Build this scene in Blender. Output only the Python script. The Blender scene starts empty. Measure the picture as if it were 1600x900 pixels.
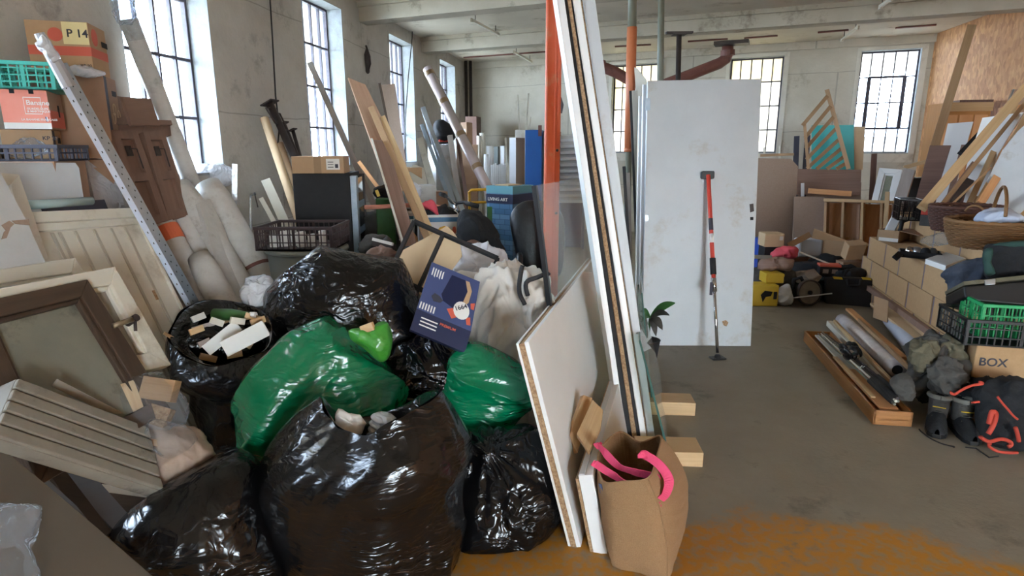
import bpy, bmesh, math, random
from mathutils import Vector, Matrix, noise
V = Vector
random.seed(7)
S = bpy.context.scene
# ------------------------------------------------------------ camera
EYE = 1.55; FPX = 950.0; PITCH = math.atan(215/950)
cam = bpy.data.objects.new('camera', bpy.data.cameras.new('camera'))
S.collection.objects.link(cam); S.camera = cam
cam.data.sensor_width = 36; cam.data.lens = 36*FPX/1600
cam.location = (0, 0, EYE); cam.rotation_euler = (math.pi/2-PITCH, 0, 0)
# ------------------------------------------------------------ light
W_ = bpy.data.worlds.new('world'); S.world = W_; W_.use_nodes = True
bg = W_.node_tree.nodes['Background']
bg.inputs[0].default_value = (0.78, 0.90, 1.0, 1); bg.inputs[1].default_value = 30
S.view_settings.view_transform = 'Standard'; S.view_settings.look = 'None'
S.view_settings.gamma = 1; S.view_settings.use_curve_mapping = False
S.view_settings.exposure = 0.88
S.render.film_transparent = False
CY = S.cycles
CY.max_bounces = 10; CY.diffuse_bounces = 6; CY.transparent_max_bounces = 16; CY.sample_clamp_indirect = 8

# ------------------------------------------------------------ geometry of the view (fixed numbers, real distances)
CP, SP = math.cos(PITCH), math.sin(PITCH)
def ray(px, py):
    u = (px-800)/FPX; v = (450-py)/FPX
    return V((u, CP+v*SP, -SP+v*CP))
EY = V((0, 0, EYE))
def P(px, py, Y):
    r = ray(px, py); return EY + r*(Y/r.y)
def G(px, py, z=0.0):
    r = ray(px, py); return EY + r*((z-EYE)/r.z)
def dep(p): return (p-EY).dot(V((0, CP, -SP)))
def plane3(a, b, c):
    n = (b-a).cross(c-a).normalized()
    if n.dot(EY-a) < 0: n = -n
    return a, n
def onpl(px, py, pl):
    r = ray(px, py); return EY + r*((pl[0]-EY).dot(pl[1])/r.dot(pl[1]))

# ------------------------------------------------------------ materials
def lin(c): return c/12.92 if c <= .04045 else ((c+.055)/1.055)**2.4
def hx(h):
    h = h.lstrip('#'); return tuple(lin(int(h[i:i+2], 16)/255) for i in (0, 2, 4))
MATS = {}
def nd(nt, t, **k):
    n = nt.nodes.new(t)
    for a, b in k.items(): setattr(n, a, b)
    return n
def mat(name, col, rough=.6, metal=0.0, col2=None, scale=6.0, amt=.5, bump=0.0, bscale=40.0, grain=False, coat=0.0, trans=0.0, spec=.5, uvs=(1.5, 40), sheen=0, stain=None, sscale=2.0):
    if name in MATS: return MATS[name]
    m = bpy.data.materials.new(name); m.use_nodes = True; MATS[name] = m
    nt = m.node_tree; L = nt.links; b = nt.nodes['Principled BSDF']
    c = hx(col); b.inputs['Roughness'].default_value = rough; b.inputs['Metallic'].default_value = metal
    b.inputs['Coat Weight'].default_value = coat; b.inputs['Specular IOR Level'].default_value = spec
    b.inputs['Transmission Weight'].default_value = trans; b.inputs['Sheen Weight'].default_value = sheen
    b.inputs['Base Color'].default_value = (*c, 1)
    tc = nd(nt, 'ShaderNodeTexCoord'); oi = nd(nt, 'ShaderNodeObjectInfo')
    mp = nd(nt, 'ShaderNodeMapping')
    if grain:
        L.new(tc.outputs['UV'], mp.inputs[0]); mp.inputs['Scale'].default_value = (uvs[0], uvs[1], 1)
        cb = nd(nt, 'ShaderNodeCombineXYZ'); ml = nd(nt, 'ShaderNodeMath', operation='MULTIPLY'); ml.inputs[1].default_value = 37
        L.new(oi.outputs['Random'], ml.inputs[0]); L.new(ml.outputs[0], cb.inputs[0]); L.new(ml.outputs[0], cb.inputs[1]); L.new(cb.outputs[0], mp.inputs[1])
    else:
        L.new(tc.outputs['Object'], mp.inputs[0])
    last = None
    if col2:
        n = nd(nt, 'ShaderNodeTexNoise'); n.inputs['Scale'].default_value = 1.0 if grain else scale
        n.inputs['Detail'].default_value = 6; n.inputs['Roughness'].default_value = .65
        if grain: n.inputs['Distortion'].default_value = .6
        L.new(mp.outputs[0], n.inputs['Vector'])
        r = nd(nt, 'ShaderNodeValToRGB'); w = .5-.42*(1-amt)*.9
        r.color_ramp.elements[0].position = .5-(.28 if amt < .8 else .12); r.color_ramp.elements[1].position = .5+(.28 if amt < .8 else .12)
        r.color_ramp.elements[0].color = (*c, 1); r.color_ramp.elements[1].color = (*hx(col2), 1)
        L.new(n.outputs[0], r.inputs[0]); last = r.outputs[0]
        if stain:
            n2 = nd(nt, 'ShaderNodeTexNoise'); n2.inputs['Scale'].default_value = sscale; n2.inputs['Detail'].default_value = 8; n2.inputs['Roughness'].default_value = .7
            L.new(tc.outputs['Object'], n2.inputs['Vector'])
            r2 = nd(nt, 'ShaderNodeValToRGB'); r2.color_ramp.elements[0].position = .56; r2.color_ramp.elements[1].position = .72
            L.new(n2.outputs[0], r2.inputs[0])
            mx = nd(nt, 'ShaderNodeMix', data_type='RGBA'); L.new(r2.outputs[0], mx.inputs[0]); L.new(last, mx.inputs[6]); mx.inputs[7].default_value = (*hx(stain), 1)
            last = mx.outputs[2]
        L.new(last, b.inputs['Base Color'])
    if bump:
        n = nd(nt, 'ShaderNodeTexNoise'); n.inputs['Scale'].default_value = 3 if grain else bscale; n.inputs['Detail'].default_value = 5
        L.new(mp.outputs[0], n.inputs['Vector'])
        bp = nd(nt, 'ShaderNodeBump'); bp.inputs['Strength'].default_value = bump; bp.inputs['Distance'].default_value = .01
        L.new(n.outputs[0], bp.inputs['Height']); L.new(bp.outputs[0], b.inputs['Normal'])
    return m
def film(name, col, rough=.22, bscale=9.0, strength=.9, dist=.02, coat=.3, sub=0.0, stretch=(1, 1, 1), spec=.5, tdir=(0, .5, 0), twt=1.1):
    """crumpled plastic film: sharp creases from warped voronoi edges and ridged noise"""
    m = mat(name, col, rough, coat=coat, spec=spec); nt = m.node_tree; L = nt.links; b = nt.nodes['Principled BSDF']
    tc = nd(nt, 'ShaderNodeTexCoord'); n = nd(nt, 'ShaderNodeTexNoise'); n.inputs['Scale'].default_value = 3.2; n.inputs['Detail'].default_value = 3
    mp = nd(nt, 'ShaderNodeMapping'); mp.inputs['Scale'].default_value = stretch; L.new(tc.outputs['Object'], mp.inputs[0])
    L.new(tc.outputs['Object'], n.inputs['Vector'])
    ad = nd(nt, 'ShaderNodeMixRGB', blend_type='ADD'); ad.inputs[0].default_value = .45
    L.new(mp.outputs[0], ad.inputs[1]); L.new(n.outputs['Color'], ad.inputs[2])
    hs = []
    for sc, wt in ((bscale, 1.0), (bscale*2.7, .42)):
        v = nd(nt, 'ShaderNodeTexVoronoi', feature='DISTANCE_TO_EDGE'); v.inputs['Scale'].default_value = sc
        L.new(ad.outputs[0], v.inputs['Vector'])
        q = nd(nt, 'ShaderNodeMath', operation='MULTIPLY'); q.inputs[1].default_value = -wt; L.new(v.outputs['Distance'], q.inputs[0]); hs.append(q)
    n3 = nd(nt, 'ShaderNodeTexNoise'); n3.inputs['Scale'].default_value = bscale*.8; n3.inputs['Detail'].default_value = 4; L.new(ad.outputs[0], n3.inputs['Vector'])
    s1 = nd(nt, 'ShaderNodeMath', operation='ADD'); L.new(hs[0].outputs[0], s1.inputs[0]); L.new(hs[1].outputs[0], s1.inputs[1])
    s2 = nd(nt, 'ShaderNodeMath', operation='ADD'); L.new(s1.outputs[0], s2.inputs[0]); L.new(n3.outputs[0], s2.inputs[1])
    mk = nd(nt, 'ShaderNodeTexNoise'); mk.inputs['Scale'].default_value = 2.6; mk.inputs['Detail'].default_value = 1; L.new(tc.outputs['Object'], mk.inputs['Vector'])
    mr = nd(nt, 'ShaderNodeMapRange'); mr.inputs[1].default_value = .38; mr.inputs[2].default_value = .66; mr.inputs[3].default_value = .30; mr.inputs[4].default_value = 1.0; L.new(mk.outputs[0], mr.inputs[0])
    for rot, wt in ((tdir, twt), ((tdir[0]+.5, tdir[1]-.7, tdir[2]+.4), twt*.6)):
        m4 = nd(nt, 'ShaderNodeMapping'); m4.inputs['Rotation'].default_value = rot; m4.inputs['Scale'].default_value = (1.3, 6, 12); L.new(ad.outputs[0], m4.inputs[0])
        n4 = nd(nt, 'ShaderNodeTexNoise'); n4.inputs['Scale'].default_value = 1.25; n4.inputs['Detail'].default_value = 2; L.new(m4.outputs[0], n4.inputs['Vector'])
        c4 = nd(nt, 'ShaderNodeMath', operation='SUBTRACT'); c4.inputs[1].default_value = .5; L.new(n4.outputs[0], c4.inputs[0]); a4 = nd(nt, 'ShaderNodeMath', operation='ABSOLUTE'); L.new(c4.outputs[0], a4.inputs[0])
        q4 = nd(nt, 'ShaderNodeMath', operation='MULTIPLY_ADD'); q4.inputs[1].default_value = -wt; L.new(a4.outputs[0], q4.inputs[0]); L.new(s2.outputs[0], q4.inputs[2]); s2 = q4
    s3 = nd(nt, 'ShaderNodeMath', operation='MULTIPLY'); L.new(s2.outputs[0], s3.inputs[0]); L.new(mr.outputs[0], s3.inputs[1])
    bp = nd(nt, 'ShaderNodeBump'); bp.inputs['Strength'].default_value = strength; bp.inputs['Distance'].default_value = dist
    L.new(s3.outputs[0], bp.inputs['Height']); L.new(bp.outputs[0], b.inputs['Normal'])
    return m
def clearfilm(name, tint='#f2f6fa', opac=.35, rough=.1, bump=.6):
    m = bpy.data.materials.new(name); m.use_nodes = True; MATS[name] = m; nt = m.node_tree; L = nt.links
    nt.nodes.clear(); o = nd(nt, 'ShaderNodeOutputMaterial'); t = nd(nt, 'ShaderNodeBsdfTransparent'); p = nd(nt, 'ShaderNodeBsdfPrincipled')
    t.inputs[0].default_value = (*hx(tint), 1)
    p.inputs['Base Color'].default_value = (*hx(tint), 1); p.inputs['Roughness'].default_value = rough; p.inputs['Coat Weight'].default_value = .5
    mx = nd(nt, 'ShaderNodeMixShader'); f = nd(nt, 'ShaderNodeFresnel'); f.inputs[0].default_value = 1.5
    a = nd(nt, 'ShaderNodeMath', operation='ADD'); a.inputs[1].default_value = opac; a.use_clamp = True
    gm = nd(nt, 'ShaderNodeNewGeometry'); iv = nd(nt, 'ShaderNodeMath', operation='SUBTRACT'); iv.inputs[0].default_value = 1; L.new(gm.outputs['Backfacing'], iv.inputs[1])
    fm = nd(nt, 'ShaderNodeMath', operation='MULTIPLY'); L.new(f.outputs[0], fm.inputs[0]); L.new(iv.outputs[0], fm.inputs[1])
    L.new(fm.outputs[0], a.inputs[0]); L.new(a.outputs[0], mx.inputs[0]); L.new(t.outputs[0], mx.inputs[1]); L.new(p.outputs[0], mx.inputs[2]); L.new(mx.outputs[0], o.inputs[0])
    if bump:
        tc = nd(nt, 'ShaderNodeTexCoord'); v = nd(nt, 'ShaderNodeTexVoronoi', feature='DISTANCE_TO_EDGE'); v.inputs['Scale'].default_value = 13
        n = nd(nt, 'ShaderNodeTexNoise'); n.inputs['Scale'].default_value = 5
        ad = nd(nt, 'ShaderNodeMixRGB', blend_type='ADD'); ad.inputs[0].default_value = .5
        L.new(tc.outputs['Object'], n.inputs['Vector']); L.new(tc.outputs['Object'], ad.inputs[1]); L.new(n.outputs['Color'], ad.inputs[2]); L.new(ad.outputs[0], v.inputs['Vector'])
        bp = nd(nt, 'ShaderNodeBump'); bp.inputs['Strength'].default_value = bump; bp.inputs['Distance'].default_value = .03
        L.new(v.outputs['Distance'], bp.inputs['Height']); L.new(bp.outputs[0], p.inputs['Normal']); L.new(bp.outputs[0], f.inputs['Normal'])
    return m

def wood(n, a, b, rough=.6, **k): return mat(n, a, rough, col2=b, grain=True, bump=.15, **k)
M = dict(
 pine=wood('pine', '#b9966a', '#d2b489'), pine2=wood('pine_orange', '#c58a58', '#deaa76'), tan=wood('tan_timber', '#977654', '#b3926d'),
 dark=wood('dark_board', '#54392e', '#76574a'), brownb=wood('brown_board', '#7b5f50', '#97796a'), dimg=wood('dim_grey_board', '#5c5b5d', '#6c6a6a'), greyw=wood('grey_timber', '#8b8078', '#a99c92'),
 darkfr=wood('dark_frame', '#35281f', '#544334', .5), teak=wood('teak_varnish', '#8c5a2c', '#b07a44', .35), red=wood('pinkish_ply', '#c19a80', '#d8b89e'),
 shutter=wood('shutter_wood', '#6d5445', '#87695a', .65), orangew=wood('orange_cupboard', '#a06a34', '#c48c4e'),
 hard=mat('hardboard', '#9a8473', .7, col2='#a89383', scale=60, bump=.1), chip=mat('chipboard', '#8a6a4c', .8, col2='#b59672', scale=90, amt=.9, bump=.3, bscale=120),
 cream=mat('cream_paint', '#cfcabb', .45, col2='#dcd8ca', scale=5, stain='#b3aa98', sscale=3.5), creamd=mat('dusty_cream', '#7b766b', .75, col2='#928c80', scale=9, stain='#5c554b', sscale=7), creamg=mat('groove_cream', '#b4ae9e', .6),
 white=mat('white_laminate', '#dfdfdc', .35, col2='#e9e9e6', scale=3), whited=mat('white_door_paint', '#b2b6b8', .45, col2='#c0c4c5', scale=2.5, stain='#a89e8f', sscale=2.2, bump=.03),
 whiteg=mat('white_grey_paint', '#bcbfc0', .4, col2='#cfd2d3', scale=4, stain='#a59c90', sscale=4), whitep=mat('white_plastic', '#eef0f2', .3),
 greyp=mat('taupe_panel', '#575148', .6, col2='#61594e', scale=4), foam=mat('grey_foam_wrap', '#b9b5ae', .55, col2='#cbc8c2', scale=14, bump=.3, bscale=30, stain='#a29c92', sscale=9),
 card=mat('cardboard', '#b08f6c', .8, col2='#bd9d79', scale=7, bump=.05), cardd=mat('dull_cardboard', '#9c7a62', .8, col2='#aa8a70', scale=7), cardt=mat('tan_carton', '#ad8a62', .85, col2='#b8966e', scale=40, bump=.08),
 cardp=mat('pale_cardboard', '#c9ac88', .8, col2='#d3b893', scale=6), tape=mat('parcel_tape', '#9a7d5c', .3), seam=mat('carton_seam', '#776a74', .6),
 steel=mat('galvanised_steel', '#9fb0c0', .35, .8, col2='#b8c6d2', scale=20), alu=mat('aluminium', '#b9bfc4', .3, .85), chrome=mat('chrome', '#d8dade', .12, 1.0), hole=mat('dark_hole', '#15171a', .8),
 black=mat('black_plastic', '#141416', .4), blackm=mat('black_matt', '#1b1a1b', .75, col2='#262425', scale=20), blackl=mat('black_leather', '#17181b', .38, bump=.2, bscale=60),
 blackf=mat('black_fabric', '#17181a', .9, col2='#222326', scale=30, bump=.3, bscale=90), greyf=mat('grey_fabric', '#413f3c', .95, col2='#57544f', scale=7, bump=.9, bscale=26),
 olive=mat('olive_fabric', '#55503f', .95, col2='#6b6552', scale=14, bump=.8, bscale=26), denim=mat('blue_grey_cloth', '#3b414d', .95, col2='#4c5463', scale=14, bump=.8, bscale=26), rollf=mat('film_roll', '#bdb6b8', .22, col2='#d6d1d4', scale=18, bump=.5, bscale=30),
 bluec=mat('blue_locker', '#1c5fae', .4, col2='#2268b8', scale=5), blueb=mat('blue_print', '#3d6f96', .5, col2='#5a8db4', scale=8), navy=mat('navy_print', '#3c4770', .45, col2='#46527c', scale=4), navyd=mat('deep_navy', '#171f42', .5),
 teal=mat('teal_laminate', '#35a8a4', .4), green=mat('green_crate', '#0f9a58', .4), turq=mat('turquoise_crate', '#3fae9e', .4), crateb=mat('brown_crate', '#3f3233', .5, col2='#4d3e3e', scale=12),
 orange=mat('orange_paint', '#d5562b', .4, col2='#e06a3c', scale=7, stain='#c98a62', sscale=8, bump=.1), oliveg=mat('olive_paint', '#66685a', .5, col2='#757666', scale=8), rust=mat('rust_paint', '#6b4038', .55, col2='#7f5146', scale=8, stain='#4b332d', sscale=8), orange2=mat('dull_orange_paint', '#c0683f', .5, col2='#c98058', scale=9, bump=.1), iron=mat('dark_iron', '#35302e', .6, .3, col2='#4b3f3b', scale=14),
 redp=mat('red_paint', '#d24a3c', .35), redf=mat('red_strap', '#b5402f', .8), pink=mat('pink_webbing', '#d8486c', .85, bump=.3, bscale=200), coral=mat('coral_cloth', '#e05866', .8),
 yellow=mat('yellow_paint', '#e2ae2a', .45), tapeo=mat('orange_tape', '#e07048', .4), jute=mat('jute', '#a27c55', .95, col2='#b9936a', scale=260, amt=.5, bump=.9, bscale=420), jutei=mat('jute_lining', '#8a6a48', .95, col2='#9c7a54', scale=70, bump=.5, bscale=260),
 duvet=mat('duvet_cloth', '#b8ad9f', .85, col2='#cbc2b6', scale=4, bump=1.0, bscale=9, sheen=.2), pillow=mat('white_cotton', '#dcdce2', .85, bump=.9, bscale=9, sheen=.2), paper=mat('paper', '#e4e2dc', .8), ylabel=mat('yellow_label', '#e8d8a0', .7),
 redprint=mat('red_print', '#d0604a', .6), ink=mat('ink', '#3b3a44', .7), greenl=mat('lime_bag', '#4f9a35', .45, col2='#63ad40', scale=6), leaf=mat('leaf_green', '#3c6b34', .5, col2='#2c5229', scale=10), bin=mat('grey_green_bin', '#8b9592', .5),
 wick=wood('wicker', '#6b4828', '#8c663c'), wickd=wood('dark_wicker', '#4a2c22', '#653f30'), blueset=mat('blue_bin', '#2b50b0', .4), yel=mat('yellow_box', '#c9a72c', .5), bottle=mat('milky_plastic', '#dfe6ee', .3), batt=mat('battery_black', '#1c1c20', .4),
)
M['bk'] = film('black_bag_film', '#0a0a0c', .2, 7, 1.0, .022, coat=.0, spec=.42)
M['bk2'] = film('black_bag_film_taut', '#0c0c0e', .19, 5.5, .9, .018, spec=.42, stretch=(1, 1, 2.4), tdir=(.3, .6, .2))
M['gr'] = film('green_bag_film', '#006c45', .24, 4.2, .8, .020, stretch=(1, 1, 1.8), tdir=(.2, -.7, .3), twt=2.0)
M['lime'] = film('lime_bag_film', '#3f8f2e', .45, 8, .8, .015)
M['clear'] = clearfilm('clear_plastic', opac=.07)
M['bubble'] = clearfilm('milky_plastic_sheet', '#e6e8ec', .72, .25, .8)
M['glass'] = clearfilm('glass_pane', '#f6faf9', .01, .03, 0)
M['glassr'] = clearfilm('green_glass', '#dfeae6', .03, .03, 0)
M['glasse'] = mat('glass_edge', '#4a6a63', .1)
# ------------------------------------------------------------ mesh builder
class MB:
    def __init__(s): s.v = []; s.f = []
    def add(s, vs, fs):
        o = len(s.v); s.v += [V(q) for q in vs]; s.f += [tuple(o+i for i in f) for f in fs]; return s
    def box(s, o, a, b, c):
        o, a, b, c = V(o), V(a), V(b), V(c)
        if a.cross(b).dot(c) < 0: o = o+c; c = -c
        return s.add([o, o+a, o+a+b, o+b, o+c, o+a+c, o+a+b+c, o+b+c],
                     [(3, 2, 1, 0), (4, 5, 6, 7), (0, 1, 5, 4), (1, 2, 6, 5), (2, 3, 7, 6), (3, 0, 4, 7)])
    def cbox(s, c, sx, sy, sz, rz=0, z0=None):
        c = V(c); a = V((math.cos(rz), math.sin(rz), 0)); b = V((-a.y, a.x, 0))
        return s.box(c-a*sx/2-b*sy/2, a*sx, b*sy, V((0, 0, sz)))
    def slab(s, pts, n, t):
        """polygon given by its camera-side outline, thickened by t away along -n"""
        pts = [V(q) for q in pts]; k = len(pts); nn = V((0, 0, 0))
        for i in range(k): nn += (pts[i]-pts[0]).cross(pts[(i+1) % k]-pts[0])
        if nn.dot(n) < 0: pts = pts[::-1]
        bk = [q-n*t for q in pts]
        return s.add(pts+bk, [tuple(range(k)), tuple(range(2*k-1, k-1, -1))]+[(i, k+i, k+(i+1) % k, (i+1) % k) for i in range(k)])
    def beam(s, a, b, w, t, roll=0.0, up=None):
        a, b = V(a), V(b); d = (b-a).normalized()
        if up is None:
            mid = (a+b)/2-EY; x = d.cross(mid).normalized()
        else: x = d.cross(V(up)).normalized()
        y = d.cross(x).normalized()
        if roll: x, y = x*math.cos(roll)+y*math.sin(roll), y*math.cos(roll)-x*math.sin(roll)
        return s.box(a-x*w/2-y*t/2, x*w, y*t, b-a)
    def tube(s, pts, r, n=10, cap=True, r2=None):
        pts = [V(q) for q in pts]; k = len(pts); rs = r if isinstance(r, (list, tuple)) else [r]*k
        d0 = (pts[1]-pts[0]).normalized(); x = d0.orthogonal().normalized(); vs = []
        for i, q in enumerate(pts):
            d = (pts[min(i+1, k-1)]-pts[max(i-1, 0)]).normalized()
            x = (x-d*x.dot(d)).normalized(); y = d.cross(x)
            for j in range(n):
                a = 2*math.pi*j/n; vs.append(q+(x*math.cos(a)+y*math.sin(a))*rs[i])
        fs = [(i*n+j, i*n+(j+1) % n, (i+1)*n+(j+1) % n, (i+1)*n+j) for i in range(k-1) for j in range(n)]
        if cap: fs += [tuple(range(n-1, -1, -1)), tuple((k-1)*n+j for j in range(n))]
        return s.add(vs, fs)
    def pipe(s, a, b, r, ri, n=20):
        """hollow tube with open ends"""
        a, b = V(a), V(b); d = (b-a).normalized(); x = d.orthogonal().normalized(); y = d.cross(x); vs = []
        for q, rr in ((a, r), (b, r), (b, ri), (a, ri)):
            for j in range(n):
                t = 2*math.pi*j/n; vs.append(q+(x*math.cos(t)+y*math.sin(t))*rr)
        return s.add(vs, [(k*n+j, k*n+(j+1) % n, ((k+1) % 4)*n+(j+1) % n, ((k+1) % 4)*n+j) for k in range(4) for j in range(n)])
    def lathe(s, c, prof, n=24, ax=None, sx=1.0, sy=1.0, rz=0):
        c = V(c); vs = []
        Z = V(ax).normalized() if ax else V((0, 0, 1)); X = V((1, 0, 0)) if not ax else Z.orthogonal().normalized(); Y = Z.cross(X)
        if rz: X, Y = X*math.cos(rz)+Y*math.sin(rz), Y*math.cos(rz)-X*math.sin(rz)
        for r, z in prof:
            for j in range(n):
                t = 2*math.pi*j/n; vs.append(c+X*r*math.cos(t)*sx+Y*r*math.sin(t)*sy+Z*z)
        k = len(prof)
        fs = [(i*n+j, i*n+(j+1) % n, (i+1)*n+(j+1) % n, (i+1)*n+j) for i in range(k-1) for j in range(n)]
        if prof[0][0] > 1e-5: fs.append(tuple(range(n-1, -1, -1)))
        if prof[-1][0] > 1e-5 and not getattr(s, 'open', False): fs.append(tuple((k-1)*n+j for j in range(n)))
        return s.add(vs, fs)
    def grid(s, fn, nu, nv, wrap=False):
        vs = [fn(i/(nu if wrap else nu-1), j/(nv-1)) for j in range(nv) for i in range(nu)]
        fs = [(j*nu+i, j*nu+(i+1) % nu, (j+1)*nu+(i+1) % nu, (j+1)*nu+i) for j in range(nv-1) for i in range(nu if wrap else nu-1)]
        return s.add(vs, fs)
def sm(x): return x*x*(3-2*x)
def ridge(q): return 1-2*abs(noise.noise(q))
def fold(p, sc, sd, stretch=None):
    q = V(p)*sc + V((sd*7.3, sd*3.1, sd*1.7))
    if stretch is not None: q -= stretch*(q.dot(stretch))*.72
    q = q + noise.noise_vector(q*.8)*.55
    a = ridge(q); b = ridge(q*2.1+V((5, 2, 1))); c = ridge(q*4.7)
    return .62*(a*abs(a))+.28*b+.12*c-.55
def catm(pts, n=6):
    o = []; k = len(pts)
    for i in range(k):
        p0, p1, p2, p3 = pts[i-1], pts[i], pts[(i+1) % k], pts[(i+2) % k]
        for j in range(n):
            t = j/n; o.append(((p1*2)+(p2-p0)*t+(p0*2-p1*5+p2*4-p3)*t*t+(p1*3-p0-p2*3+p3)*t*t*t)*.5)
    return o
def blob(mb, out, Y, D, Db=None, nu=150, nv=60, amp=.03, sc=3.0, seed=1.0, e=.8, c=None, knot=None, stretch=None, fl=True, tension=6, tilt=0.0):
    """a soft closed body: outline in a plane square to the line of sight at distance Y, depth D in front and Db behind"""
    if Db is None: Db = D
    cx, cy = c or (sum(q[0] for q in out)/len(out), sum(q[1] for q in out)/len(out))
    C = P(cx, cy, Y); n = (EY-C); n.z *= (1-tilt); n.normalize()
    ex = V((0, 0, 1)).cross(n).normalized(); ey = n.cross(ex); pl = (C, n)
    pts = [onpl(q[0], q[1], pl)-C for q in out]; pts = [V((q.dot(ex), q.dot(ey), 0)) for q in pts]
    pts = catm(pts, tension) if tension > 1 else pts; k = len(pts); R = []
    for i in range(nu):
        a = 2*math.pi*i/nu; d = V((math.cos(a), math.sin(a), 0)); best = 0
        for j in range(k):
            p, q = pts[j], pts[(j+1) % k]; ed = q-p; den = d.x*ed.y-d.y*ed.x
            if abs(den) < 1e-9: continue
            t = (p.x*ed.y-p.y*ed.x)/den; u = (p.x*d.y-p.y*d.x)/den
            if t > 0 and -1e-6 <= u <= 1+1e-6: best = max(best, t)
        R.append(best)
    K = onpl(knot[0], knot[1], pl)-C if knot else None
    if knot: K = V((K.dot(ex), K.dot(ey), 0))
    def fn(u, v):
        i = int(round(u*nu)) % nu; a = 2*math.pi*u; ph = math.pi*v
        s_ = math.sin(ph)**e if 0 < v < 1 else 0; co = math.cos(ph); cc = math.copysign(abs(co)**e, co)
        xy = V((math.cos(a), math.sin(a), 0))*(R[i]*s_); dz = cc*(D if cc > 0 else Db)
        p = C+ex*xy.x+ey*xy.y+n*dz
        nr = (ex*math.cos(a)*s_+ey*math.sin(a)*s_+n*cc).normalized()
        p += nr*amp*fold(p, sc, seed, stretch)
        if knot and cc > -.3:
            w = xy-K; r = w.length; an = math.atan2(w.y, w.x)
            p += nr*knot[2]*(abs(math.sin(an*knot[3]/2+2.2*noise.noise(V((an*1.5, seed, r*2)))))-.5)*math.exp(-r/.22)*min(1, r/.04)
            p -= n*knot[2]*1.2*math.exp(-(r/.05)**2)*-1
        if fl and p.z < .004: p.z = .004
        return p
    return mb.grid(fn, nu, nv, True)

# ------------------------------------------------------------ objects
COL = S.collection
def MM(m): return m if not isinstance(m, str) else (M.get(m) or MATS[m])
def O(name, mb, m, parent=None, label=None, cat=None, group=None, kind=None, smooth=False, bev=0, grain=None):
    me = bpy.data.meshes.new(name); me.from_pydata([tuple(q) for q in mb.v], [], mb.f); me.update()
    mm = MM(m); me.materials.append(mm)
    g = V(grain).normalized() if grain is not None else None
    if g is None:
        lo = [min(q[i] for q in mb.v) for i in range(3)]; hi = [max(q[i] for q in mb.v) for i in range(3)]
        j = max(range(3), key=lambda i: hi[i]-lo[i]); g = V([1 if i == j else 0 for i in range(3)])
    h = g.orthogonal().normalized(); kk = g.cross(h); uv = me.uv_layers.new(name='uv')
    for l in me.loops:
        c = me.vertices[l.vertex_index].co; uv.data[l.index].uv = (c.dot(g), c.dot(h)+.77*c.dot(kk))
    if smooth:
        for p in me.polygons: p.use_smooth = True
    o = bpy.data.objects.new(name, me); COL.objects.link(o)
    if parent: o.parent = parent
    if label: o['label'] = label
    if cat: o['category'] = cat
    if group: o['group'] = group
    if kind: o['kind'] = kind
    if bev:
        b = o.modifiers.new('bevel', 'BEVEL'); b.width = bev; b.segments = 2; b.limit_method = 'ANGLE'; b.angle_limit = .7
    return o
def T(name, label, cat, group=None, kind=None):
    o = bpy.data.objects.new(name, None); COL.objects.link(o)
    if label: o['label'] = label
    if cat: o['category'] = cat
    if group: o['group'] = group
    if kind: o['kind'] = kind
    return o
def finish():
    """put every origin at the thing's own base; all meshes are drafted in world coordinates"""
    dg = {}
    for o in list(COL.objects):
        if o.parent: continue
        if o.type in ('CAMERA', 'LIGHT'): continue
        fam = [o]+[c for c in o.children]+[g for c in o.children for g in c.children]
        ms = [c.data for c in fam if c.type == 'MESH']
        if not ms: continue
        co = [v.co for m in ms for v in m.vertices]
        lo = V([min(c[i] for c in co) for i in range(3)]); hi = V([max(c[i] for c in co) for i in range(3)])
        L = V(((lo.x+hi.x)/2, (lo.y+hi.y)/2, lo.z))
        for m in ms: m.transform(Matrix.Translation(-L))
        o.location = L
def tofloor(a, b, z=0.0):
    d = b-a; return a+d*((z-a.z)/d.z)
def bd(name, label, cat, a, b, w, t, m, floor=False, group=None, roll=0, parent=None, bev=.0015, up=None):
    """a plank from pixel+distance a to b, w in photo pixels, t in metres"""
    a, b = P(*a), P(*b); wm = w*dep((a+b)/2)/FPX
    if floor: b = tofloor(a, b, max(t, .01)*.6)
    return O(name, MB().beam(a, b, wm, t, roll, up), m, parent, label, cat, group, bev=bev, grain=b-a)
def tb(name, label, cat, a, b, w, m, floor=False, group=None, parent=None, hollow=0, n=20):
    a, b = P(*a), P(*b); r = .5*w*dep((a+b)/2)/FPX
    if floor: b = tofloor(a, b, r*.5)
    mb = MB()
    if hollow: mb.pipe(a, b, r, r*hollow, n)
    else: mb.tube([a, b], r, n)
    o = O(name, mb, m, parent, label, cat, group, grain=b-a)
    for p in o.data.polygons:
        if len(p.vertices) == 4: p.use_smooth = True
    return o
def pl3(a, b, c): return plane3(P(*a), P(*b), P(*c))
def sl(name, label, cat, pix, pl, t, m, group=None, parent=None, bev=.0015, off=0.0, grain=None):
    pts = [onpl(q[0], q[1], pl)+pl[1]*off for q in pix]
    return O(name, MB().slab(pts, pl[1], t), m, parent, label, cat, group, bev=bev, grain=grain if grain is not None else pts[1]-pts[0])
def leanpl(px, py, Y, al, d=(.176, 1)):
    """plane through a point, holding the horizontal direction d, leaning al degrees back to the left"""
    a = P(px, py, Y); h = V((d[0], d[1], 0)).normalized(); q = V((h.y, -h.x, 0)); al = math.radians(al)
    e = q*math.sin(al)-V((0, 0, 1))*math.cos(al); n = h.cross(e).normalized()
    if n.dot(EY-a) < 0: n = -n
    return (a, n)
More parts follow.
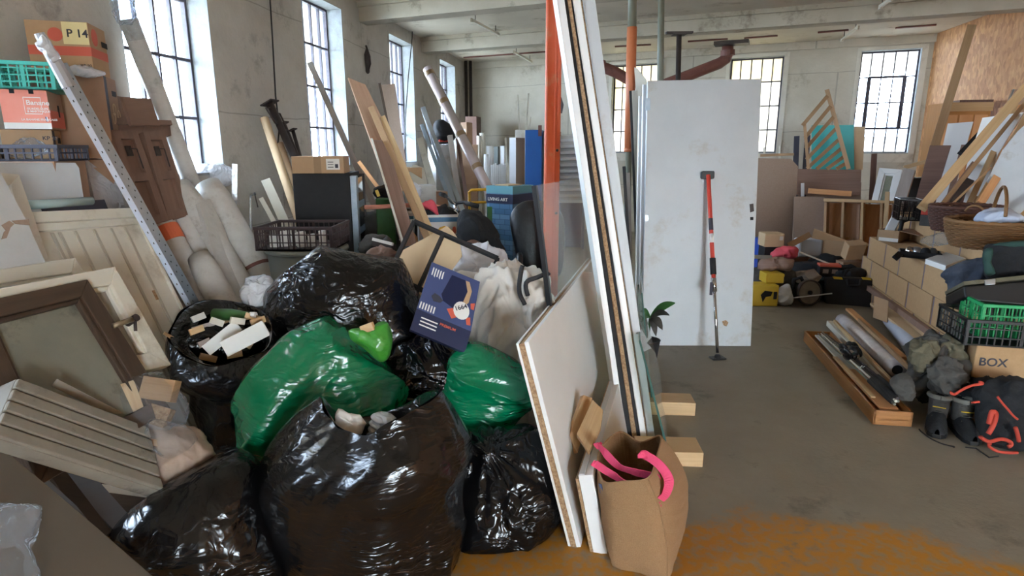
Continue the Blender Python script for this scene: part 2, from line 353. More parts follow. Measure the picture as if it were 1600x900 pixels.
class Fr:
    """upright box: front-bottom-left o, along x, into depth y, up z"""
    def __init__(s, pxl, Yl, pxr, Yr, pyb, pyt, d, zb=None, zt=None):
        a = P(pxl, pyb, Yl)
        if zb is not None:
            a = P(pxl, pyb, Yl); a.z = zb
        r = ray(pxr, pyb); b = EY+r*(Yr/r.y); b.z = a.z
        s.o = a; s.X = b-a; s.w = s.X.length; s.x = s.X.normalized(); s.y = V((-s.x.y, s.x.x, 0)); s.d = d
        if s.y.y < 0: s.y = -s.y
        top = P(pxl, pyt, Yl).z if zt is None else zt
        s.h = top-a.z; s.z = V((0, 0, 1))
    def p(s, u, v, w=0.0): return s.o+s.x*(u*s.w)+s.z*(v*s.h)+s.y*w
def text(name, s, o, ux, uy, h, m, parent, off=.002, ext=.0008, al='LEFT', kw=1.0):
    c = bpy.data.curves.new('t', 'FONT'); c.body = s; c.size = h*1.35; c.extrude = ext; c.align_x = al; c.offset = h*.02
    to = bpy.data.objects.new('t', c); COL.objects.link(to)
    dg = bpy.context.evaluated_depsgraph_get(); dg.update(); me = bpy.data.meshes.new_from_object(to.evaluated_get(dg))
    bpy.data.objects.remove(to); ux = V(ux).normalized(); uy = V(uy).normalized(); n = ux.cross(uy)
    for v in me.vertices: q = v.co.copy(); v.co = V(o)+ux*q.x*kw+uy*q.y+n*(q.z+off)
    me.materials.clear(); me.materials.append(MM(m)); me.name = name
    ob = bpy.data.objects.new(name, me); COL.objects.link(ob); ob.parent = parent; return ob
def decal(name, fr, u0, v0, u1, v1, m, parent, side='f', t=.0012):
    if side == 'f': o = fr.p(u0, v0)-fr.y*t; a = fr.x*(u1-u0)*fr.w; n = fr.y
    elif side == 'r': o = fr.p(1, v0)+fr.y*(u0*fr.d)+fr.x*.0; a = fr.y*(u1-u0)*fr.d; n = fr.x
    elif side == 'l': o = fr.p(0, v0)+fr.y*(u0*fr.d)-fr.x*t; a = fr.y*(u1-u0)*fr.d; n = fr.x
    return O(name, MB().box(o, a, V((0, 0, (v1-v0)*fr.h)), n*t), m, parent)
def carton(name, label, fr, m='card', group=None, open_=False, cat='box', tapev=True, seam='tape', flap=.0, bev=.002):
    if not open_ and not tapev:
        return O(name, MB().box(fr.o, fr.X, fr.y*fr.d, V((0, 0, fr.h))), m, None, label, cat, group, bev=bev)
    t = T(name, label, cat, group); w = .004
    if open_:
        b = MB(); b.box(fr.o, fr.X, fr.y*fr.d, V((0, 0, w))); Z = V((0, 0, fr.h))
        b.box(fr.o, fr.X, fr.y*w, Z); b.box(fr.o+fr.y*(fr.d-w), fr.X, fr.y*w, Z)
        b.box(fr.o, fr.x*w, fr.y*fr.d, Z); b.box(fr.o+fr.X-fr.x*w, fr.x*w, fr.y*fr.d, Z)
        O('box_body', b, m, t)
        if flap:
            Z = V((0, 0, fr.h))
            O('flap', MB().box(fr.o+Z, fr.X, (fr.y*-1+V((0, 0, -.5)))*flap, V((0, 0, w))), m, t)
            O('flap', MB().box(fr.o+Z+fr.X, fr.y*fr.d, (fr.x+V((0, 0, .3)))*flap, V((0, 0, w))), m, t)
    else:
        O('box_body', MB().box(fr.o, fr.X, fr.y*fr.d, V((0, 0, fr.h))), m, t, bev=bev)
        decal('tape_strip', fr, .42, .0, .56, 1.0, seam, t)
        O('tape_strip', MB().box(fr.p(.42, 1), fr.x*.14*fr.w, fr.y*fr.d, V((0, 0, .001))), seam, t)
    return t
def crate(name, label, fr, m, nx=9, nr=3, group=None, cat='crate', floorfill=True):
    t = T(name, label, cat, group); Z = V((0, 0, 1)); b = MB(); r = MB(); g = MB(); th = .008; h = fr.h
    r.box(fr.o+Z*(h-.018)-fr.x*.006-fr.y*.006, fr.X+fr.x*.012, fr.y*.018, Z*.018)
    r.box(fr.o+Z*(h-.018)+fr.y*(fr.d-.012)-fr.x*.006, fr.X+fr.x*.012, fr.y*.018, Z*.018)
    r.box(fr.o+Z*(h-.018)-fr.x*.006, fr.x*.018, fr.y*fr.d, Z*.018); r.box(fr.o+fr.X+Z*(h-.018)-fr.x*.012, fr.x*.018, fr.y*fr.d, Z*.018)
    b.box(fr.o, fr.X, fr.y*fr.d, Z*.01)
    def wall(o, ax, L, n_, inn):
        k = max(3, int(L/.035))
        rl = .022 if h > .2 else .010; pw = .035 if h > .2 else .016
        for i in range(k+1): g.box(o+ax*(L*i/k-.003), ax*.006, inn*th, Z*(h-.012))
        for j in range(1, nr+1): g.box(o+Z*(h*j/(nr+1)-.003), ax*L, inn*th, Z*.006)
        g.box(o, ax*L, inn*th, Z*rl)
        if h > .2: g.box(o+Z*(h*.80), ax*L, inn*th, Z*h*.12)
        for q in (0, L-pw, L/2-pw/2): g.box(o+ax*q, ax*pw, inn*(th+.002), Z*h)
    wall(fr.o, fr.x, fr.w, 0, fr.y); wall(fr.o+fr.y*fr.d, fr.x, fr.w, 0, -fr.y)
    wall(fr.o, fr.y, fr.d, 0, fr.x); wall(fr.o+fr.X, fr.y, fr.d, 0, -fr.x)
    O('crate_rim', r, m, t, bev=.002); O('crate_base', b, m, t); O('crate_lattice', g, m, t)
    return t
# ------------------------------------------------------------ the room
HC = 3.30
def XL(y): return -3.272+.176*y
def LW(y, z=0, out=0.0): return V((XL(y)-.985*out, y+.173*out, z))
A0 = V((-.94, 13.25, 0)); B0 = V((6.53, 10.0, 0)); FD = (B0-A0).normalized(); FN = V((-FD.y, FD.x, 0))   # FN points outwards
def FW(s, z=0, out=0.0): return A0+FD*s+FN*out+V((0, 0, z))
def XR(y): return 6.53+.176*(y-10)
# walls -------------------------------------------------------
def plaster(name, a, b, st, bands=True):
    m = mat(name, a, .9, col2=b, scale=1.6, bump=.35, bscale=25, stain=st, sscale=2.1); nt = m.node_tree; L = nt.links; p = nt.nodes['Principled BSDF']
    src = p.inputs['Base Color'].links[0].from_socket
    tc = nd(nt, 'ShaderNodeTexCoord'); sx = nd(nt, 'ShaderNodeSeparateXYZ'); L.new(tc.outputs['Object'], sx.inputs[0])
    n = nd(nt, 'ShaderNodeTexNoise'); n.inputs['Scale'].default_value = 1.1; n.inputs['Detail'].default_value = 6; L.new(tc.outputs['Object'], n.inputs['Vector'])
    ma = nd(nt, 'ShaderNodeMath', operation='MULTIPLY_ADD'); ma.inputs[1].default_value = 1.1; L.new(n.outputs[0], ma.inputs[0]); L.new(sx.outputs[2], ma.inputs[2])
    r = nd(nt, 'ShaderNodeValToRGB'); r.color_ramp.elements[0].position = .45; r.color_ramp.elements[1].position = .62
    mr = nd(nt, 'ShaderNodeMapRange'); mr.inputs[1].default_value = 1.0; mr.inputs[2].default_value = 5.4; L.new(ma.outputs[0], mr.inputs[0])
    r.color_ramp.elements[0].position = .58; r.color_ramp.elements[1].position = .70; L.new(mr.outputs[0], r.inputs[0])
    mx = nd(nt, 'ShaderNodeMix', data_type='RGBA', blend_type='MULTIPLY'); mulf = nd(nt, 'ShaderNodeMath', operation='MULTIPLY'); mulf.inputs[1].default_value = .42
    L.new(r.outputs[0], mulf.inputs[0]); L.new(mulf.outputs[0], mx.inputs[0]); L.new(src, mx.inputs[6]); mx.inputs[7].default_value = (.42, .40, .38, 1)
    # cracks along the block joints
    br = nd(nt, 'ShaderNodeTexBrick'); br.inputs['Scale'].default_value = 1; br.inputs['Mortar Size'].default_value = .006; br.inputs['Brick Width'].default_value = 2.4; br.inputs['Row Height'].default_value = .95
    br.inputs['Color1'].default_value = (1, 1, 1, 1); br.inputs['Color2'].default_value = (1, 1, 1, 1); br.inputs['Mortar'].default_value = (0, 0, 0, 1)
    cb = nd(nt, 'ShaderNodeCombineXYZ'); ad = nd(nt, 'ShaderNodeMath', operation='ADD'); L.new(sx.outputs[0], ad.inputs[0]); L.new(sx.outputs[1], ad.inputs[1])
    wz = nd(nt, 'ShaderNodeMath', operation='MULTIPLY_ADD'); wz.inputs[1].default_value = .09; L.new(n.outputs[0], wz.inputs[0]); L.new(sx.outputs[2], wz.inputs[2])
    L.new(ad.outputs[0], cb.inputs[0]); L.new(wz.outputs[0], cb.inputs[1]); L.new(cb.outputs[0], br.inputs['Vector'])
    m2 = nd(nt, 'ShaderNodeMix', data_type='RGBA', blend_type='MULTIPLY'); m2.inputs[0].default_value = .3; L.new(mx.outputs[2], m2.inputs[6]); L.new(br.outputs[0], m2.inputs[7])
    L.new(m2.outputs[2], p.inputs['Base Color']); return m
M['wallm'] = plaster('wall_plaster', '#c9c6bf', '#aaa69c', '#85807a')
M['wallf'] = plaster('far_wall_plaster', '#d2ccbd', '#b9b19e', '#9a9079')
M['jamb'] = mat('window_jamb_paint', '#a3a9ad', .85, col2='#8a8d8b', scale=12, bump=.3, stain='#8f8a7e', sscale=9)
M['ceil'] = mat('ceiling_plaster', '#d8d1c2', .9, col2='#c6bdac', scale=1.3, bump=.15, bscale=18, stain='#8f8167', sscale=1.8)
M['beam'] = mat('beam_concrete', '#bdb6a6', .9, col2='#aaa290', scale=2.2, bump=.3, bscale=18, stain='#6b6252', sscale=2.5)
def floormat():
    m = mat('concrete_floor', '#7d7668', .6, col2='#948c7c', scale=1.9, bump=.25, bscale=45, stain='#5c564b', sscale=2.6); nt = m.node_tree; L = nt.links; p = nt.nodes['Principled BSDF']
    src = p.inputs['Base Color'].links[0].from_socket
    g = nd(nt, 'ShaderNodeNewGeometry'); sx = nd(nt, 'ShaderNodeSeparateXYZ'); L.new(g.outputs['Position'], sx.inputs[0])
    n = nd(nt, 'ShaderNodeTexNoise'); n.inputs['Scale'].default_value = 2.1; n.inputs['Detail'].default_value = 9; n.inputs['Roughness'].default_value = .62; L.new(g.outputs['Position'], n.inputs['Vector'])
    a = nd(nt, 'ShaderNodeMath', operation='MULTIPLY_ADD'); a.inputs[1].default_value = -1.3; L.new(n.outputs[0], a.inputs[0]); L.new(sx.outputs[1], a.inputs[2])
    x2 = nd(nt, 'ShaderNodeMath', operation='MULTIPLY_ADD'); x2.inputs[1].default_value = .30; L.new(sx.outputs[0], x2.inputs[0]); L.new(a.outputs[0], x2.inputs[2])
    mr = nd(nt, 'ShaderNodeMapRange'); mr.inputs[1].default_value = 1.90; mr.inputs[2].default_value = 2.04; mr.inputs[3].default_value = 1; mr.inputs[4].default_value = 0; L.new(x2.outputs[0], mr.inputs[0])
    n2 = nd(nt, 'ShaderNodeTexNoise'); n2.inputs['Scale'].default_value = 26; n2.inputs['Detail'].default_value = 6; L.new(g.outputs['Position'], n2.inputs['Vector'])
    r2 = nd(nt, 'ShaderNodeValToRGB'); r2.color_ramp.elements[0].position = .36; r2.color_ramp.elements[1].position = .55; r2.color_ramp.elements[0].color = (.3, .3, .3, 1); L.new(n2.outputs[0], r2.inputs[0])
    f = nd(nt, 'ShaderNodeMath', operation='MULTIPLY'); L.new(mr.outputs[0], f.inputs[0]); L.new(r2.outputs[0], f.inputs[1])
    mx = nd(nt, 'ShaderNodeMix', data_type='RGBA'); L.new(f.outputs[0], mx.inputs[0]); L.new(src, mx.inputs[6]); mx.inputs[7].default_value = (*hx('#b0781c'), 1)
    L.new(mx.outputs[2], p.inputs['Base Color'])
floormat()
def osb():
    m = mat('osb_board', '#bd8656', .75, col2='#cf9c6c', scale=5.0, bump=.3, bscale=30, stain='#a5734b', sscale=1.6)
    nt = m.node_tree; L = nt.links; p = nt.nodes['Principled BSDF']; src = p.inputs['Base Color'].links[0].from_socket
    tc = nd(nt, 'ShaderNodeTexCoord'); v = nd(nt, 'ShaderNodeTexVoronoi'); v.inputs['Scale'].default_value = 16; mp = nd(nt, 'ShaderNodeMapping'); mp.inputs['Scale'].default_value = (1, 1.9, .8)
    L.new(tc.outputs['Object'], mp.inputs[0]); L.new(mp.outputs[0], v.inputs['Vector'])
    mx = nd(nt, 'ShaderNodeMix', data_type='RGBA', blend_type='OVERLAY'); mx.inputs[0].default_value = .32; L.new(src, mx.inputs[6]); L.new(v.outputs['Color'], mx.inputs[7]); 
    bw = nd(nt, 'ShaderNodeRGBToBW'); L.new(v.outputs['Color'], bw.inputs[0]); L.new(bw.outputs[0], mx.inputs[7]); L.new(mx.outputs[2], p.inputs['Base Color'])
osb()
O('floor', MB().box((-4.6, -5.6, -.12), (13.5, 0, 0), (0, 21, 0), (0, 0, .12)), 'concrete_floor', kind='structure')
O('ceiling', MB().box((-4.6, -5.6, HC), (13.5, 0, 0), (0, 21, 0), (0, 0, .2)), 'ceil', kind='structure')
LWIN = [(-.55, .37), (1.83, 2.75), (4.21, 5.11), (6.57, 7.49), (8.94, 9.93), (11.34, 12.35)]
FWIN = [(3.08, 3.95), (5.17, 6.03), (7.17, 8.0)]
SZ, HZ = 1.36, 3.13; FSZ, FHZ = 1.50, 3.11
def wall_run(mb, pt, spans, a, b, th, sz, hz):
    """solid wall from a to b (parameter), openings in spans, between heights sz and hz"""
    def seg(u0, u1, z0, z1):
        o = pt(u0, z0, 0); x = pt(u1, z0, 0)-o; y = pt(u0, z0, th)-o; mb.box(o, x, y, V((0, 0, z1-z0)))
    c = a
    for s, e in spans: seg(c, s, 0, HC); seg(s, e, 0, sz); seg(s, e, hz, HC); c = e
    seg(c, b, 0, HC); return mb
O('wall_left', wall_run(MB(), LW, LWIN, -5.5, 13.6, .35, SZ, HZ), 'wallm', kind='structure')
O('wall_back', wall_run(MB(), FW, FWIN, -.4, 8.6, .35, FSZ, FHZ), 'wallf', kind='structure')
O('wall_right', MB().box((XR(-5.5), -5.5, 0), (.176*15.52, 15.52, 0), (.2, -.03, 0), (0, 0, HC)), 'osb_board', kind='structure')
# unseen wall behind the viewer; opening added and placed to let in fill light
fb = MB(); fb.box((-4.4, -5.6, 0), (5.9, 0, 0), (0, .25, 0), (0, 0, HC)); fb.box((3.2, -5.6, 0), (2.4, 0, 0), (0, .25, 0), (0, 0, HC)); fb.box((1.5, -5.6, 2.5), (1.7, 0, 0), (0, .25, 0), (0, 0, .8))
O('wall_front', fb, 'wallm', kind='structure')
# windows -----------------------------------------------------
M['steelbar'] = mat('window_steel', '#3e3a42', .6, col2='#55505a', scale=20)
M['paneL'] = clearfilm('window_glass', '#f2f7ff', .04, .05, 0)
def frosted(name, col, f):
    m = bpy.data.materials.new(name); m.use_nodes = True; MATS[name] = M[name] = m; nt = m.node_tree; L = nt.links; nt.nodes.clear()
    o = nd(nt, 'ShaderNodeOutputMaterial'); t = nd(nt, 'ShaderNodeBsdfTransparent'); tr = nd(nt, 'ShaderNodeBsdfTranslucent'); g = nd(nt, 'ShaderNodeBsdfGlossy'); g.inputs['Roughness'].default_value = .2
    t.inputs[0].default_value = (*hx(col), 1); tr.inputs[0].default_value = (*hx(col), 1)
    tc = nd(nt, 'ShaderNodeTexCoord'); n = nd(nt, 'ShaderNodeTexNoise'); n.inputs['Scale'].default_value = 3; n.inputs['Detail'].default_value = 5; L.new(tc.outputs['Object'], n.inputs['Vector'])
    mr = nd(nt, 'ShaderNodeMapRange'); mr.inputs[1].default_value = .3; mr.inputs[2].default_value = .7; mr.inputs[3].default_value = f-.15; mr.inputs[4].default_value = f+.15; L.new(n.outputs[0], mr.inputs[0])
    a = nd(nt, 'ShaderNodeMixShader'); L.new(mr.outputs[0], a.inputs[0]); L.new(t.outputs[0], a.inputs[1]); L.new(tr.outputs[0], a.inputs[2])
    b = nd(nt, 'ShaderNodeMixShader'); b.inputs[0].default_value = .04; L.new(a.outputs[0], b.inputs[1]); L.new(g.outputs[0], b.inputs[2]); L.new(b.outputs[0], o.inputs[0])
frosted('frostY', '#cdc4ae', .8); frosted('frostW', '#cfcac0', .7)
def window(idx, pt, s, e, sz, hz, out, cols, rows, pm, sash=None, pmat2=None):
    w = T('window_%d' % idx, None, None, kind='structure')
    f = MB(); X = pt(e, 0, 0)-pt(s, 0, 0); L = X.length; X.normalize(); N = (pt(s, 0, 1)-pt(s, 0, 0)).normalized(); Z = V((0, 0, 1))
    def bar(u0, u1, z0, z1, t=.04): f.box(pt(s, z0, out)+X*u0-N*t/2, X*(u1-u0), N*t, Z*(z1-z0))
    q = .018
    bar(0, .03, sz, hz); bar(L-.03, L, sz, hz); bar(0, L, sz, sz+.03); bar(0, L, hz-.03, hz)
    for i in range(1, cols): bar(L*i/cols-q/2, L*i/cols+q/2, sz, hz, .03)
    for j in range(1, rows): bar(0, L, sz+(hz-sz)*j/rows-.011, sz+(hz-sz)*j/rows+.011, .035)
    O('window_frame', f, 'steelbar', w)
    if sash:
        f = MB(); c0, c1, r0, r1 = sash; u0, u1 = L*c0/cols, L*c1/cols; z0, z1 = sz+(hz-sz)*r0/rows, sz+(hz-sz)*r1/rows; k = .028
        for a in ((u0-k, u0+k, z0, z1), (u1-k, u1+k, z0, z1), (u0, u1, z0-k*.6, z0+k*.6), (u0, u1, z1-k*.6, z1+k*.6)): bar(*a, .06)
        O('opening_sash', f, 'steelbar', w)
    for i in range(cols):
        for j in range(rows):
            mm = pm if not pmat2 or not pmat2(i, j) else 'frostY'
            g = MB().box(pt(s, sz+(hz-sz)*j/rows+.003, out)+X*(L*i/cols+.003), X*(L/cols-.006), N*.004, Z*((hz-sz)/rows-.006))
            O('pane', g, mm, w)
    sb = MB(); sb.box(pt(s, sz-.002, 0), X*L, N*.35, Z*.02); O('window_sill', sb, 'jamb', w)
    jb = MB(); jb.box(pt(s, sz, 0), X*.006, N*.35, Z*(hz-sz)); jb.box(pt(e, sz, 0)-X*.006, X*.006, N*.35, Z*(hz-sz)); jb.box(pt(s, hz-.006, 0), X*L, N*.35, Z*.006)
    O('window_jamb', jb, 'jamb', w)
    return w
for i, (s, e) in enumerate(LWIN): window(i+1, LW, s, e, SZ, HZ, .20, 5, 4, 'paneL')
window(7, FW, *FWIN[0], FSZ, FHZ, .14, 5, 4, 'frostW', None, lambda i, j: j >= 2)
window(8, FW, *FWIN[1], FSZ, FHZ, .14, 5, 4, 'frostW', None, lambda i, j: i < 3 and j > 1 or j == 3)
window(9, FW, *FWIN[2], FSZ, FHZ, .14, 5, 4, 'paneL', (1, 4, 1, 3))
for i, (s, e) in enumerate(FWIN):    # painted surround on the far wall
    b = MB()
    for u0, u1, z0, z1 in ((s-.06, s, FSZ-.12, FHZ+.05), (e, e+.08, FSZ-.12, FHZ+.05), (s-.06, e+.08, FHZ, FHZ+.05), (s-.06, e+.08, FSZ-.14, FSZ)):
        b.box(FW(u0, z0, -.012), FD*(u1-u0), FN*.02, V((0, 0, z1-z0)))
    O('trim_%d' % (i+1), b, 'cream', kind='structure')
# daylight comes only through the openings: portals guide the sampling
def portal(c, x, y, sx, sy):
    l = bpy.data.lights.new('daylight_portal', 'AREA'); l.shape = 'RECTANGLE'; l.size = sx; l.size_y = sy
    try: l.cycles.is_portal = True
    except Exception: pass
    o = bpy.data.objects.new('daylight_portal', l); COL.objects.link(o); x = V(x).normalized(); y = V(y).normalized(); z = x.cross(y)
    m = Matrix((x, y, z)).transposed().to_4x4(); m.translation = V(c); o.matrix_world = m
for s, e in LWIN: portal(LW((s+e)/2, (SZ+HZ)/2, .38), (.176, 1, 0), (0, 0, -1) , e-s, HZ-SZ) if False else portal(LW((s+e)/2, (SZ+HZ)/2, .38), (-.176, -1, 0), (0, 0, 1), e-s, HZ-SZ)
for s, e in FWIN: portal(FW((s+e)/2, (FSZ+FHZ)/2, .38), FD, (0, 0, 1), e-s, FHZ-FSZ)
portal((2.35, -5.7, 1.25), (-1, 0, 0), (0, 0, 1), 1.7, 2.5)
# ceiling beams -----------------------------------------------
for k, (x, y) in enumerate(((-1.34, 10.3), (-1.80, 7.94), (-2.24, 5.58), (-2.66, 3.22), (-3.1, .86))):
    a = V((x-.5, y+.22, HC-.215)); d = FD*9.3
    b = MB(); b.box(a, d, FN*.24, V((0, 0, .215))); b.box(a-FN*.05+V((0, 0, .16)), d, FN*.34, V((0, 0, .055)))
    O('trim_%d' % (k+11), b, 'beam', kind='structure')
O('trim_20', MB().box(A0+FD*-.2-FN*.05+V((0, 0, HC-.12)), FD*8.5, FN*.1, V((0, 0, .12))), 'wallf', kind='structure')
# outside
nb = T('neighbouring_building', 'grey stone building with a blue-grey roof seen through the far right window', 'building')
c = FW(7.8, 0, 7.5)
O('building_wall', MB().box(c-FD*5, FD*12, FN*4, V((0, 0, 1.9))), mat('stone_wall', '#7d7a74', .9, col2='#928e86', scale=6), nb)
O('building_roof', MB().add([c-FD*5.2-FN*.2+V((0, 0, 1.9)), c+FD*7.2-FN*.2+V((0, 0, 1.9)), c+FD*7.2+FN*2+V((0, 0, 2.6)), c-FD*5.2+FN*2+V((0, 0, 2.6)), c+FD*7.2+FN*4.2+V((0, 0, 1.9)), c-FD*5.2+FN*4.2+V((0, 0, 1.9))], [(0, 1, 2, 3), (3, 2, 4, 5), (0, 3, 5), (1, 4, 2), (0, 5, 4, 1)]), mat('slate_roof', '#7d8894', .7), nb)
O('ground', MB().box((-30, -30, -.4), (70, 0, 0), (0, 70, 0), (0, 0, .25)), mat('outside_ground', '#8d8a80', .95, col2='#a09c90', scale=1), kind='structure')
# ceiling fittings --------------------------------------------
def ceil_pt(px, py, z=HC): return G(px, py, z)
for lab, a, b in (('white strip-light bracket on the ceiling left of the orange post', (737, 31), (779, 54)), ('smaller strip-light bracket on the ceiling near the far wall', (803, 81), (831, 97)),
                  ('strip-light bracket on the ceiling near the dark window', (1340, 43), (1316, 62)), ('strip-light bracket at the top edge right of the door', (1392, -2), (1376, 10))):
    p, q = G(*a, HC-.10), G(*b, HC-.10); w = T('strip_light_bracket', lab, 'light fitting', 'ceiling light fittings')
    O('rail', MB().beam(p, q, .035, .03, up=(0, 0, 1)), 'cream', w)
    for t in (.12, .88):
        c = p.lerp(q, t); O('hanger', MB().tube([c, c+V((0, 0, .10))], .005, 6), 'iron', w)
    for c in (p, q): O('lamp_holder', MB().beam(c+V((0, 0, -.03)), c+V((0, 0, .02)), .05, .025, up=(1, 0, 0)), 'cream', w)
for i, (a, b, lab) in enumerate((((725, 90), (852, 81), 'long rusty steel strip on the ceiling left of the orange post'), ((961, 73), (1017, 70), 'rusty strip on the ceiling above the propped planks'), ((1075, 65), (1137, 61), 'dark strip on the ceiling above the white door'),
                       ((1163, 60), (1215, 56), 'rusty strip on the ceiling right of the drain pipe'), ((1278, 51), (1326, 47), 'dark strip on the ceiling between the two far windows'), ((1399, 44), (1463, 39), 'dark strip on the ceiling above the far right window'))):
    p, q = G(*a, HC-.012), G(*b, HC-.012); O('steel_strip', MB().beam(p, q, .05, .02, up=(0, 0, 1)), 'rust', None, lab, 'steel strip', 'steel strips on the ceiling')
# recess slab and cables on the left wall
def wallpix(px, py, off=.03):
    r = ray(px, py); n = V((-.985, .173, 0)); t = (V((-3.272, 0, EYE))-EY).dot(n)/r.dot(n); return EY+r*t-n*off
jb = T('wall_recess_slab', 'dark rusty slab standing for a recess in the plaster between two left windows', 'bracket')
c = wallpix(572, 96, .0); b = MB()
zz = V((0, 0, 1)); xx = V((.173, .985, 0)); nn = V((.985, -.173, 0))
b.slab([c+xx*(.055*math.cos(a*.5236)+.012*math.sin(a*2.1))+zz*.15*math.sin(a*.5236)+nn*.03 for a in range(12)], nn, .03); O('plate', b, 'iron', jb, bev=.008)  # dark oval slab stands in for a shaded recess with rust
O('hook', MB().tube([c+nn*.02-zz*.12, c+nn*.055-zz*.03, c+nn*.05+zz*.06, c+nn*.01+zz*.19], .012, 8), 'iron', jb, smooth=True)
def cable(lab, pts, off=.03, r=.008):
    q = [wallpix(*p, off) for p in pts]; k = [q[0]]
    for i in range(len(q)-1):
        for t in (.33, .66, 1): k.append(q[i].lerp(q[i+1], t))
    O('cable', MB().tube(k, r, 6), 'black', None, lab, 'cable', smooth=True)
cable('black cable hanging down the plaster above the steel props', [(416, -20), (421, 60), (426, 150), (432, 200), (428, 240)])
cable('thin black cable looping beside the third left window', [(641, -10), (640, 60), (634, 120), (629, 190), (628, 250)], .04)
# downpipes in the far left corner
for k, (px, lab) in enumerate(((730, 'left of the two dark pipes in the far left corner'), (737, 'right of the two dark pipes in the far left corner'))):
    p = P(px, 240, 12.9); O('corner_pipe', MB().tube([V((p.x, p.y, 0)), V((p.x, p.y, HC))], .032, 12), 'iron', None, lab, 'pipe', 'corner pipes', smooth=True)
# rusty waste pipes
def bentpipe(name, lab, pts, r, m='rust'):
    t = T(name, lab, 'pipe'); O('pipe_run', MB().tube(pts, r, 16), m, t, smooth=True)
    for q, w in ((pts[0], pts[1]), (pts[-1], pts[-2])):
        d = (w-q).normalized(); O('collar', MB().tube([q+d*.06, q+d*.14], r*1.25, 16), m, t)
    return t
bentpipe('waste_pipe', 'rusty brown pipe bending from the ceiling down behind the white door', [P(1137, 72, 9.9), P(1137, 84, 9.9), P(1134, 92, 9.9), P(1124, 99, 9.9), P(1060, 124, 9.9), P(990, 150, 9.9)], .085)
bentpipe('waste_pipe', 'rusty brown pipe sloping behind the slanted boards towards the props', [P(930, 100, 10.3), P(960, 112, 10.3), P(985, 126, 10.3), P(1010, 141, 10.3)], .085)
O('pipe_collar_plate', MB().box(P(1115, 70, 9.75), (.45, -.2, 0), (.1, .22, 0), (0, 0, .05)), 'iron', None, 'dark iron plate on the ceiling where the bent pipe enters', 'plate')
O('wall_hole', MB().slab([FW(2.0+dx, 2.42+dz, -.004) for dx, dz in ((-.1, -.15), (.1, -.16), (.13, .0), (.08, .14), (.0, .19), (-.06, .12))], -FN, .02), 'iron', None, 'dark slab standing for a vent hole, far wall right of the orange post', 'vent')  # dark slab in place of the shade inside a wall hole
# ------------------------------------------------------------ rubbish bags and bedding in the middle
def bag(name, label, m, out, Y, D, **k):
    g = k.pop('group', None); par = k.pop('things', None)
    b = blob(MB(), out, Y, D, **k)
    return O(name, b, m, par, label if not par else None, 'rubbish bag' if not par else None, g, smooth=True)
ST1 = V((.6, 0, .8)).normalized(); ST2 = V((.8, 0, -.5)).normalized()
def openbag(name, label, rim, belly, base, cen, m, amp=.03, seed=1, sink=.12, nu=150, nv=70):
    """open sack: rim is a closed loop of (px,py,Y); belly=(centre, half x, half y, z); base=(centre, rx, ry)"""
    t = T(name, label, 'rubbish bag'); rp = catm([P(*q) for q in rim], 8); C = V(cen)
    ang = [math.atan2(q.y-C.y, q.x-C.x) for q in rp]
    def rimat(a):
        k = len(rp)
        for i in range(k):
            a0, a1 = ang[i], ang[(i+1) % k]; d = (a1-a0+math.pi) % (2*math.pi)-math.pi; e = (a-a0+math.pi) % (2*math.pi)-math.pi
            if d != 0 and 0 <= e/d <= 1: return rp[i].lerp(rp[(i+1) % k], e/d)
        return min(rp, key=lambda q: abs((math.atan2(q.y-C.y, q.x-C.x)-a+math.pi) % (2*math.pi)-math.pi))
    def el(o, a): c, rx, ry = V(o[0]), o[1], o[2]; return c+V((rx*math.cos(a), ry*math.sin(a), 0))
    def fn(u, v):
        a = 2*math.pi*u; R = rimat(a); B = el(belly, a); F = el(base, a)
        if v < .12: p = F.lerp(V(base[0]), 1-v/.12); p.z = .004; nr = V((0, 0, 0))
        else:
            w = (v-.12)/.88; q = sm(w)
            if w < .45: s_ = w/.45; p = F.lerp(B, math.sin(s_*math.pi/2)); p.z = F.z+(B.z-F.z)*(1-math.cos(s_*math.pi/2))*1.0
            else: s_ = (w-.45)/.55; p = B.lerp(R, s_); p += (V((math.cos(a), math.sin(a), 0))*.055*math.sin(s_*math.pi)); 
            nr = V((math.cos(a), math.sin(a), 0))
            k = 1-.75*max(0, (w-.8)/.2)
            p += nr*amp*fold(p, 3.2, seed, ST1)*k + nr*.012*math.sin(a*11+3*noise.noise(p*3))*max(0, w-.6)
        if p.z < .004: p.z = .004
        return p
    O('bag_skin', MB().grid(fn, nu, nv, True), m, t, smooth=True)
    def fi(u, v):
        a = 2*math.pi*u; R = rimat(a); q = R.lerp(V((C.x, C.y, R.z)), .03+.22*v); q.z = R.z-sink*sm(v)-.001*0
        return q+V((math.cos(a), math.sin(a), 0))*.02*v*noise.noise(q*9)
    O('bag_lining', MB().grid(fi, nu, 12, True), m, t, smooth=True)
    return t
fbag = openbag('rubbish_bag', 'huge open black sack in front, jagged rim with plastic waste showing inside',
    [(500, 619, 2.05), (515, 655, 1.95), (540, 674, 1.90), (575, 680, 1.86), (602, 664, 1.86), (648, 641, 1.92), (693, 611, 2.04), (668, 612, 2.16), (628, 634, 2.22), (575, 650, 2.24), (530, 647, 2.18)],
    ((-.555, 2.06, .36), .375, .29), ((-.53, 2.07, .0), .33, .27), (-.50, 2.05, 0), 'bk2', amp=.035, seed=2, sink=.10)
O('crumpled_wrapper', blob(MB(), [(526, 655), (531, 640), (545, 647), (562, 650), (570, 664), (562, 684), (538, 684)], 2.04, .04, nu=40, nv=20, amp=.02, sc=14, fl=False), 'paper', None, 'crumpled white paper poking out of the huge open black sack', 'wrapper', smooth=True)
b = MB(); c0 = P(585, 672, 2.08)
for k in range(30): pass
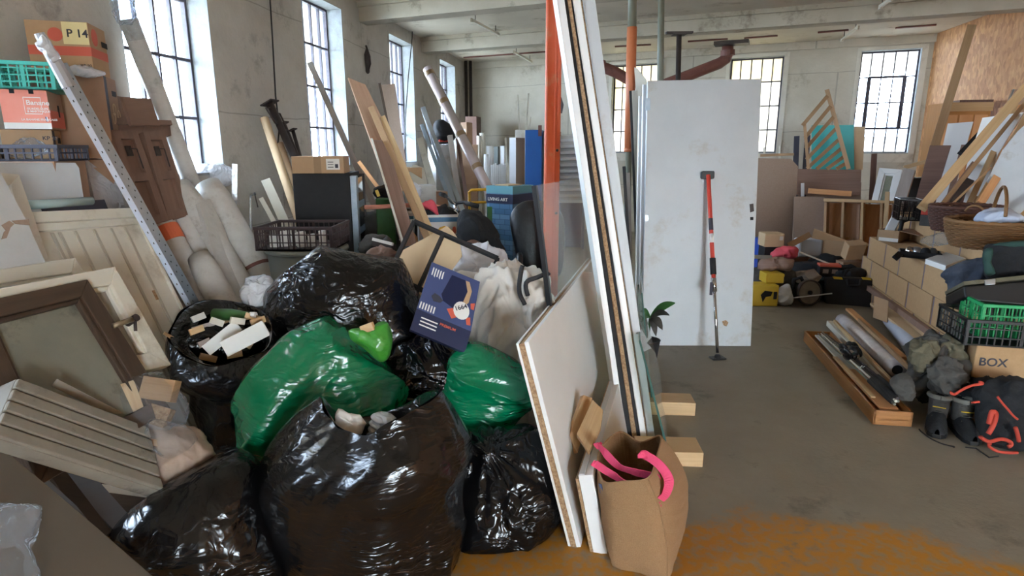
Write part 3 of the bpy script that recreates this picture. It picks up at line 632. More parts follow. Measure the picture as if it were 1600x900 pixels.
b.lathe(c0+V((0, 0, -.10)), [(.046+.004*math.cos(i*1.57), i*.006) for i in range(26)]+[(.03, .16)], 28, ax=(.25, .1, 1)); O('ribbed_bottle', b, 'bubble', None, 'clear ribbed plastic bottle standing in the mouth of the huge open sack', 'bottle', smooth=True)
bag('rubbish_bag', 'large green bag lying on the pile behind the huge open black sack', 'gr', [(505, 500), (522, 504), (545, 522), (575, 548), (605, 574), (634, 606), (625, 640), (605, 680), (560, 720), (480, 750), (410, 745), (392, 728), (372, 700), (366, 655), (372, 615), (392, 575), (440, 530)], 2.52, .26, amp=.045, sc=3.2, nu=220, nv=90, tension=3, seed=3, e=.72, stretch=ST1)
bag('rubbish_bag', 'smaller green bag on the right against the white panel', 'gr', [(700, 560), (735, 535), (775, 548), (815, 572), (840, 598), (842, 625), (815, 655), (778, 682), (745, 683), (710, 668), (690, 630), (686, 590)], 2.68, .20, amp=.035, sc=3.6, nu=180, nv=80, tension=3, seed=5, e=.8, stretch=ST2, fl=False)
bag('rubbish_bag', 'black knotted bag on the floor right of the huge open sack', 'bk', [(735, 672), (790, 668), (840, 665), (868, 690), (884, 735), (882, 790), (858, 840), (815, 872), (765, 882), (720, 874), (700, 800), (700, 730)], 2.34, .20, amp=.022, sc=3.4, seed=6, e=.75, knot=(762, 705, .035, 15))

bag('rubbish_bag', 'biggest black bag heaped at the back of the pile below the brown crate', 'bk', [(500, 381), (520, 386), (545, 391), (583, 400), (627, 406), (645, 436), (662, 470), (680, 500), (692, 530), (718, 560), (700, 600), (660, 640), (560, 660), (470, 640), (425, 600), (413, 530), (415, 470), (418, 455), (433, 440), (463, 413), (482, 394)], 3.02, .30, amp=.032, sc=2.6, tension=1, nu=220, seed=9, e=.7, stretch=V((1, 0, .1)).normalized())
bag('rubbish_bag', 'crumpled black bag between the lime bag and the navy box', 'bk', [(640, 530), (672, 520), (700, 545), (722, 565), (738, 590), (715, 625), (690, 650), (640, 660), (612, 630), (600, 590), (612, 555)], 2.72, .16, amp=.045, sc=5, seed=11, e=.85, fl=False)
bag('rubbish_bag', 'black bag at the bottom left, wrinkled top facing the window', 'bk', [(372, 702), (412, 735), (420, 790), (440, 850), (440, 910), (330, 960), (230, 930), (190, 880), (168, 845), (196, 806), (250, 765), (310, 730)], 1.95, .24, amp=.04, sc=2.6, seed=13, e=.68, stretch=ST1)
ob = openbag('rubbish_bag', 'open black bag full of wood scraps on the left of the pile',
    [(262, 528, 2.60), (285, 555, 2.50), (330, 572, 2.45), (385, 560, 2.45), (420, 542, 2.50), (425, 505, 2.65), (405, 482, 2.85), (360, 470, 2.98), (315, 470, 2.95), (282, 488, 2.80)],
    ((-1.20, 2.72, .48), .30, .27), ((-1.12, 2.66, 0), .24, .22), (-1.23, 2.72, 0), 'bk', amp=.04, seed=17, sink=.05)
O('crumpled_film', blob(MB(), [(285, 520), (330, 500), (385, 492), (415, 505), (418, 540), (380, 562), (325, 565), (285, 545)], 2.80, .05, nu=70, nv=30, amp=.03, sc=7, seed=19, fl=False), 'bk', None, 'crumpled black film filling the open scrap bag below the card strips', 'rubbish', smooth=True)
lb = T('rubbish_bag', 'small lime green bag lying between the large green and black bags', 'rubbish bag')
O('bag_skin', blob(MB(), [(546, 517), (560, 511), (575, 514), (590, 505), (606, 504), (613, 522), (613, 545), (606, 562), (594, 566), (578, 554), (562, 540), (550, 530)], 2.46, .08, nu=100, nv=44, tension=2, amp=.012, sc=9, seed=4, fl=False), 'lime', lb, smooth=True)
a = P(566, 515, 2.40); O('wood_offcut', MB().beam(P(565, 516, 2.42), P(584, 509, 2.42), .035, .03), 'pine', None, 'tiny pale wood block resting on the lime green bag', 'wood offcut', bev=.003)
# wood scraps and rubbish in the open bag
sc = [((322, 548), (372, 508), 2.66, 19, 'paper', 'white folded card lying in the open scrap bag'), ((350, 546), (416, 512), 2.58, 26, 'paper', 'wide white paper strip at the front of the open scrap bag'), ((340, 530), (362, 516), 2.72, 9, 'pine', 'short light offcut in the open scrap bag'),
      ((383, 492), (428, 505), 2.74, 9, 'pine', 'pale stick at the right rim of the open scrap bag'), ((300, 515), (335, 505), 2.74, 7, 'greyw', 'grey lath half hidden in the open scrap bag'), ((256, 520), (282, 536), 2.60, 5, 'pine', 'thin stick poking out left of the open scrap bag'), ((345, 504), (395, 494), 2.80, 8, 'tan', 'brown offcut behind the green bottle')]
for (a, c, Y, w, m, l) in sc: bd('wood_scrap' if m != 'paper' else 'card_strip', l, 'wood offcut' if m != 'paper' else 'card', (*a, Y), (*c, Y+.04), w, .012, m)
t = T('green_bottle', 'green plastic bottle with a white cap lying in the open scrap bag', 'bottle')
a, c = P(332, 491, 2.80), P(388, 492, 2.76); d = (c-a).normalized()
O('bottle_body', MB().tube([a, a+d*.01, a+d*.10, c, c+d*.012], [.012, .028, .028, .014, .012], 16), 'leaf', t, smooth=True); O('bottle_cap', MB().tube([c+d*.012, c+d*.04], .014, 14), 'whitep', t)
O('plastic_sheet', blob(MB(), [(372, 462), (385, 440), (402, 432), (420, 434), (430, 452), (425, 475), (405, 488), (385, 485)], 3.0, .09, nu=70, nv=30, amp=.04, sc=7, seed=3, fl=False), 'bubble', None, 'white translucent plastic sheet bunched up behind the open scrap bag', 'plastic sheet', smooth=True)
for k_, (a, c, m, l) in enumerate((((296, 520), (318, 512), 'pine', 'short pale chip at the left inside the open scrap bag'), ((312, 556), (338, 562), 'tan', 'brown chip low at the front of the open scrap bag'), ((372, 530), (392, 541), 'pine', 'square pine chip between the paper strips in the scrap bag'), ((360, 500), (382, 503), 'cream', 'white chip below the green bottle in the scrap bag'),
    ((392, 505), (414, 498), 'pine', 'pine chip beside the bottle cap in the scrap bag'), ((398, 520), (420, 522), 'tan', 'brown chip at the right rim of the scrap bag'), ((330, 500), (348, 506), 'cream', 'small white chip left of the green bottle in the scrap bag'), ((355, 556), (378, 552), 'cardp', 'tan card piece at the front rim of the scrap bag'), ((310, 540), (328, 532), 'greyw', 'grey chip near the left rim of the scrap bag'), ((300, 500), (320, 492), 'foam', 'grey foam bit at the back of the scrap bag'))):
    bd('wood_chip', l, 'wood offcut', (*a, 2.66), (*c, 2.70), 10, .02, m)
# duvet and pillow
t = T('duvet', 'folded off-white duvet with dark piping spilling beside the glass pane', 'duvet')
O('duvet_body', blob(MB(), [(748, 440), (770, 418), (800, 414), (825, 420), (852, 432), (862, 480), (868, 520), (850, 575), (820, 610), (770, 600), (740, 560), (738, 500)], 3.05, .20, amp=.085, sc=6, seed=21, e=.75, nu=170, stretch=V((.3, 0, 1)).normalized(), fl=False), 'duvet', t, smooth=True)
O('duvet_fold', blob(MB(), [(818, 425), (838, 430), (856, 445), (862, 485), (850, 520), (828, 528), (815, 500), (812, 460)], 2.90, .09, amp=.055, sc=7, seed=23, e=.75, nu=80, nv=40, fl=False), 'duvet', t, smooth=True)
for pts in ([(818, 418), (812, 438), (812, 458), (820, 476), (826, 495)], [(858, 430), (838, 434), (822, 442), (825, 462), (835, 475)]):
    O('piping', MB().tube(catm([P(q[0], q[1], 2.83) for q in pts], 4)[:-7], .011, 8), 'blackm', t, smooth=True)
O('pillow', blob(MB(), [(697, 376), (730, 384), (762, 382), (788, 395), (790, 415), (770, 440), (745, 465), (720, 455), (706, 420)], 3.62, .10, amp=.06, sc=7, seed=31, e=.8, nu=110, nv=40, fl=False), 'pillow', None, 'crumpled white pillow behind the black frame grid', 'pillow', smooth=True)
O('bedding_heap', blob(MB(), [(690, 440), (745, 425), (800, 440), (830, 520), (810, 700), (700, 700), (680, 560)], 3.25, .16, Db=.3, amp=.03, sc=3, seed=33, nu=80, nv=30), 'duvet', None, 'lower folds of pale bedding under the pillow and navy box', 'bedding', smooth=True)
# black picture frame grid
t = T('frame_grid', 'black metal frame with two empty panels leaning over the pile', 'frame'); pl = pl3((647, 344, 3.34), (778, 404, 3.22), (628, 416, 3.14))
TL, TR = onpl(647, 346, pl), onpl(778, 404, pl); BL, BR = onpl(608, 428, pl), onpl(735, 490, pl)
MT, MBm = onpl(692, 367, pl), onpl(652, 455, pl)
for a, b_ in ((TL, TR), (TL, BL), (TR, BR), (BL, BR), (MT, MBm)):
    O('frame_bar', MB().beam(a, b_, .020, .025, up=pl[1]), 'blackm', t, bev=.002)
pl = pl3((627, 393, 3.42), (698, 353, 3.52), (655, 450, 3.28))
sl('cardboard_sheet', 'plain tan cardboard sheet behind the black frame grid', 'cardboard', [(620, 400), (627, 392), (698, 353), (708, 362), (718, 376), (722, 400), (700, 430), (660, 500), (630, 500), (612, 420)], pl, .006, 'cardp')
# navy beer carton
t = T('beer_carton', 'navy beer carton with a round 1664 logo lying tilted on the pile', 'box'); pl = pl3((675, 409, 2.86), (750, 440, 2.86), (650, 480, 2.68))
q = [onpl(*c, pl) for c in ((675, 409), (750, 440), (736, 518), (651, 482))]; n = pl[1]; dn = (q[3]-q[0]).normalized()
O('carton_body', MB().slab(q, n, .10), 'navy', t, bev=.002)
e_ = [q[3], q[2], q[2]+dn*.10-n*.02, q[3]+dn*.10-n*.02]; O('carton_end', MB().slab(e_, n, .02), 'navyd', t)
def cq(u, v, o=.001): return q[0].lerp(q[1], u).lerp(q[3].lerp(q[2], u), v)+n*o
def cpoly(uv, m, nm, o=.002): return O(nm, MB().slab([cq(u, v, o) for u, v in uv], n, .001), m, t)
cpoly([(.44, .10), (.72, .10), (.80, .30), (.74, .62), (.60, .72), (.40, .66), (.34, .55)], 'navyd', 'dark_figure')
cpoly([(.18, .66), (.22, .58), (.32, .60), (.40, .66), (.36, .72), (.24, .74)], 'ink', 'hat_print')
cpoly([(.72, .10), (.80, .10), (.88, .26), (.86, .50), (.76, .64), (.74, .62), (.80, .30)], 'card', 'flap_print')
cpoly([(.50, .78), (.60, .72), (.70, .86), (.62, .92)], 'redprint', 'red_ribbon'); cpoly([(.90, .50), (.98, .46), (.98, .60), (.92, .60)], 'redprint', 'red_ribbon'); cpoly([(.86, .80), (.94, .76), (.97, .90), (.90, .92)], 'redprint', 'red_ribbon')
cpoly([(.76+.15*math.cos(a*.3491), .70+.17*math.sin(a*.3491)) for a in range(18)], 'paper', 'round_logo', .003)
ux = (q[1]-q[0]).normalized(); uy = -(q[3]-q[0]).normalized()
text('logo_lettering', '1664', cq(.655, .755, .003), (ux*.8+uy*.6), (uy*.8-ux*.6), .023, 'ink', t, off=.002)
for k_ in range(5): cpoly([(.06+.05*k_, .10+.006*k_), (.085+.05*k_, .10), (.085+.05*k_, .26+.03*(k_ % 2)), (.06+.05*k_, .26)], 'paper', 'small_print')
for k_ in range(6): cpoly([(.03+.05*k_, .84), (.055+.05*k_, .84), (.055+.05*k_, .97), (.03+.05*k_, .97)], 'paper', 'small_print')
text('carton_lettering', 'PREMIUM', e_[0].lerp(e_[1], .45)+dn*.035+n*.002, ux, uy, .014, 'redprint', t); 
for k_ in range(3): O('small_print', MB().box(e_[0].lerp(e_[1], .12)+dn*(.03+.018*k_)+n*.001, ux*.08, dn*.006, n*.001), 'paper', t)
# ------------------------------------------------------------ slabs, glass and long boards in the middle
def vslab(name, label, cat, a, b_, ztop, lean, th, m, z0=0.004, parent=None, group=None, bev=.002):
    """long upright slab: a,b = near/far floor points of its right face; top shifted left by lean"""
    a, b_ = V(a), V(b_); h = (b_-a).normalized(); s_ = V((-h.y, h.x, 0)); 
    if s_.x > 0: s_ = -s_
    up = s_*lean+V((0, 0, ztop-z0)); a.z = b_.z = z0
    nr = h.cross(up).normalized(); 
    if nr.x < 0: nr = -nr
    O_ = O(name, MB().box(a, b_-a, up, -nr*th), m, parent, label, cat, group, bev=bev, grain=b_-a); return a, b_, up, nr, h
t = T('worktop', 'thick white worktop slab with chipboard core standing on edge beside the bags', 'worktop')
p0, p1, up, nr, hh = vslab('laminate_face', None, None, (.275, 2.14, 0), (.775, 4.02, 0), .845, .22, .018, 'white', parent=t)
O('chipboard_core', MB().box(p0-nr*.0185, p1-p0, up*.995, -nr*.022), 'chip', t, grain=up)
O('back_laminate', MB().box(p0-nr*.041, p1-p0, up, -nr*.010), 'white', t, bev=.001)
# glass pane with black edge behind the worktop
t = T('glass_sheet', 'clear glass pane with a black edge strip standing behind the white worktop', 'glass')
g0, g1 = P(860, 486, 2.80), P(925, 420, 3.85); g2, g3 = P(835, 290, 2.86), P(912, 277, 3.90)
dn_ = (g0-g2); g0 = g2+dn_*1.0; base0 = tofloor(g2, g0, .01); base1 = tofloor(g3, g1, .01)
nrm = (g3-g2).cross(base0-g2).normalized(); nrm = nrm if nrm.x > 0 else -nrm
O('pane', MB().slab([g2, g3, base1, base0], nrm, .008), 'glass', t)
O('edge_strip', MB().beam(g2, base0, .028, .022, up=nrm), 'black', t)
# lower white slab / drawer side
t = T('boxed_board', 'low white boxed panel on edge between the worktop and the jute bag', 'panel')
p0, p1, up, nr, hh = vslab('panel_face', None, None, (.375, 2.10, 0), (.66, 3.12, 0), .335, .07, .055, 'white', parent=t)
O('panel_rail', MB().box(p0+up-nr*.030-V((0, 0, .0)), p1-p0, V((0, 0, .006)), -nr*.022), 'whiteg', t)
O('wood_lining', MB().box(p0-nr*.056, (p1-p0), up*.96, -nr*.012), 'chip', t)
# clamped wood offcuts on top
for (pix, Y, l) in (([(912, 617), (926, 622), (908, 690), (903, 708), (890, 680)], 2.40, 'rear of the two pine boards lying on the low white panel'), ([(926, 624), (942, 640), (938, 668), (920, 706), (901, 678)], 2.34, 'front pine board with a knot lying on the low white panel')):
    pl = pl3((pix[0][0], pix[0][1], Y+.18), (pix[2][0], pix[2][1], Y+.02), (pix[-1][0], pix[-1][1], Y)); sl('pine_offcut', l, 'wood offcut', pix, pl, .022, 'pine', bev=.002, grain=P(pix[0][0], pix[0][1], Y+.2)-P(pix[-1][0], pix[-1][1], Y))
t = None
# pack of long boards leaning to the left, edges towards the viewer
LB = [('white', 870, 935, 972, 882, 944, 980, 'leftmost long white-faced board of the leaning pack', 0), ('blackm', 882, 944, 980, 887, 952, 989, 'broad black edge strip in the leaning pack beside the leftmost white board', .01), ('chip', 887, 952, 989, 892, 957, 996, 'chipboard-core board between two black boards of the leaning pack', 0),
      ('blackm', 892, 957, 996, 895, 963, 1002, 'thin black board right of the chipboard core in the leaning pack', .008), ('white', 895, 963, 1002, 907, 977, 1011, 'middle long white board of the leaning pack', 0), ('chip', 907, 977, 1011, 911, 981, 1014, 'thin brown board between the white boards of the leaning pack', .006), ('whited', 911, 981, 1014, 930, 999, 1024, 'rightmost wide white board of the leaning pack', -.01)]
for (m, x0, x1, x2, r0, r1, r2, l, dy) in LB:
    Yb, Yt = 3.02+dy, 3.25+dy; pts = [P(x0-8.5, -60, Yt), P(r0-8.5, -60, Yt), P(r0, 0, Yt-.02), P(r2+1, 692, Yb), P(x2+1, 692, Yb), P(x0, 0, Yt-.02)]
    pts[3].z = pts[4].z = .004
    O('leaning_board', MB().slab(pts, V((.1, -1, .05)).normalized(), .10), m, None, l, 'board', bev=.001, grain=(0, 0, 1))
# green glass sheets leaning at the right of the pack
t = T('glass_sheet', 'greenish glass sheet on edge leaning at the right of the board pack', 'glass')
a0, a1 = G(1049, 727), V((1.06, 4.1, 0)); b0 = P(1000, 533, 2.92); dd = a1-a0; nr_ = dd.cross(b0-a0).normalized(); nr_ = nr_ if nr_.x > 0 else -nr_
O('pane', MB().slab([a0, a1, b0+dd, b0], nr_, .006), 'glassr', t); O('polished_edge', MB().beam(a0, b0, .008, .01, up=nr_), 'glasse', t); O('polished_edge', MB().beam(b0, b0+dd, .008, .008, up=nr_), 'glasse', t)
t = T('glass_sheet', 'taller glass sheet behind, its edge rising to the plant', 'glass')
a0 = V((.86, 3.45, 0)); a1 = V((1.03, 4.3, 0)); b0 = P(1003, 458, 3.62); dd = a1-a0; nr_ = dd.cross(b0-a0).normalized(); nr_ = nr_ if nr_.x > 0 else -nr_
O('pane', MB().slab([a0, a1, b0+dd, b0], nr_, .005), 'glassr', t); O('polished_edge', MB().beam(a0, b0, .010, .008, up=nr_), 'glasse', t)
# wooden support blocks
for (l, px, pyb, w, h, dp_, wl) in (('nearer pine block on the floor under the glass sheets', 1098, 730, .155, .078, .17, .32), ('farther pine block on the floor under the glass sheets', 1086, 650, .14, .082, .15, .28)):
    c = G(px, pyb); O('support_block', MB().box(c+V((-wl, .02, .0)), (wl, -.02, 0), (.01, dp_, 0), (0, 0, h)), 'pine', None, l, 'wood block', 'support blocks', bev=.003, grain=(1, 0, 0))
# jute shopping bag
t = T('jute_bag', 'open jute shopping bag with pink webbing handles on the floor', 'shopping bag')
rim = [P(942, 751, 2.08), P(975, 752, 2.02), P(1013, 747, 1.99), P(1026, 715, 2.14), P(1032, 681, 2.34), P(1000, 691, 2.34), P(968, 675, 2.36), P(936, 706, 2.22)]
bas = [P(957, 886, 2.03), P(1000, 893, 1.99), P(1042, 902, 1.955), P(1055, 880, 2.08), P(1060, 845, 2.25), P(1020, 835, 2.28), P(985, 830, 2.30), P(962, 856, 2.16)]
for q_ in bas: q_.z = .003
mid = [a.lerp(b, .5) for a, b in zip(rim, bas)]
for i, (dx, dy) in enumerate(((-.010, -.01), (0, -.03), (.025, -.01), (.07, .02), (.075, .06), (0, .05), (0, .04), (-.02, 0))): mid[i] += V((dx, dy, 0))
def jfn(off):
    R, Mi, B = [catm(z, 5) for z in (rim, mid, bas)]; k = len(R)
    def f(u, v):
        i = int(round(u*k)) % k; a, b, c = R[i], Mi[i], B[i]; p = a*(1-v)*(1-2*v)+b*4*v*(1-v)+c*v*(2*v-1)
        ce = V((sum(q.x for q in Mi)/k, sum(q.y for q in Mi)/k, p.z)); p += (ce-p).normalized()*(off+.006*noise.noise(p*14)+.004*noise.noise(p*40)); p.z = max(p.z, .003+off); return p
    return f, k
f, k = jfn(0); b = MB().grid(f, k, 24, True); O('bag_body', b, 'jute', t, smooth=False)
f2, k = jfn(.004); O('bag_lining', MB().grid(f2, k, 24, True), 'jutei', t)
bb = MB(); bb.add([q+V((0, 0, .004)) for q in catm(bas, 2)], [tuple(range(16))]); O('bag_bottom', bb, 'jute', t)
O('rim_seam', MB().tube(catm(rim, 5)+[catm(rim, 5)[0]], .004, 6), 'jute', t, smooth=True)
O('corner_seam', MB().tube([f(.25, v/12)+V((0, -.003, 0)) for v in range(13)], .004, 6), 'jute', t, smooth=True)
def ribbon(pts, w, nm='handle'):
    c = catm([P(*q) for q in pts], 6)[:-6*1]; c = c[:len(c)-0]; vs = []; fs = []
    up = V((0, -.6, .8))
    for i, p in enumerate(c):
        d = (c[min(i+1, len(c)-1)]-c[max(i-1, 0)]).normalized(); s_ = d.cross(V((0, 1, .25))).normalized(); nn_ = d.cross(s_)
        for sx_, tt in ((-1, -1), (1, -1), (1, 1), (-1, 1)): vs.append(p+s_*sx_*w/2+nn_*tt*.0018)
    for i in range(len(c)-1):
        for j in range(4): fs.append((i*4+j, i*4+(j+1) % 4, (i+1)*4+(j+1) % 4, (i+1)*4+j))
    fs += [(3, 2, 1, 0), tuple((len(c)-1)*4+j for j in range(4))]
    O(nm, MB().add(vs, fs), 'pink', t)
ribbon([(938, 698, 2.22), (944, 706, 2.18), (966, 728, 2.13), (990, 737, 2.08), (1015, 743, 2.06), (1026, 748, 2.05), (1023, 764, 2.04), (1018, 770, 2.04), (1016, 772, 2.04)], .034)
ribbon([(930, 724, 2.12), (946, 735, 2.10), (964, 746, 2.07), (978, 756, 2.03), (978, 758, 2.03)], .034, 'handle')
ribbon([(1004, 716, 2.06), (1012, 713, 2.07), (1032, 728, 2.05), (1045, 750, 2.02), (1040, 772, 2.0), (1028, 783, 1.985), (1024, 785, 1.98)], .036)
O('blue_print', MB().slab([P(935, 755, 2.10), P(940, 757, 2.075), P(955, 850, 2.05), P(948, 840, 2.10)], V((-.6, -.8, 0)), .002), 'navy', t)
# plant
t = T('potted_plant', 'small plant with drooping striped leaves beside the white door', 'plant')
c = P(1012, 535, 4.35); O('pot', MB().lathe((c.x, c.y, 0), [(.07, 0), (.09, .16), (.095, .17), (.08, .17), (.07, .15), (0, .14)], 20), 'blackm', t, smooth=True)
top = P(1016, 497, 4.30); O('stem', MB().tube([V((c.x, c.y, .14)), V((c.x+.01, c.y, .35)), top], .010, 8), 'leaf', t, smooth=True)
def leaf(b0, tip, w, m, droop=.03):
    d = tip-b0; s_ = d.cross(V((0, -1, .4))).normalized(); vs = []; n_ = 9
    for i in range(n_):
        u = i/(n_-1); p = b0+d*u+V((0, 0, droop*math.sin(u*math.pi))); ww = w*math.sin(math.pi*min(1, u*.94+.05))**.7
        vs += [p-s_*ww, p+V((0, 0, -.006)), p+s_*ww]
    fs = []
    for i in range(n_-1): fs += [(3*i, 3*i+1, 3*i+4, 3*i+3), (3*i+1, 3*i+2, 3*i+5, 3*i+4)]
    O('leaf', MB().add(vs, fs), m, t, smooth=True)
for tip, w, m in (((1055, 473, 4.15), .028, 'leaf'), ((1000, 487, 4.2), .02, 'leaf'), ((1046, 492, 4.1), .022, 'greyf'), ((1035, 515, 4.15), .03, 'greyf'), ((1025, 525, 4.2), .026, 'greyf'), ((1002, 503, 4.2), .018, 'leaf')): leaf(top, P(*tip), w, m)
# ------------------------------------------------------------ posts, door, props
t = T('steel_post', 'thick orange painted steel post in the middle of the room', 'post'); c = P(862, 285, 4.02); c.z = 0
r = .5*24*dep(P(862, 200, 4.02))/FPX
O('post_shaft', MB().box(c+V((-r, -r*.8, .012)), (2*r, 0, 0), (0, r*1.6, 0), (0, 0, HC)), 'orange', t, bev=.012)
O('post_rib', MB().box(c+V((r*.15, -r*.8-.006, .012)), (.014, 0, 0), (0, .01, 0), (0, 0, HC)), 'orange', t, bev=.003)
O('base_plate', MB().cbox(c, .26, .26, .012), 'orange', t)
for z_ in (1.55, 2.3, 1.15): O('bolt', MB().tube([c+V((r*.6, -r*.8-.006, z_)), c+V((r*.6, -r*.8+.004, z_))], .009, 8), 'iron', t)
def prop(lab, pts, segs, w):
    """adjustable prop: pts bottom, top (px,py,Y); segs = (fraction from top, material, width factor)"""
    t = T('steel_prop', lab, 'prop'); a, b_ = P(*pts[0]), P(*pts[1]); a = tofloor(b_, a, 0)
    rr = .5*w*dep(b_)/FPX; prev = b_; f0 = 0
    for f1, m, k in segs:
        q = b_.lerp(a, f1); O('tube_section', MB().tube([prev, q], rr*k, 14), m, t, smooth=False); prev = q
    O('foot_plate', MB().cbox((a.x, a.y, 0), .14, .14, .008), 'iron', t); O('head_plate', MB().cbox((b_.x, b_.y, b_.z-.006), .14, .14, .008), 'iron', t)
    for p in t.children:
        if p.name.startswith('tube'):
            for f_ in p.data.polygons:
                if len(f_.vertices) == 4: f_.use_smooth = True
    return t
def ztop(px, py, Y, z=HC-.01):
    return (px, py, Y)
prop('tall prop, olive above and orange below, left of the white door', ((978, 420, 5.6), (991, -95, 5.6)), [(.21, 'oliveg', 1), (.52, 'orange2', 1.15), (.53, 'orange2', 1.2), (1.0, 'oliveg', .8)], 14)
prop('olive prop with an orange lower end rising behind the white door', ((1030, 250, 6.0), (1034, -60, 6.0)), [(.48, 'oliveg', 1), (1.0, 'orange2', .95)], 10.5)
prop('short dark prop with a wide T head behind the white door', ((1058, 200, 7.0), (1061, 54, 7.0)), [(1.0, 'iron', 1)], 8)
h = P(1061, 53, 7.0); O('prop_head_bar', MB().box(h+V((-.14, -.03, .0)), (.28, -.02, 0), (0, .06, 0), (0, 0, .02)), 'iron', [o for o in COL.objects if o.get('label', '').startswith('short dark prop')][0])
# big white door leaf
t = T('door_leaf', 'large plain white door leaf propped upright in the aisle', 'door'); pl = pl3((1003, 540, 4.72), (1173, 543, 4.70), (1012, 125, 4.98))
q = [onpl(*c, pl) for c in ((1012, 126), (1190, 123), (1173, 543), (1003, 540))]; n = pl[1]
for i in (2, 3): q[i].z = .003
O('door_slab', MB().slab(q, n, .04), 'whited', t, bev=.003)
def dpt(px, py, o=.0015): return onpl(px, py, pl)+n*o
for pix, nm, m in ((((1171, 319), (1177, 318), (1178, 330), (1172, 332)), 'lock_hole', 'iron'), (((1172, 339), (1177, 339), (1177, 344), (1172, 344)), 'key_hole', 'hole'), (((1128, 502), (1134, 500), (1138, 504), (1135, 510), (1130, 508)), 'chipped_patch', 'chip'), (((1008, 154), (1016, 153), (1016, 172), (1008, 173)), 'hinge', 'steel'), (((1008, 336), (1013, 336), (1013, 345), (1008, 345)), 'hinge', 'steel')):
    O(nm, MB().slab([dpt(*c, .003) for c in pix], n, .004), m, t)
for k_, (x0, w, m, y0, l) in enumerate(((1003, 5, 'whitep', 132, 'first white panel edge stacked behind the door leaf'), (997, 5, 'white', 150, 'second white panel edge stacked behind the door leaf'))):
    a0, a1 = P(x0+2, y0, 5.08+.07*k_), P(x0-6, 540, 4.80+.07*k_); a1 = tofloor(a0, a1, .004)
    O('white_board', MB().box(a1+V((0, 0, 0)), V((.8, .0, 0)), a0-a1, V((0, .035, 0))), m, None, l, 'panel', bev=.002)
# telescopic support pole against the door
t = T('telescopic_pole', 'red and chrome telescopic support pole leaning on the white door', 'support pole')
f0 = G(1121, 561); f0.z = .02; tp = onpl(1104, 274, pl)+n*.045; d = (tp-f0).normalized(); L = (tp-f0).length
def seg(a, b_, r, m, nm): O(nm, MB().tube([f0+d*L*a, f0+d*L*b_], r, 18), m, t, smooth=True)
seg(.02, .40, .012, 'chrome', 'inner_tube'); seg(.42, 1.0, .0165, 'redp', 'outer_tube'); seg(.445, .535, .023, 'blackm', 'foam_grip'); seg(.62, .67, .0172, 'paper', 'label_sticker'); seg(.69, .755, .0172, 'ink', 'label_sticker')
seg(.35, .425, .021, 'chrome', 'clamp_collar')
c = f0+d*L*.385; O('clamp_lever', MB().beam(c+V((-.03, -.03, .03)), c+V((-.028, -.028, -.07)), .022, .012), 'ink', t, bev=.003)
O('foot_pad', MB().cbox((f0.x, f0.y, .003), .11, .075, .012, .2).lathe((f0.x, f0.y, .012), [(.028, 0), (.018, .025)], 14), 'black', t, bev=.004)
xx_ = V((1, 0, 0)); zz_ = n.cross(xx_).normalized(); O('head_pad', MB().slab([tp+xx_*a+zz_*b_ for a, b_ in ((-.045, -.03), (.045, -.03), (.05, -.02), (.05, .02), (.045, .03), (-.045, .03), (-.05, .02), (-.05, -.02))], n, .043), 'black', t, bev=.004)
# uprights between the pack and the door
for a, b_, w, th, m, l in (((985, 142, 5.3), (993, 345, 5.2), 4, .02, 'black', 'thin black strip standing left of the white door'), ((990, 142, 5.35), (1001, 345, 5.2), 12, .03, 'cream', 'cream painted board standing left of the white door'), ((975, 260, 5.0), (985, 440, 4.9), 5, .03, 'blackm', 'narrow black upright beside the leaning pack'),
                           ((981, 270, 5.5), (985, 440, 5.4), 7, .03, 'greyw', 'grey upright lath beside the leaning pack')):
    bd('upright_board', l, 'board', a, b_, w, th, m, floor=True)
pl_ = pl3((992, 106, 5.5), (1012, 128, 5.45), (1000, 300, 5.35)); sl('torn_board', 'torn pale board with a broken tip rising left of the door', 'board', [(991, 105), (996, 107), (1010, 124), (1010, 300), (1001, 300), (996, 180)], pl_, .02, 'cream', grain=(0, 0, 1))
# ------------------------------------------------------------ left: stacked cartons against the wall
def printtext(fr, s, u, v, h, m, t, nm='box_lettering', kw=1.0): return text(nm, s, fr.p(u, v)-fr.y*.0012, fr.x, (0, 0, 1), h, m, t, off=.001, kw=kw)
def sidetext(fr, s, w, v, h, m, t, nm='box_lettering', vert=False):
    o = fr.p(1, v)+fr.y*(w*fr.d)+fr.x*.0012
    return text(nm, s, o, (0, 0, 1) if vert else fr.y, -fr.y if vert else (0, 0, 1), h, m, t, off=.001)
# wooden chest carrying the cartons, hidden mostly behind the white panels
cb = Fr(60, 3.25, 200, 3.62, 420, 245, .14, zt=1.50); cb.o.z = 0; cb.h = 1.50
t = T('wooden_chest', 'dull brown wooden chest under the stacked fruit cartons at the left wall', 'chest')
O('chest_body', MB().box(cb.o, cb.X, cb.y*cb.d, V((0, 0, cb.h))), 'cardd', t, bev=.004); decal('chest_door', cb, .03, .03, .48, .97, 'cardd', t, t=.01); decal('chest_door', cb, .52, .03, .97, .97, 'cardd', t, t=.01)
# carton marked KP 20
f = Fr(8, 3.08, 88, 3.18, 253, 203, .30, zb=1.505); f.h = 1.665-1.505
f.h = P(88, 203, 3.18).z-1.505
t = carton('fruit_carton', 'tan fruit carton marked KP 20, second from the bottom of the left stack', f, 'card', tapev=True, seam='card')
printtext(f, 'KP 20', .80, .66, .020, 'ink', t); O('side_pattern', MB().box(f.p(1, .02)+f.y*.01, f.y*.07, V((0, 0, f.h*.96)), f.x*.0012), 'ink', t)
O('hand_hole', MB().box(f.p(1, .55)+f.y*.16, f.y*.09, V((0, 0, .03)), f.x*.002), 'hole', t)
z1 = 1.505+f.h
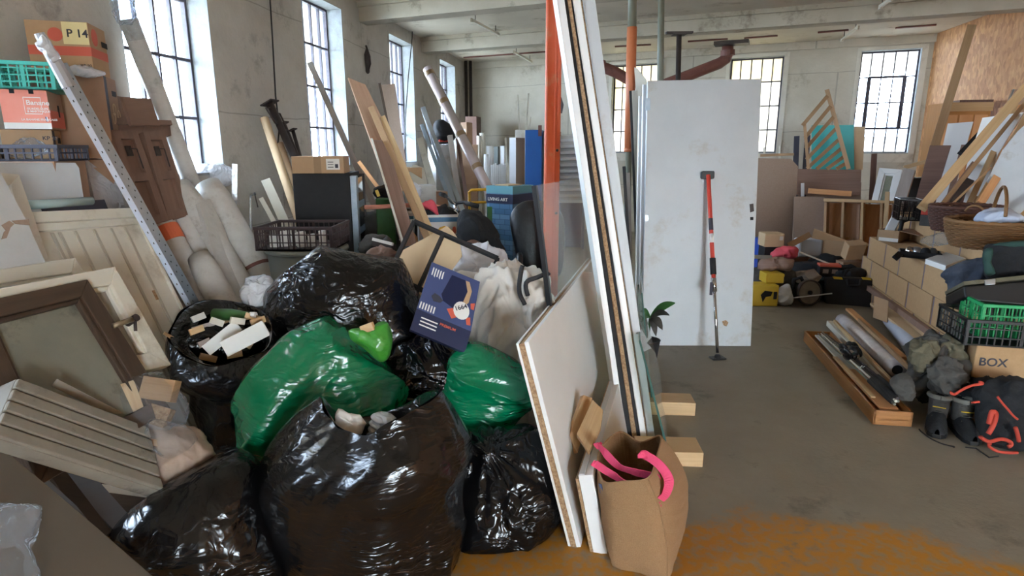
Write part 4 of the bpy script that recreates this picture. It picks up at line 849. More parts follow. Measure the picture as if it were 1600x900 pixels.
# white-red banana carton
f = Fr(8, 3.06, 82, 3.14, 203, 142, .30, zb=z1+.002); f.h = P(82, 142, 3.14).z-z1
t = T('fruit_carton', 'white and red printed banana carton under the turquoise crate', 'box')
O('box_body', MB().box(f.o, f.X, f.y*f.d, V((0, 0, f.h))), 'cardd', t, bev=.002)
decal('white_print', f, 0, 0, 1, .16, 'paper', t); decal('red_print', f, 0, .16, 1, 1, mat('salmon_print', '#e07a66', .6, col2='#e89a88', scale=3), t)
for a in ((.48, .38, .85, .40), (.48, .80, .85, .82), (.48, .38, .49, .82), (.84, .38, .85, .82)): decal('printed_border', f, *a, 'paper', t, t=.0018)
printtext(f, 'Banane', .53, .62, .024, 'paper', t); printtext(f, 'GUADELOUPE', .53, .50, .010, 'paper', t); printtext(f, '& MARTINIQUE', .53, .43, .010, 'paper', t); printtext(f, 'LA BANANE FRANCAISE', .38, .22, .010, 'paper', t)
for i, mm in enumerate(('ink', 'paper', 'redprint')): O('flag_print', MB().slab([f.p(.90+.025*i, .20)-f.y*.002, f.p(.925+.025*i, .20)-f.y*.002, f.p(.915+.025*i, .32)-f.y*.002, f.p(.89+.025*i, .32)-f.y*.002], -f.y, .0008), 'navy' if i == 0 else mm, t)
for u in (.22, .62): O('slot', MB().box(f.p(u, .90)-f.y*.002, f.x*.02, V((0, 0, f.h*.12)), f.y*.002), 'hole', t)
O('side_band', MB().box(f.p(1, .05), f.y*f.d, V((0, 0, f.h*.45)), f.x*.0012), 'redprint', t); O('hand_hole', MB().box(f.p(1, .35)+f.y*.18, f.y*.03, V((0, 0, .06)), f.x*.002), 'hole', t)
z2 = z1+.002+f.h
fc = Fr(-10, 3.02, 88, 3.12, 142, 98, .32, zb=z2+.002); fc.h = P(88, 98, 3.12).z-z2
crate('folding_crate', 'turquoise plastic crate near the top of the left carton stack', fc, 'turq', nr=3)
O('plastic_film', blob(MB(), [(105, 108), (112, 102), (135, 104), (165, 112), (160, 120), (120, 118)], 3.45, .05, nu=40, nv=16, amp=.02, sc=9, fl=False), 'bubble', None, 'scrap of clear film on the turquoise crate below the carton marked P 14', 'plastic sheet', smooth=True)
# second column: banana cartons marked P 14
f2 = Fr(50, 3.42, 147, 3.50, 112, 30, .26); zt_ = f2.o.z+f2.h
f2b = Fr(66, 3.46, 165, 3.56, 150, 92, .26, zt=f2.o.z-.002); f2b.o.z = 1.505+.0; f2b.h = f2.o.z-.003-f2b.o.z
f2c = f2b
t = T('fruit_carton', 'brown fruit carton with round printed logos under the carton marked P 14', 'box')
O('box_body', MB().box(f2b.o, f2b.X, f2b.y*f2b.d, V((0, 0, f2b.h))), 'cardd', t, bev=.002)
O('side_pattern', MB().box(f2b.p(1, .3)+f2b.y*.005, f2b.y*.05, V((0, 0, f2b.h*.7)), f2b.x*.0012), 'ink', t); O('hand_hole', MB().box(f2b.p(1, .78)+f2b.y*.14, f2b.y*.09, V((0, 0, .03)), f2b.x*.002), 'hole', t)
for i, (a_, b_) in enumerate(((.15, .62), (.24, .55), (.12, .50), (.30, .48))): O('ring_print', MB().tube([f2b.p(1, b_)+f2b.y*(a_)+V((0, 0, .03*math.sin(k*.7)))+f2b.y*(.03*math.cos(k*.7)) for k in range(10)], .003, 5), 'cardp', t)
t = T('fruit_carton', 'brown fruit carton with a yellow P 14 label on top of the left stack', 'box')
O('box_body', MB().box(f2.o, f2.X, f2.y*f2.d, V((0, 0, f2.h))), 'card', t, bev=.002)
decal('red_band', f2, 0, .34, 1, .52, 'redprint', t); decal('yellow_label', f2, .58, .56, .99, .99, 'ylabel', t, t=.003)
text('label_lettering', 'P 14', f2.p(.645, .70)-f2.y*.003, f2.x, (0, 0, 1), .042, 'ink', t); printtext(f2, 'KP 20', .80, .12, .016, 'ink', t)
O('side_band', MB().box(f2.p(1, .34), f2.y*f2.d, V((0, 0, f2.h*.18)), f2.x*.0012), 'redprint', t); O('hand_hole', MB().box(f2.p(1, .62)+f2.y*.18, f2.y*.09, V((0, 0, .03)), f2.x*.002), 'hole', t)
O('round_logo', MB().tube([f2.p(.46, .74)-f2.y*.0015, f2.p(.46, .74)], .035, 20), 'redprint', t)
O('round_logo', MB().tube([f2.p(1, .75)+f2.y*.08, f2.p(1, .75)+f2.y*.08+f2.x*.0015], .045, 20), 'redprint', t)
# dark crate with plastic in front
fd = Fr(-70, 2.86, 92, 2.94, 253, 226, .30, zb=1.40); zz0 = P(92, 252, 2.94).z; fd.o.z = zz0; fd.h = P(92, 226, 2.94).z-zz0
crate('shallow_crate', 'shallow dark blue crate holding crumpled film above the grey-white panel', fd, 'ink', nr=1)
O('plastic_film', blob(MB(), [(10, 240), (14, 228), (30, 222), (45, 216), (62, 222), (75, 230), (70, 242), (40, 248)], 3.05, .09, nu=60, nv=24, amp=.03, sc=9, fl=False), 'clear', None, 'crumpled clear film lying in the shallow dark blue crate', 'plastic sheet', smooth=True)
sup = Fr(-70, 2.84, 92, 2.92, 300, 256, .30, zt=zz0-.001); sup.h = sup.o.z+sup.h; sup.o.z = 0
t = T('storage_box', 'brown box stack standing behind the grey-white panel under the dark blue crate', 'box'); O('box_body', MB().box(sup.o, sup.X, sup.y*sup.d, V((0, 0, sup.h))), 'cardd', t); decal('lid_band', sup, 0, .93, 1, .96, 'tape', t)
# shutters and boards right of the stack
for i, (pix, l) in enumerate((([(130, 141), (190, 151), (205, 196), (150, 190)], 'left of the two brown boards above the wooden shutters'), ([(191, 151), (236, 154), (250, 196), (206, 196)], 'right of the two brown boards above the wooden shutters'))):
    pl = leanpl(pix[0][0], pix[0][1], 3.62, 16); sl('brown_board', l, 'board', pix, pl, .02, 'shutter')
pl = leanpl(170, 200, 3.70, 18); b_ = None
t = T('timber_ledge', 'brown wooden ledge board running above the two shutters', 'board'); O('ledge', MB().slab([onpl(*q, pl)+pl[1]*.05 for q in ((158, 188), (258, 192), (260, 199), (160, 198))], pl[1], .09), 'shutter', t)
O('ledge_moulding', MB().slab([onpl(*q, pl)+pl[1]*.03 for q in ((160, 198), (260, 199), (262, 214), (164, 214))], pl[1], .06), 'shutter', t)
def shutter(lab, c4, pl):
    t = T('wooden_shutter', lab, 'shutter', None); Q = [onpl(*c, pl) for c in c4]; n = pl[1]
    def at(u, v, o=0): return Q[0].lerp(Q[1], u).lerp(Q[3].lerp(Q[2], u), v)+n*o
    def rect(u0, u1, v0, v1, o, th, m, nm): O(nm, MB().slab([at(u0, v0, o), at(u1, v0, o), at(u1, v1, o), at(u0, v1, o)], n, th), m, t, grain=at(.5, 1)-at(.5, 0))
    rect(0, 1, 0, 1, -.012, .012, 'shutter', 'panel'); rect(0, .24, 0, 1, .012, .026, 'shutter', 'stile'); rect(.76, 1, 0, 1, .012, .026, 'shutter', 'stile')
    for v in (0, .46, .92): rect(.24, .76, v, v+.09, .012, .026, 'shutter', 'rail')
    O('iron_hook', MB().tube([at(.40, .20, .02), at(.62, .21, .03), at(.68, .42, .02)], .004, 6), 'iron', t); O('latch_plate', MB().slab([at(.38, .16, .004), at(.58, .16, .004), at(.58, .27, .004), at(.38, .27, .004)], n, .01), 'iron', t)
pl = leanpl(200, 230, 3.64, 20)
shutter('left wooden shutter with an iron hook leaning below the brown boards', ((172, 204), (212, 206), (262, 345), (218, 352)), pl)
pl = leanpl(240, 230, 3.86, 20)
shutter('right wooden shutter with an iron hook beside the long wrapped tube', ((221, 207), (255, 208), (296, 335), (262, 345)), pl)
# long tube with plastic top
def wrapped_tube(lab, a, b_, w, m, capm, name='wrapped_tube'):
    t = T(name, lab, 'tube'); A, B = P(*a), P(*b_); B = tofloor(A, B, .02); r = .5*w*dep(A.lerp(B, .4))/FPX
    O('tube_body', MB().tube([A, B], r, 20), m, t, smooth=True); d = (B-A).normalized()
    return t, A, B, r, d
t, A, B, r, d = wrapped_tube('long pale tube with a plastic-wrapped end leaning left of the first window', (200, 30, 4.12), (312, 318, 4.5), 25, 'creamd' if False else 'foam', 'clear')
O('plastic_end', MB().tube([A-d*.14, A-d*.10, A-d*.02, A+d*.10, A+d*.12], [r*.5, r*1.25, r*1.05, r*1.1, r*1.25], 14), 'clear', t)
O('plastic_end', blob(MB(), [(176, 12), (182, -4), (200, -6), (206, 8), (212, 28), (205, 38), (188, 36), (180, 26)], 3.97, .07, nu=50, nv=24, amp=.04, sc=9, fl=False), 'clear', t, smooth=True)
# perforated steel angle
t = T('perforated_steel_angle', 'long perforated steel angle leaning across the white panels, top wrapped in plastic', 'steel angle')
A, B = P(88, 100, 2.84), P(298, 474, 3.16); d = (B-A).normalized(); B = tofloor(A, B, .005); n_ = (EY-(A+B)/2).normalized(); x = d.cross(n_).normalized()
if x.x > 0: x = -x
wl = 8*dep(A.lerp(B, .3))/FPX; wr = 13*dep(A.lerp(B, .3))/FPX
fl = (x+n_*.25).normalized(); frr = (-x*.8-n_*.35).normalized()
O('flange', MB().box(A, d*(B-A).length, fl*wl*1.1, n_*-.003), mat('window_lit_steel', '#cfe0f5', .3, .15), t); O('flange', MB().box(A, d*(B-A).length, frr*wr*1.1, n_*-.003), 'steel', t)  # window light on the left flange is put into its colour
hb = MB(); L = (B-A).length
for i in range(34):
    c = A+d*(L*(i+.6)/34)
    if i < 24: hb.box(c+fl*wl*.45+n_*.0006, d*.010, fl*.004, n_*.0015); hb.box(c+frr*wr*.35+n_*.0014, d*.008, frr*.004, n_*.002); hb.box(c+d*.03+frr*wr*.75+n_*.0014, d*.008, frr*.004, n_*.002)
O('punched_holes', hb, 'hole', t, kind='stuff')
O('tape_wrap', MB().tube([A-d*.13, A-d*.05, A+d*.10], [.020, .026, .030], 10), 'greyw' if False else mat('grey_tape', '#a7a6a8', .4), t)
O('plastic_wrap', blob(MB(), [(56, 68), (66, 55), (78, 62), (88, 78), (96, 92), (84, 98), (72, 88), (62, 78)], 2.80, .03, nu=50, nv=20, amp=.012, sc=14, fl=False), 'bubble', t, smooth=True)
# rolls of grey foam
def roll(lab, a, b_, w, tape=None, name='foam_roll'):
    t = T(name, lab, 'foam roll', None); A, B = P(*a), P(*b_); r = .5*w*dep(A.lerp(B, .5))/FPX; B = tofloor(A, B, r*.4); d = (B-A).normalized(); L = (B-A).length
    pts = [A+d*(L*i/14) for i in range(15)]; rs = [r*(1+.07*noise.noise(V((a[0]*.1, i*.8, 0)))) for i in range(15)]; rs[0] = r*.82
    b = MB(); b.tube(pts, rs, 24); O('roll_body', b, 'foam', t, smooth=True)
    O('roll_core', MB().tube([A-d*.003, A+d*.002], r*.42, 14), 'hole', t)
    if tape: O('tape_band', MB().pipe(A+d*L*tape[0], A+d*L*tape[1], r*1.05, r*.99, 24), tape[2], t)
    return t
roll('leftmost grey foam roll with a strip of orange tape', (236, 315, 3.78), (322, 470, 3.62), 36, (.13, .20, 'tapeo'))
roll('slim grey foam roll right of the one with orange tape', (271, 312, 3.92), (352, 468, 3.74), 30)
roll('grey foam roll whose tip reaches the brown shutters', (280, 288, 3.98), (388, 465, 3.80), 38)
roll('short fat grey foam roll standing at the front of the group', (311, 402, 3.62), (352, 480, 3.46), 42)
roll('largest grey foam roll, rightmost of the group, with a brown tape mark', (324, 288, 4.18), (418, 452, 3.98), 46, (.42, .435, 'rust'))
pl = leanpl(320, 320, 3.90, 28); sl('foam_board', 'flat grey wrapped board standing between the foam rolls', 'board', [(311, 316), (328, 311), (352, 360), (383, 450), (420, 560), (384, 570), (350, 455)], pl, .03, 'foam')
pl = leanpl(140, 240, 3.55, 22); sl('wrapped_board', 'board wrapped in clear film behind the perforated steel angle', 'board', [(128, 228), (150, 224), (190, 300), (215, 400), (175, 420), (150, 320)], pl, .03, 'bubble')
# ------------------------------------------------------------ panels leaning on the left wall
pl = leanpl(130, 315, 3.02, 8)
t = T('white_board', 'plain grey-white panel leaning under the dark blue crate', 'panel'); O('panel_face', MB().slab([onpl(*q, pl) for q in ((-40, 253), (118, 254), (124, 262), (132, 314), (150, 420), (-40, 430))], pl[1], .03), 'whiteg', t, bev=.003)
O('dark_shelf_edge', MB().slab([onpl(*q, pl)+pl[1]*.035 for q in ((60, 320), (154, 313), (160, 328), (66, 336))], pl[1], .03), 'ink', t)
pl = leanpl(110, 300, 2.72, 16)
def frame_sash(name, lab, c4, pl, w, m, pane=None, th=.05, extra=None, cat='frame', wt=None):
    t = T(name, lab, cat); Q = [onpl(*c, pl) for c in c4]; n = pl[1]; ax = (Q[1]-Q[0]).length; ay = (Q[3]-Q[0]).length; u0 = w/ax; v0 = (wt or w)/ay
    def at(u, v, o=0): return Q[0].lerp(Q[1], u).lerp(Q[3].lerp(Q[2], u), v)+n*o
    def quad(nm, uv, o, th, m, g=None): O(nm, MB().slab([at(*q, o) for q in uv], n, th), m, t, bev=.003, grain=g if g is not None else Q[1]-Q[0])
    ver = Q[3]-Q[0]
    quad('rail', ((0, 0), (1, 0), (1-u0, v0), (u0, v0)), 0, th, m); quad('rail', ((u0, 1-v0), (1-u0, 1-v0), (1, 1), (0, 1)), 0, th, m)
    quad('stile', ((0, 0), (u0, v0), (u0, 1-v0), (0, 1)), 0, th, m, ver); quad('stile', ((1-u0, v0), (1, 0), (1, 1), (1-u0, 1-v0)), 0, th, m, ver)
    k = 1.25
    for nm, uv in (('bead', ((u0, v0), (1-u0, v0), (1-u0*k, v0*k), (u0*k, v0*k))), ('bead', ((1-u0*k, v0*k), (1-u0, v0), (1-u0, 1-v0), (1-u0*k, 1-v0*k))), ('bead', ((u0, v0), (u0*k, v0*k), (u0*k, 1-v0*k), (u0, 1-v0)))): quad(nm, uv, -.012, th*.6, m)
    if pane: quad('pane', ((u0, v0), (1-u0, v0), (1-u0, 1-v0), (u0, 1-v0)), -.028, .006, pane)
    return t, at, n
# far big cream door with grooves
pl = leanpl(213, 337, 3.10, 25); n = pl[1]
t = T('cream_door', 'tall cream door with vertical grooves leaning behind the dark sash', 'door')
top = [onpl(*q, pl) for q in ((34, 346), (213, 336))]; h_ = (top[1]-top[0]).normalized(); e_ = h_.cross(n).normalized(); e_ = e_ if e_.z < 0 else -e_
A = onpl(213, 336, pl); w_ = (A-onpl(34, 336, pl)).length*1.0; Lh = (A.z-.004)/-e_.z
O('door_slab', MB().slab([A-h_*w_, A, A+e_*Lh, A-h_*w_+e_*Lh], n, .04), 'cream', t, bev=.003)
O('head_moulding', MB().box(A-h_*(w_+.02)+n*.0-e_*.03, h_*(w_+.03), e_*.05, n*.03), 'cream', t, bev=.004, grain=h_); O('head_moulding', MB().box(A-h_*w_+e_*.02, h_*(w_+.01), e_*.035, n*.018), 'cream', t, bev=.004, grain=h_)
O('edge_bead', MB().box(A-h_*.018, h_*.018, e_*Lh, n*.012), 'cream', t, bev=.003)
for u in (.14, .20, .33, .50, .66, .80): O('groove_bead', MB().box(A-h_*w_*(1-u)+e_*.06, h_*.016, e_*(Lh-.06), n*.006), 'creamg', t, bev=.003)
O('latch_hole', MB().box(A-h_*.13+e_*.40+n*.001, h_*.025, e_*.05, n*.004), 'chip', t)
O('blue_tube', MB().tube([onpl(30, 342, pl)+n*.0-e_*.06+V((-.02, 0, 0)), onpl(70, 336, pl)-e_*.05, onpl(150, 329, pl)-e_*.05], .020, 12), mat('blue_glass_tube', '#a9c3c6', .15), None, 'pale blue plastic tube lying on top of the cream door', 'tube', smooth=True)
# white sash frame top left
pl = leanpl(60, 290, 2.62, 14)
frame_sash('framed_board', 'cream framed panel leaning at the far left below the crate, with a torn scratch', ((-60, 266), (30, 272), (82, 420), (-60, 430)), pl, .05, 'cream', 'whiteg', .04)
# broad cream board, chipped, far left
pl = leanpl(20, 380, 2.25, 22)
t = T('chipped_board', 'broad pale board at the left edge with brown chipped patches', 'board'); O('board_face', MB().slab([onpl(*q, pl) for q in ((-80, 210), (0, 268), (42, 346), (90, 452), (100, 520), (-80, 520))], pl[1], .03), 'whiteg', t)
for pix in (((2, 352), (14, 345), (22, 350), (10, 362)), ((6, 362), (16, 356), (10, 372), (2, 374)), ((18, 345), (44, 343), (46, 352), (24, 350))): O('chipped_patch', MB().slab([onpl(*q, pl)+pl[1]*.002 for q in pix], pl[1], .002), 'hard', t)
# white door frames in front
pl = leanpl(118, 410, 2.42, 26)
frame_sash('door_lining', 'cream moulded frame leaning behind the white frame of the dark sash', ((-70, 432), (118, 402), (190, 520), (-50, 560)), pl, .05, 'cream', 'creamd', .04)
pl = leanpl(180, 420, 2.30, 27)
frame_sash('door_lining', 'cream moulded frame directly behind the dark brown window sash', ((-60, 462), (180, 416), (268, 570), (-60, 640)), pl, .055, 'cream', 'creamd', .05)
# dark brown sash
pl = leanpl(135, 436, 2.14, 30)
t, at, n = frame_sash('salvaged_window', 'dark brown wooden window sash with dusty glass and a brass handle', ((-60, 478), (137, 436), (268, 640), (60, 760)), pl, .06, 'darkfr', mat('dusty_glass', '#6f7065', .35, col2='#868677', scale=4, stain='#4c453c', sscale=5), .05)
a = onpl(168, 515, pl)+n*.03; b_ = onpl(199, 505, pl)+n*.04
O('handle', MB().tube([a, b_], .010, 10), mat('old_brass', '#8d7d66', .4, .6), t, smooth=True); O('handle_rose', MB().tube([b_-n*.04, b_+n*.01], .014, 12), 'iron', t); O('handle', MB().tube([b_, onpl(206, 521, pl)+n*.02], .006, 8), 'iron', t, smooth=True)
# lowest cluster: ribbed panel
pl = pl3((25, 592, 1.62), (226, 668, 1.98), (0, 685, 1.47)); n = pl[1]
t = T('ribbed_board', 'dusty cream panel of five wide ribs tipped over at the lower left', 'panel')
Q = [onpl(*q, pl) for q in ((25, 592), (228, 668), (252, 768), (-14, 683))]
O('panel_body', MB().slab(Q, n, .05), 'creamd', t, bev=.003)
for i in range(5):
    v0, v1 = i/5+.012, (i+1)/5-.012; q = [Q[0].lerp(Q[3], v0), Q[1].lerp(Q[2], v0), Q[1].lerp(Q[2], v1), Q[0].lerp(Q[3], v1)]
    O('rib', MB().slab([k+n*.012 for k in q], n, .014), 'creamd', t, bev=.005, grain=Q[1]-Q[0])
bd('flat_lath', 'thin dusty lath lying along the top edge of the ribbed panel', 'lath', (86, 598, 1.76), (212, 662, 2.0), 12, .012, 'creamd')
O('loose_cable', MB().tube([P(-5, 522, 1.98), P(25, 530, 2.0), P(60, 560, 2.02), P(88, 600, 2.05)], .004, 6), 'black', None, 'thin black wire curling over the dark brown window sash', 'cable', smooth=True)
for (pix, Y, m, l, dz) in (([(-20, 700), (35, 712), (120, 790), (190, 880), (140, 880), (40, 800)], 1.86, 'dimg', 'grey board slanting down under the ribbed panel at the left edge', 0), ([(95, 725), (140, 735), (205, 808), (180, 830), (150, 800)], 1.98, 'dimg', 'second grey board slanting under the ribbed panel', 0), ([(60, 715), (96, 726), (175, 830), (150, 850)], 1.92, 'darkfr', 'dark wooden rail slanting between the two grey boards', 0)):
    pl = pl3((pix[0][0], pix[0][1], Y-.05), (pix[1][0], pix[1][1], Y-.03), (pix[3][0], pix[3][1], Y-.2)); sl('slanting_board', l, 'board', pix, pl, .02, m, grain=P(pix[3][0], pix[3][1], Y-.12)-P(pix[1][0], pix[1][1], Y+.12))
sl('dark_board', 'wide dark sheet added to darken the gap under the ribbed board', 'board', [(110, 745), (215, 742), (300, 770), (330, 830), (240, 900), (190, 880)], pl3((110, 745, 2.1), (215, 742, 2.2), (240, 900, 1.95)), .02, 'darkfr')  # added dark sheet, stands in for the shade in the gap
bd('wood_strip', 'short pale strip lying under the lower edge of the ribbed panel', 'wood offcut', (158, 762, 2.05), (232, 772, 2.08), 11, .02, 'cream')
pl = leanpl(60, 745, 1.52, 42)
sl('taupe_board', 'big plain taupe panel leaning across the bottom left corner', 'panel', [(-70, 640), (0, 697), (65, 750), (150, 822), (245, 905), (320, 1000), (-70, 1000)], pl, .03, 'greyp', bev=.003)
O('film_bundle', blob(MB(), [(-40, 790), (0, 782), (40, 784), (66, 792), (58, 830), (45, 850), (60, 880), (62, 920), (-40, 930)], 1.32, .06, nu=80, nv=36, amp=.03, sc=7, fl=False), 'clear', None, 'crumpled clear plastic film at the bottom left corner', 'plastic sheet', smooth=True)
bd('wood_offcut', 'small pine offcut at the bottom edge beside the taupe panel', 'wood offcut', (170, 893, 1.60), (188, 884, 1.62), 18, .03, 'pine'); bd('wood_offcut', 'thin pale stick at the bottom edge left of the black bags', 'wood offcut', (193, 878, 1.66), (228, 905, 1.62), 7, .012, 'cream')
bd('wood_offcut', 'dark stick in the dusty clear bundle under the ribbed panel', 'wood offcut', (232, 690, 1.98), (285, 700, 2.0), 10, .03, 'tan')
t = T('plastic_bundle', 'bundle of wood offcuts wrapped in clear film between the dark sash and the black bags', 'bundle')
O('film_wrap', blob(MB(), [(184, 630), (196, 598), (225, 584), (258, 580), (285, 610), (292, 650), (262, 672), (225, 668), (195, 650)], 2.05, .09, nu=90, nv=40, amp=.03, sc=6, seed=8, fl=False), 'clear', t, smooth=True)
for a, c, w, m in (((195, 600, 2.04), (215, 655, 2.0), 26, 'pine'), ((225, 605, 2.06), (275, 612, 2.06), 34, 'tan'), ((215, 640, 2.04), (265, 655, 2.04), 30, 'chip')): bd('wrapped_offcut', None, None, a, c, w, .05, m, parent=t)
t = T('offcut_heap', 'brown bag of offcuts lying right of the ribbed panel', 'bag'); O('bag_body', blob(MB(), [(225, 655), (262, 660), (300, 670), (330, 692), (345, 715), (320, 735), (262, 760), (235, 740), (228, 700)], 2.08, .14, nu=90, nv=40, amp=.035, sc=5, seed=14), 'hard', t, smooth=True)
O('film_wrap', blob(MB(), [(232, 655), (262, 662), (298, 672), (310, 690), (290, 706), (250, 712), (232, 690)], 2.0, .12, nu=70, nv=30, amp=.03, sc=7, seed=15, fl=False), 'clear', t, smooth=True)
# ------------------------------------------------------------ left wall middle: things between the windows
t = T('metal_stand', 'thin chrome clamp stand below the plaster between the first two windows', 'stand'); A = P(392, 304, 5.0); B = V((A.x-.10, A.y-.05, 0))
O('stand_tube', MB().tube([B, A], .010, 10), 'chrome', t, smooth=True); O('stand_arm', MB().tube([A, P(398, 303, 4.95)], .012, 10), 'chrome', t); O('stand_arm', MB().tube([P(398, 303, 4.95), P(403, 324, 4.95)], .005, 8), 'iron', t)
t = T('white_cover', 'white plastic-covered box on the sill of the first window', 'box'); O('cover', blob(MB(), [(300, 272), (312, 258), (340, 256), (362, 262), (368, 280), (352, 292), (310, 292)], 4.98, .06, nu=60, nv=24, amp=.03, sc=6, fl=False), 'bubble', t, smooth=True)
c = LW(4.62, SZ+.02, .12); O('inner_box', MB().cbox(c, .22, .30, .12, .17), 'whitep', t)
bd('translucent_post', 'narrow translucent strip standing at the right jamb of the first window', 'strip', (367, 256, 4.98), (366, 330, 4.95), 8, .03, 'bubble', floor=True)
tb('cardboard_tube', 'long beige cardboard tube leaning between the first two windows', 'tube', (413, 185, 5.4), (466, 342, 5.1), 13, 'cardp', floor=True)
tb('cardboard_tube', 'shorter brown cardboard tube behind the long beige tube', 'tube', (438, 224, 5.55), (470, 315, 5.35), 9, 'card', floor=True)
bd('white_offcut', 'wider cream board end leaning left of the beige cardboard tube', 'board', (415, 281, 5.2), (446, 350, 5.0), 14, .02, 'cream', floor=True)
bd('white_offcut', 'narrow cream board end leaning leftmost under the steel props', 'board', (408, 310, 5.15), (430, 350, 5.0), 7, .02, 'cream', floor=True)
for a, b_, w, l in (((421, 160, 5.55), (462, 250, 5.45), 14, 'tallest rusty steel prop head with a loop handle on the left wall'), ((443, 192, 5.75), (472, 262, 5.6), 8, 'middle rusty steel prop leaning on the left wall'), ((457, 202, 5.85), (474, 262, 5.7), 7, 'shortest rusty steel prop leaning on the left wall')):
    t = T('steel_prop', l, 'prop'); A, B = P(*a), P(*b_); r = .5*w*dep(A)/FPX; B = tofloor(A, B, .01); d = (B-A).normalized(); O('prop_tube', MB().tube([A, B], r*.8, 14), 'iron', t, smooth=True)
    x = V((.17, .98, 0)); y = d.cross(x).normalized(); O('head_plate', MB().box(A-x*r*1.7-y*r*1.5, x*r*3.4, y*r*3.0, d*.012), 'iron', t)
    if w > 10: O('loop_handle', MB().tube([A+d*.10, A+d*.10+x*.09, A+d*.25+x*.10, A+d*.30], .008, 8), 'iron', t); O('loop_handle', MB().tube([A+d*.05, A+d*.06-x*.10, A+d*.2-x*.06, A+d*.22], .008, 8), 'iron', t)
bd('grey_plank', 'grey plank leaning across the second left window', 'plank', (484, 98, 6.75), (548, 240, 6.5), 9, .03, 'greyw', floor=True)
# black display cabinet with carton on top
f = Fr(462, 4.66, 550, 4.70, 345, 271, .50); f.h = f.o.z+f.h; f.o.z = 0; ztc = f.h
t = T('glass_door_cooler', 'black cooler cabinet with a glass door facing right', 'cabinet')
O('cabinet_body', MB().box(f.o, f.X, f.y*f.d, V((0, 0, f.h))), 'blackm', t, bev=.004)
O('door_edge', MB().box(f.p(1, .0)+f.x*.002+V((0, 0, .03)), f.x*.045, f.y*.09, V((0, 0, f.h-.05))), 'steel', t, bev=.003)
O('glass_door', MB().box(f.p(1, 0)+f.x*.004+f.y*.09+V((0, 0, .05)), f.x*.03, f.y*(f.d-.12), V((0, 0, f.h-.09))), mat('smoked_glass', '#39444d', .06, spec=.9), t)
for v in (.35, .5, .65, .8): O('shelf_reflection_bar', MB().box(f.p(1, v)+f.x*.035+f.y*.12, f.x*.004, f.y*(f.d-.18), V((0, 0, .05))), mat('blue_grey_reflection', '#6d8ba4', .3), t)  # bars on the glass paint in the reflection of shelves
O('door_frame', MB().box(f.p(1, 0)+f.x*.002+f.y*(f.d-.03)+V((0, 0, .03)), f.x*.04, f.y*.03, V((0, 0, f.h-.05))), 'iron', t)
f = Fr(457, 4.55, 538, 4.60, 272, 245, .34, zb=ztc+.003); f.h = P(538, 245, 4.6).z-ztc
t = carton('cardboard_box', 'long cardboard carton with a shipping label lying on the black cooler', f, 'card', seam='tape')
decal('shipping_label', f, .66, .22, .92, .86, 'paper', t, t=.0018)
for v in (.35, .5, .65): decal('label_line', f, .69, v, .80, v+.04, 'ink', t, t=.0024)
decal('label_code', f, .83, .32, .89, .55, 'ink', t, t=.0024)
# brown plastic crate on grey bin
fb_ = Fr(400, 3.84, 520, 3.84, 392, 355, .42); bz = fb_.o.z
crate('plastic_crate', 'brown plastic crate on the grey-green bin behind the pile', fb_, 'crateb', nr=2)
for i in range(6):
    c = fb_.p(.2+.12*i, .05)+fb_.y*(.06+.03*(i % 3)); O('white_packet', MB().cbox(c+V((0, 0, .008)), .05, .03, .08+.02*(i % 2), .3*i), 'paper', None, 'white packet seen through the slots of the brown crate', 'packet', 'white packets in the brown crate', bev=.002)
t = T('waste_bin', 'round grey-green bin under the brown plastic crate', 'bin'); c = fb_.p(.52, 0)+fb_.y*.22
O('bin_body', MB().lathe((c.x, c.y, 0), [(.20, 0), (.255, bz-.03), (.0, bz-.03)], 36), 'bin', t, smooth=True); O('bin_rim', MB().lathe((c.x, c.y, bz-.035), [(.262, 0), (.272, .01), (.268, .030), (.25, .030)], 36), 'bin', t, smooth=True)
# leaning sheets and planks
pl = pl3((545, 122, 5.75), (590, 140, 5.85), (632, 360, 5.2))
sl('plywood_sheet', 'pinkish plywood sheet with a slanted top leaning in the middle left', 'board', [(544, 121), (556, 126), (571, 132), (600, 190), (640, 280), (668, 400), (668, 430), (650, 430), (618, 330), (585, 235)], pl, .018, 'red', grain=V((.4, 0, -1)))
pl = pl3((583, 218, 4.95), (598, 219, 4.95), (640, 380, 4.35)); sl('brown_board', 'dark brown panel with a pale edge in front of the pinkish plywood', 'board', [(582, 218), (597, 219), (615, 255), (655, 395), (660, 430), (640, 430)], pl, .02, 'brownb', grain=V((.3, 0, -1)))
bd('edge_strip', 'thin cream strip along the left edge of the dark brown panel', 'strip', (581, 217, 4.93), (636, 400, 4.28), 3.2, .02, 'cream', floor=True)
bd('pine_plank', 'left of two pine planks leaning beside the dark brown panel', 'plank', (580, 168, 5.2), (658, 350, 4.5), 10, .03, 'tan', floor=True); bd('pine_plank', 'right pine plank, its top cut square, beside the dark brown panel', 'plank', (598, 183, 5.15), (668, 350, 4.5), 9, .03, 'pine', floor=True)
bd('hardboard_sheet', 'tall pale brown sheet standing flat on the wall between the second and third windows', 'board', (606, 132, 7.9), (624, 260, 7.7), 22, .02, 'hard', floor=True); bd('dark_lath', 'thin dark lath beside the tall pale brown sheet', 'lath', (593, 130, 7.7), (606, 195, 7.6), 4, .02, 'darkfr', floor=True)
bd('orange_lath', 'thin orange lath leaning behind the dark brown panel', 'lath', (561, 253, 5.5), (618, 330, 5.1), 6, .02, 'pine2', floor=True)
b = MB(); cur = [P(570, 324, 4.75), P(600, 323, 4.75), P(630, 321, 4.75), P(660, 320, 4.75), P(680, 322, 4.75), P(697, 328, 4.75)]
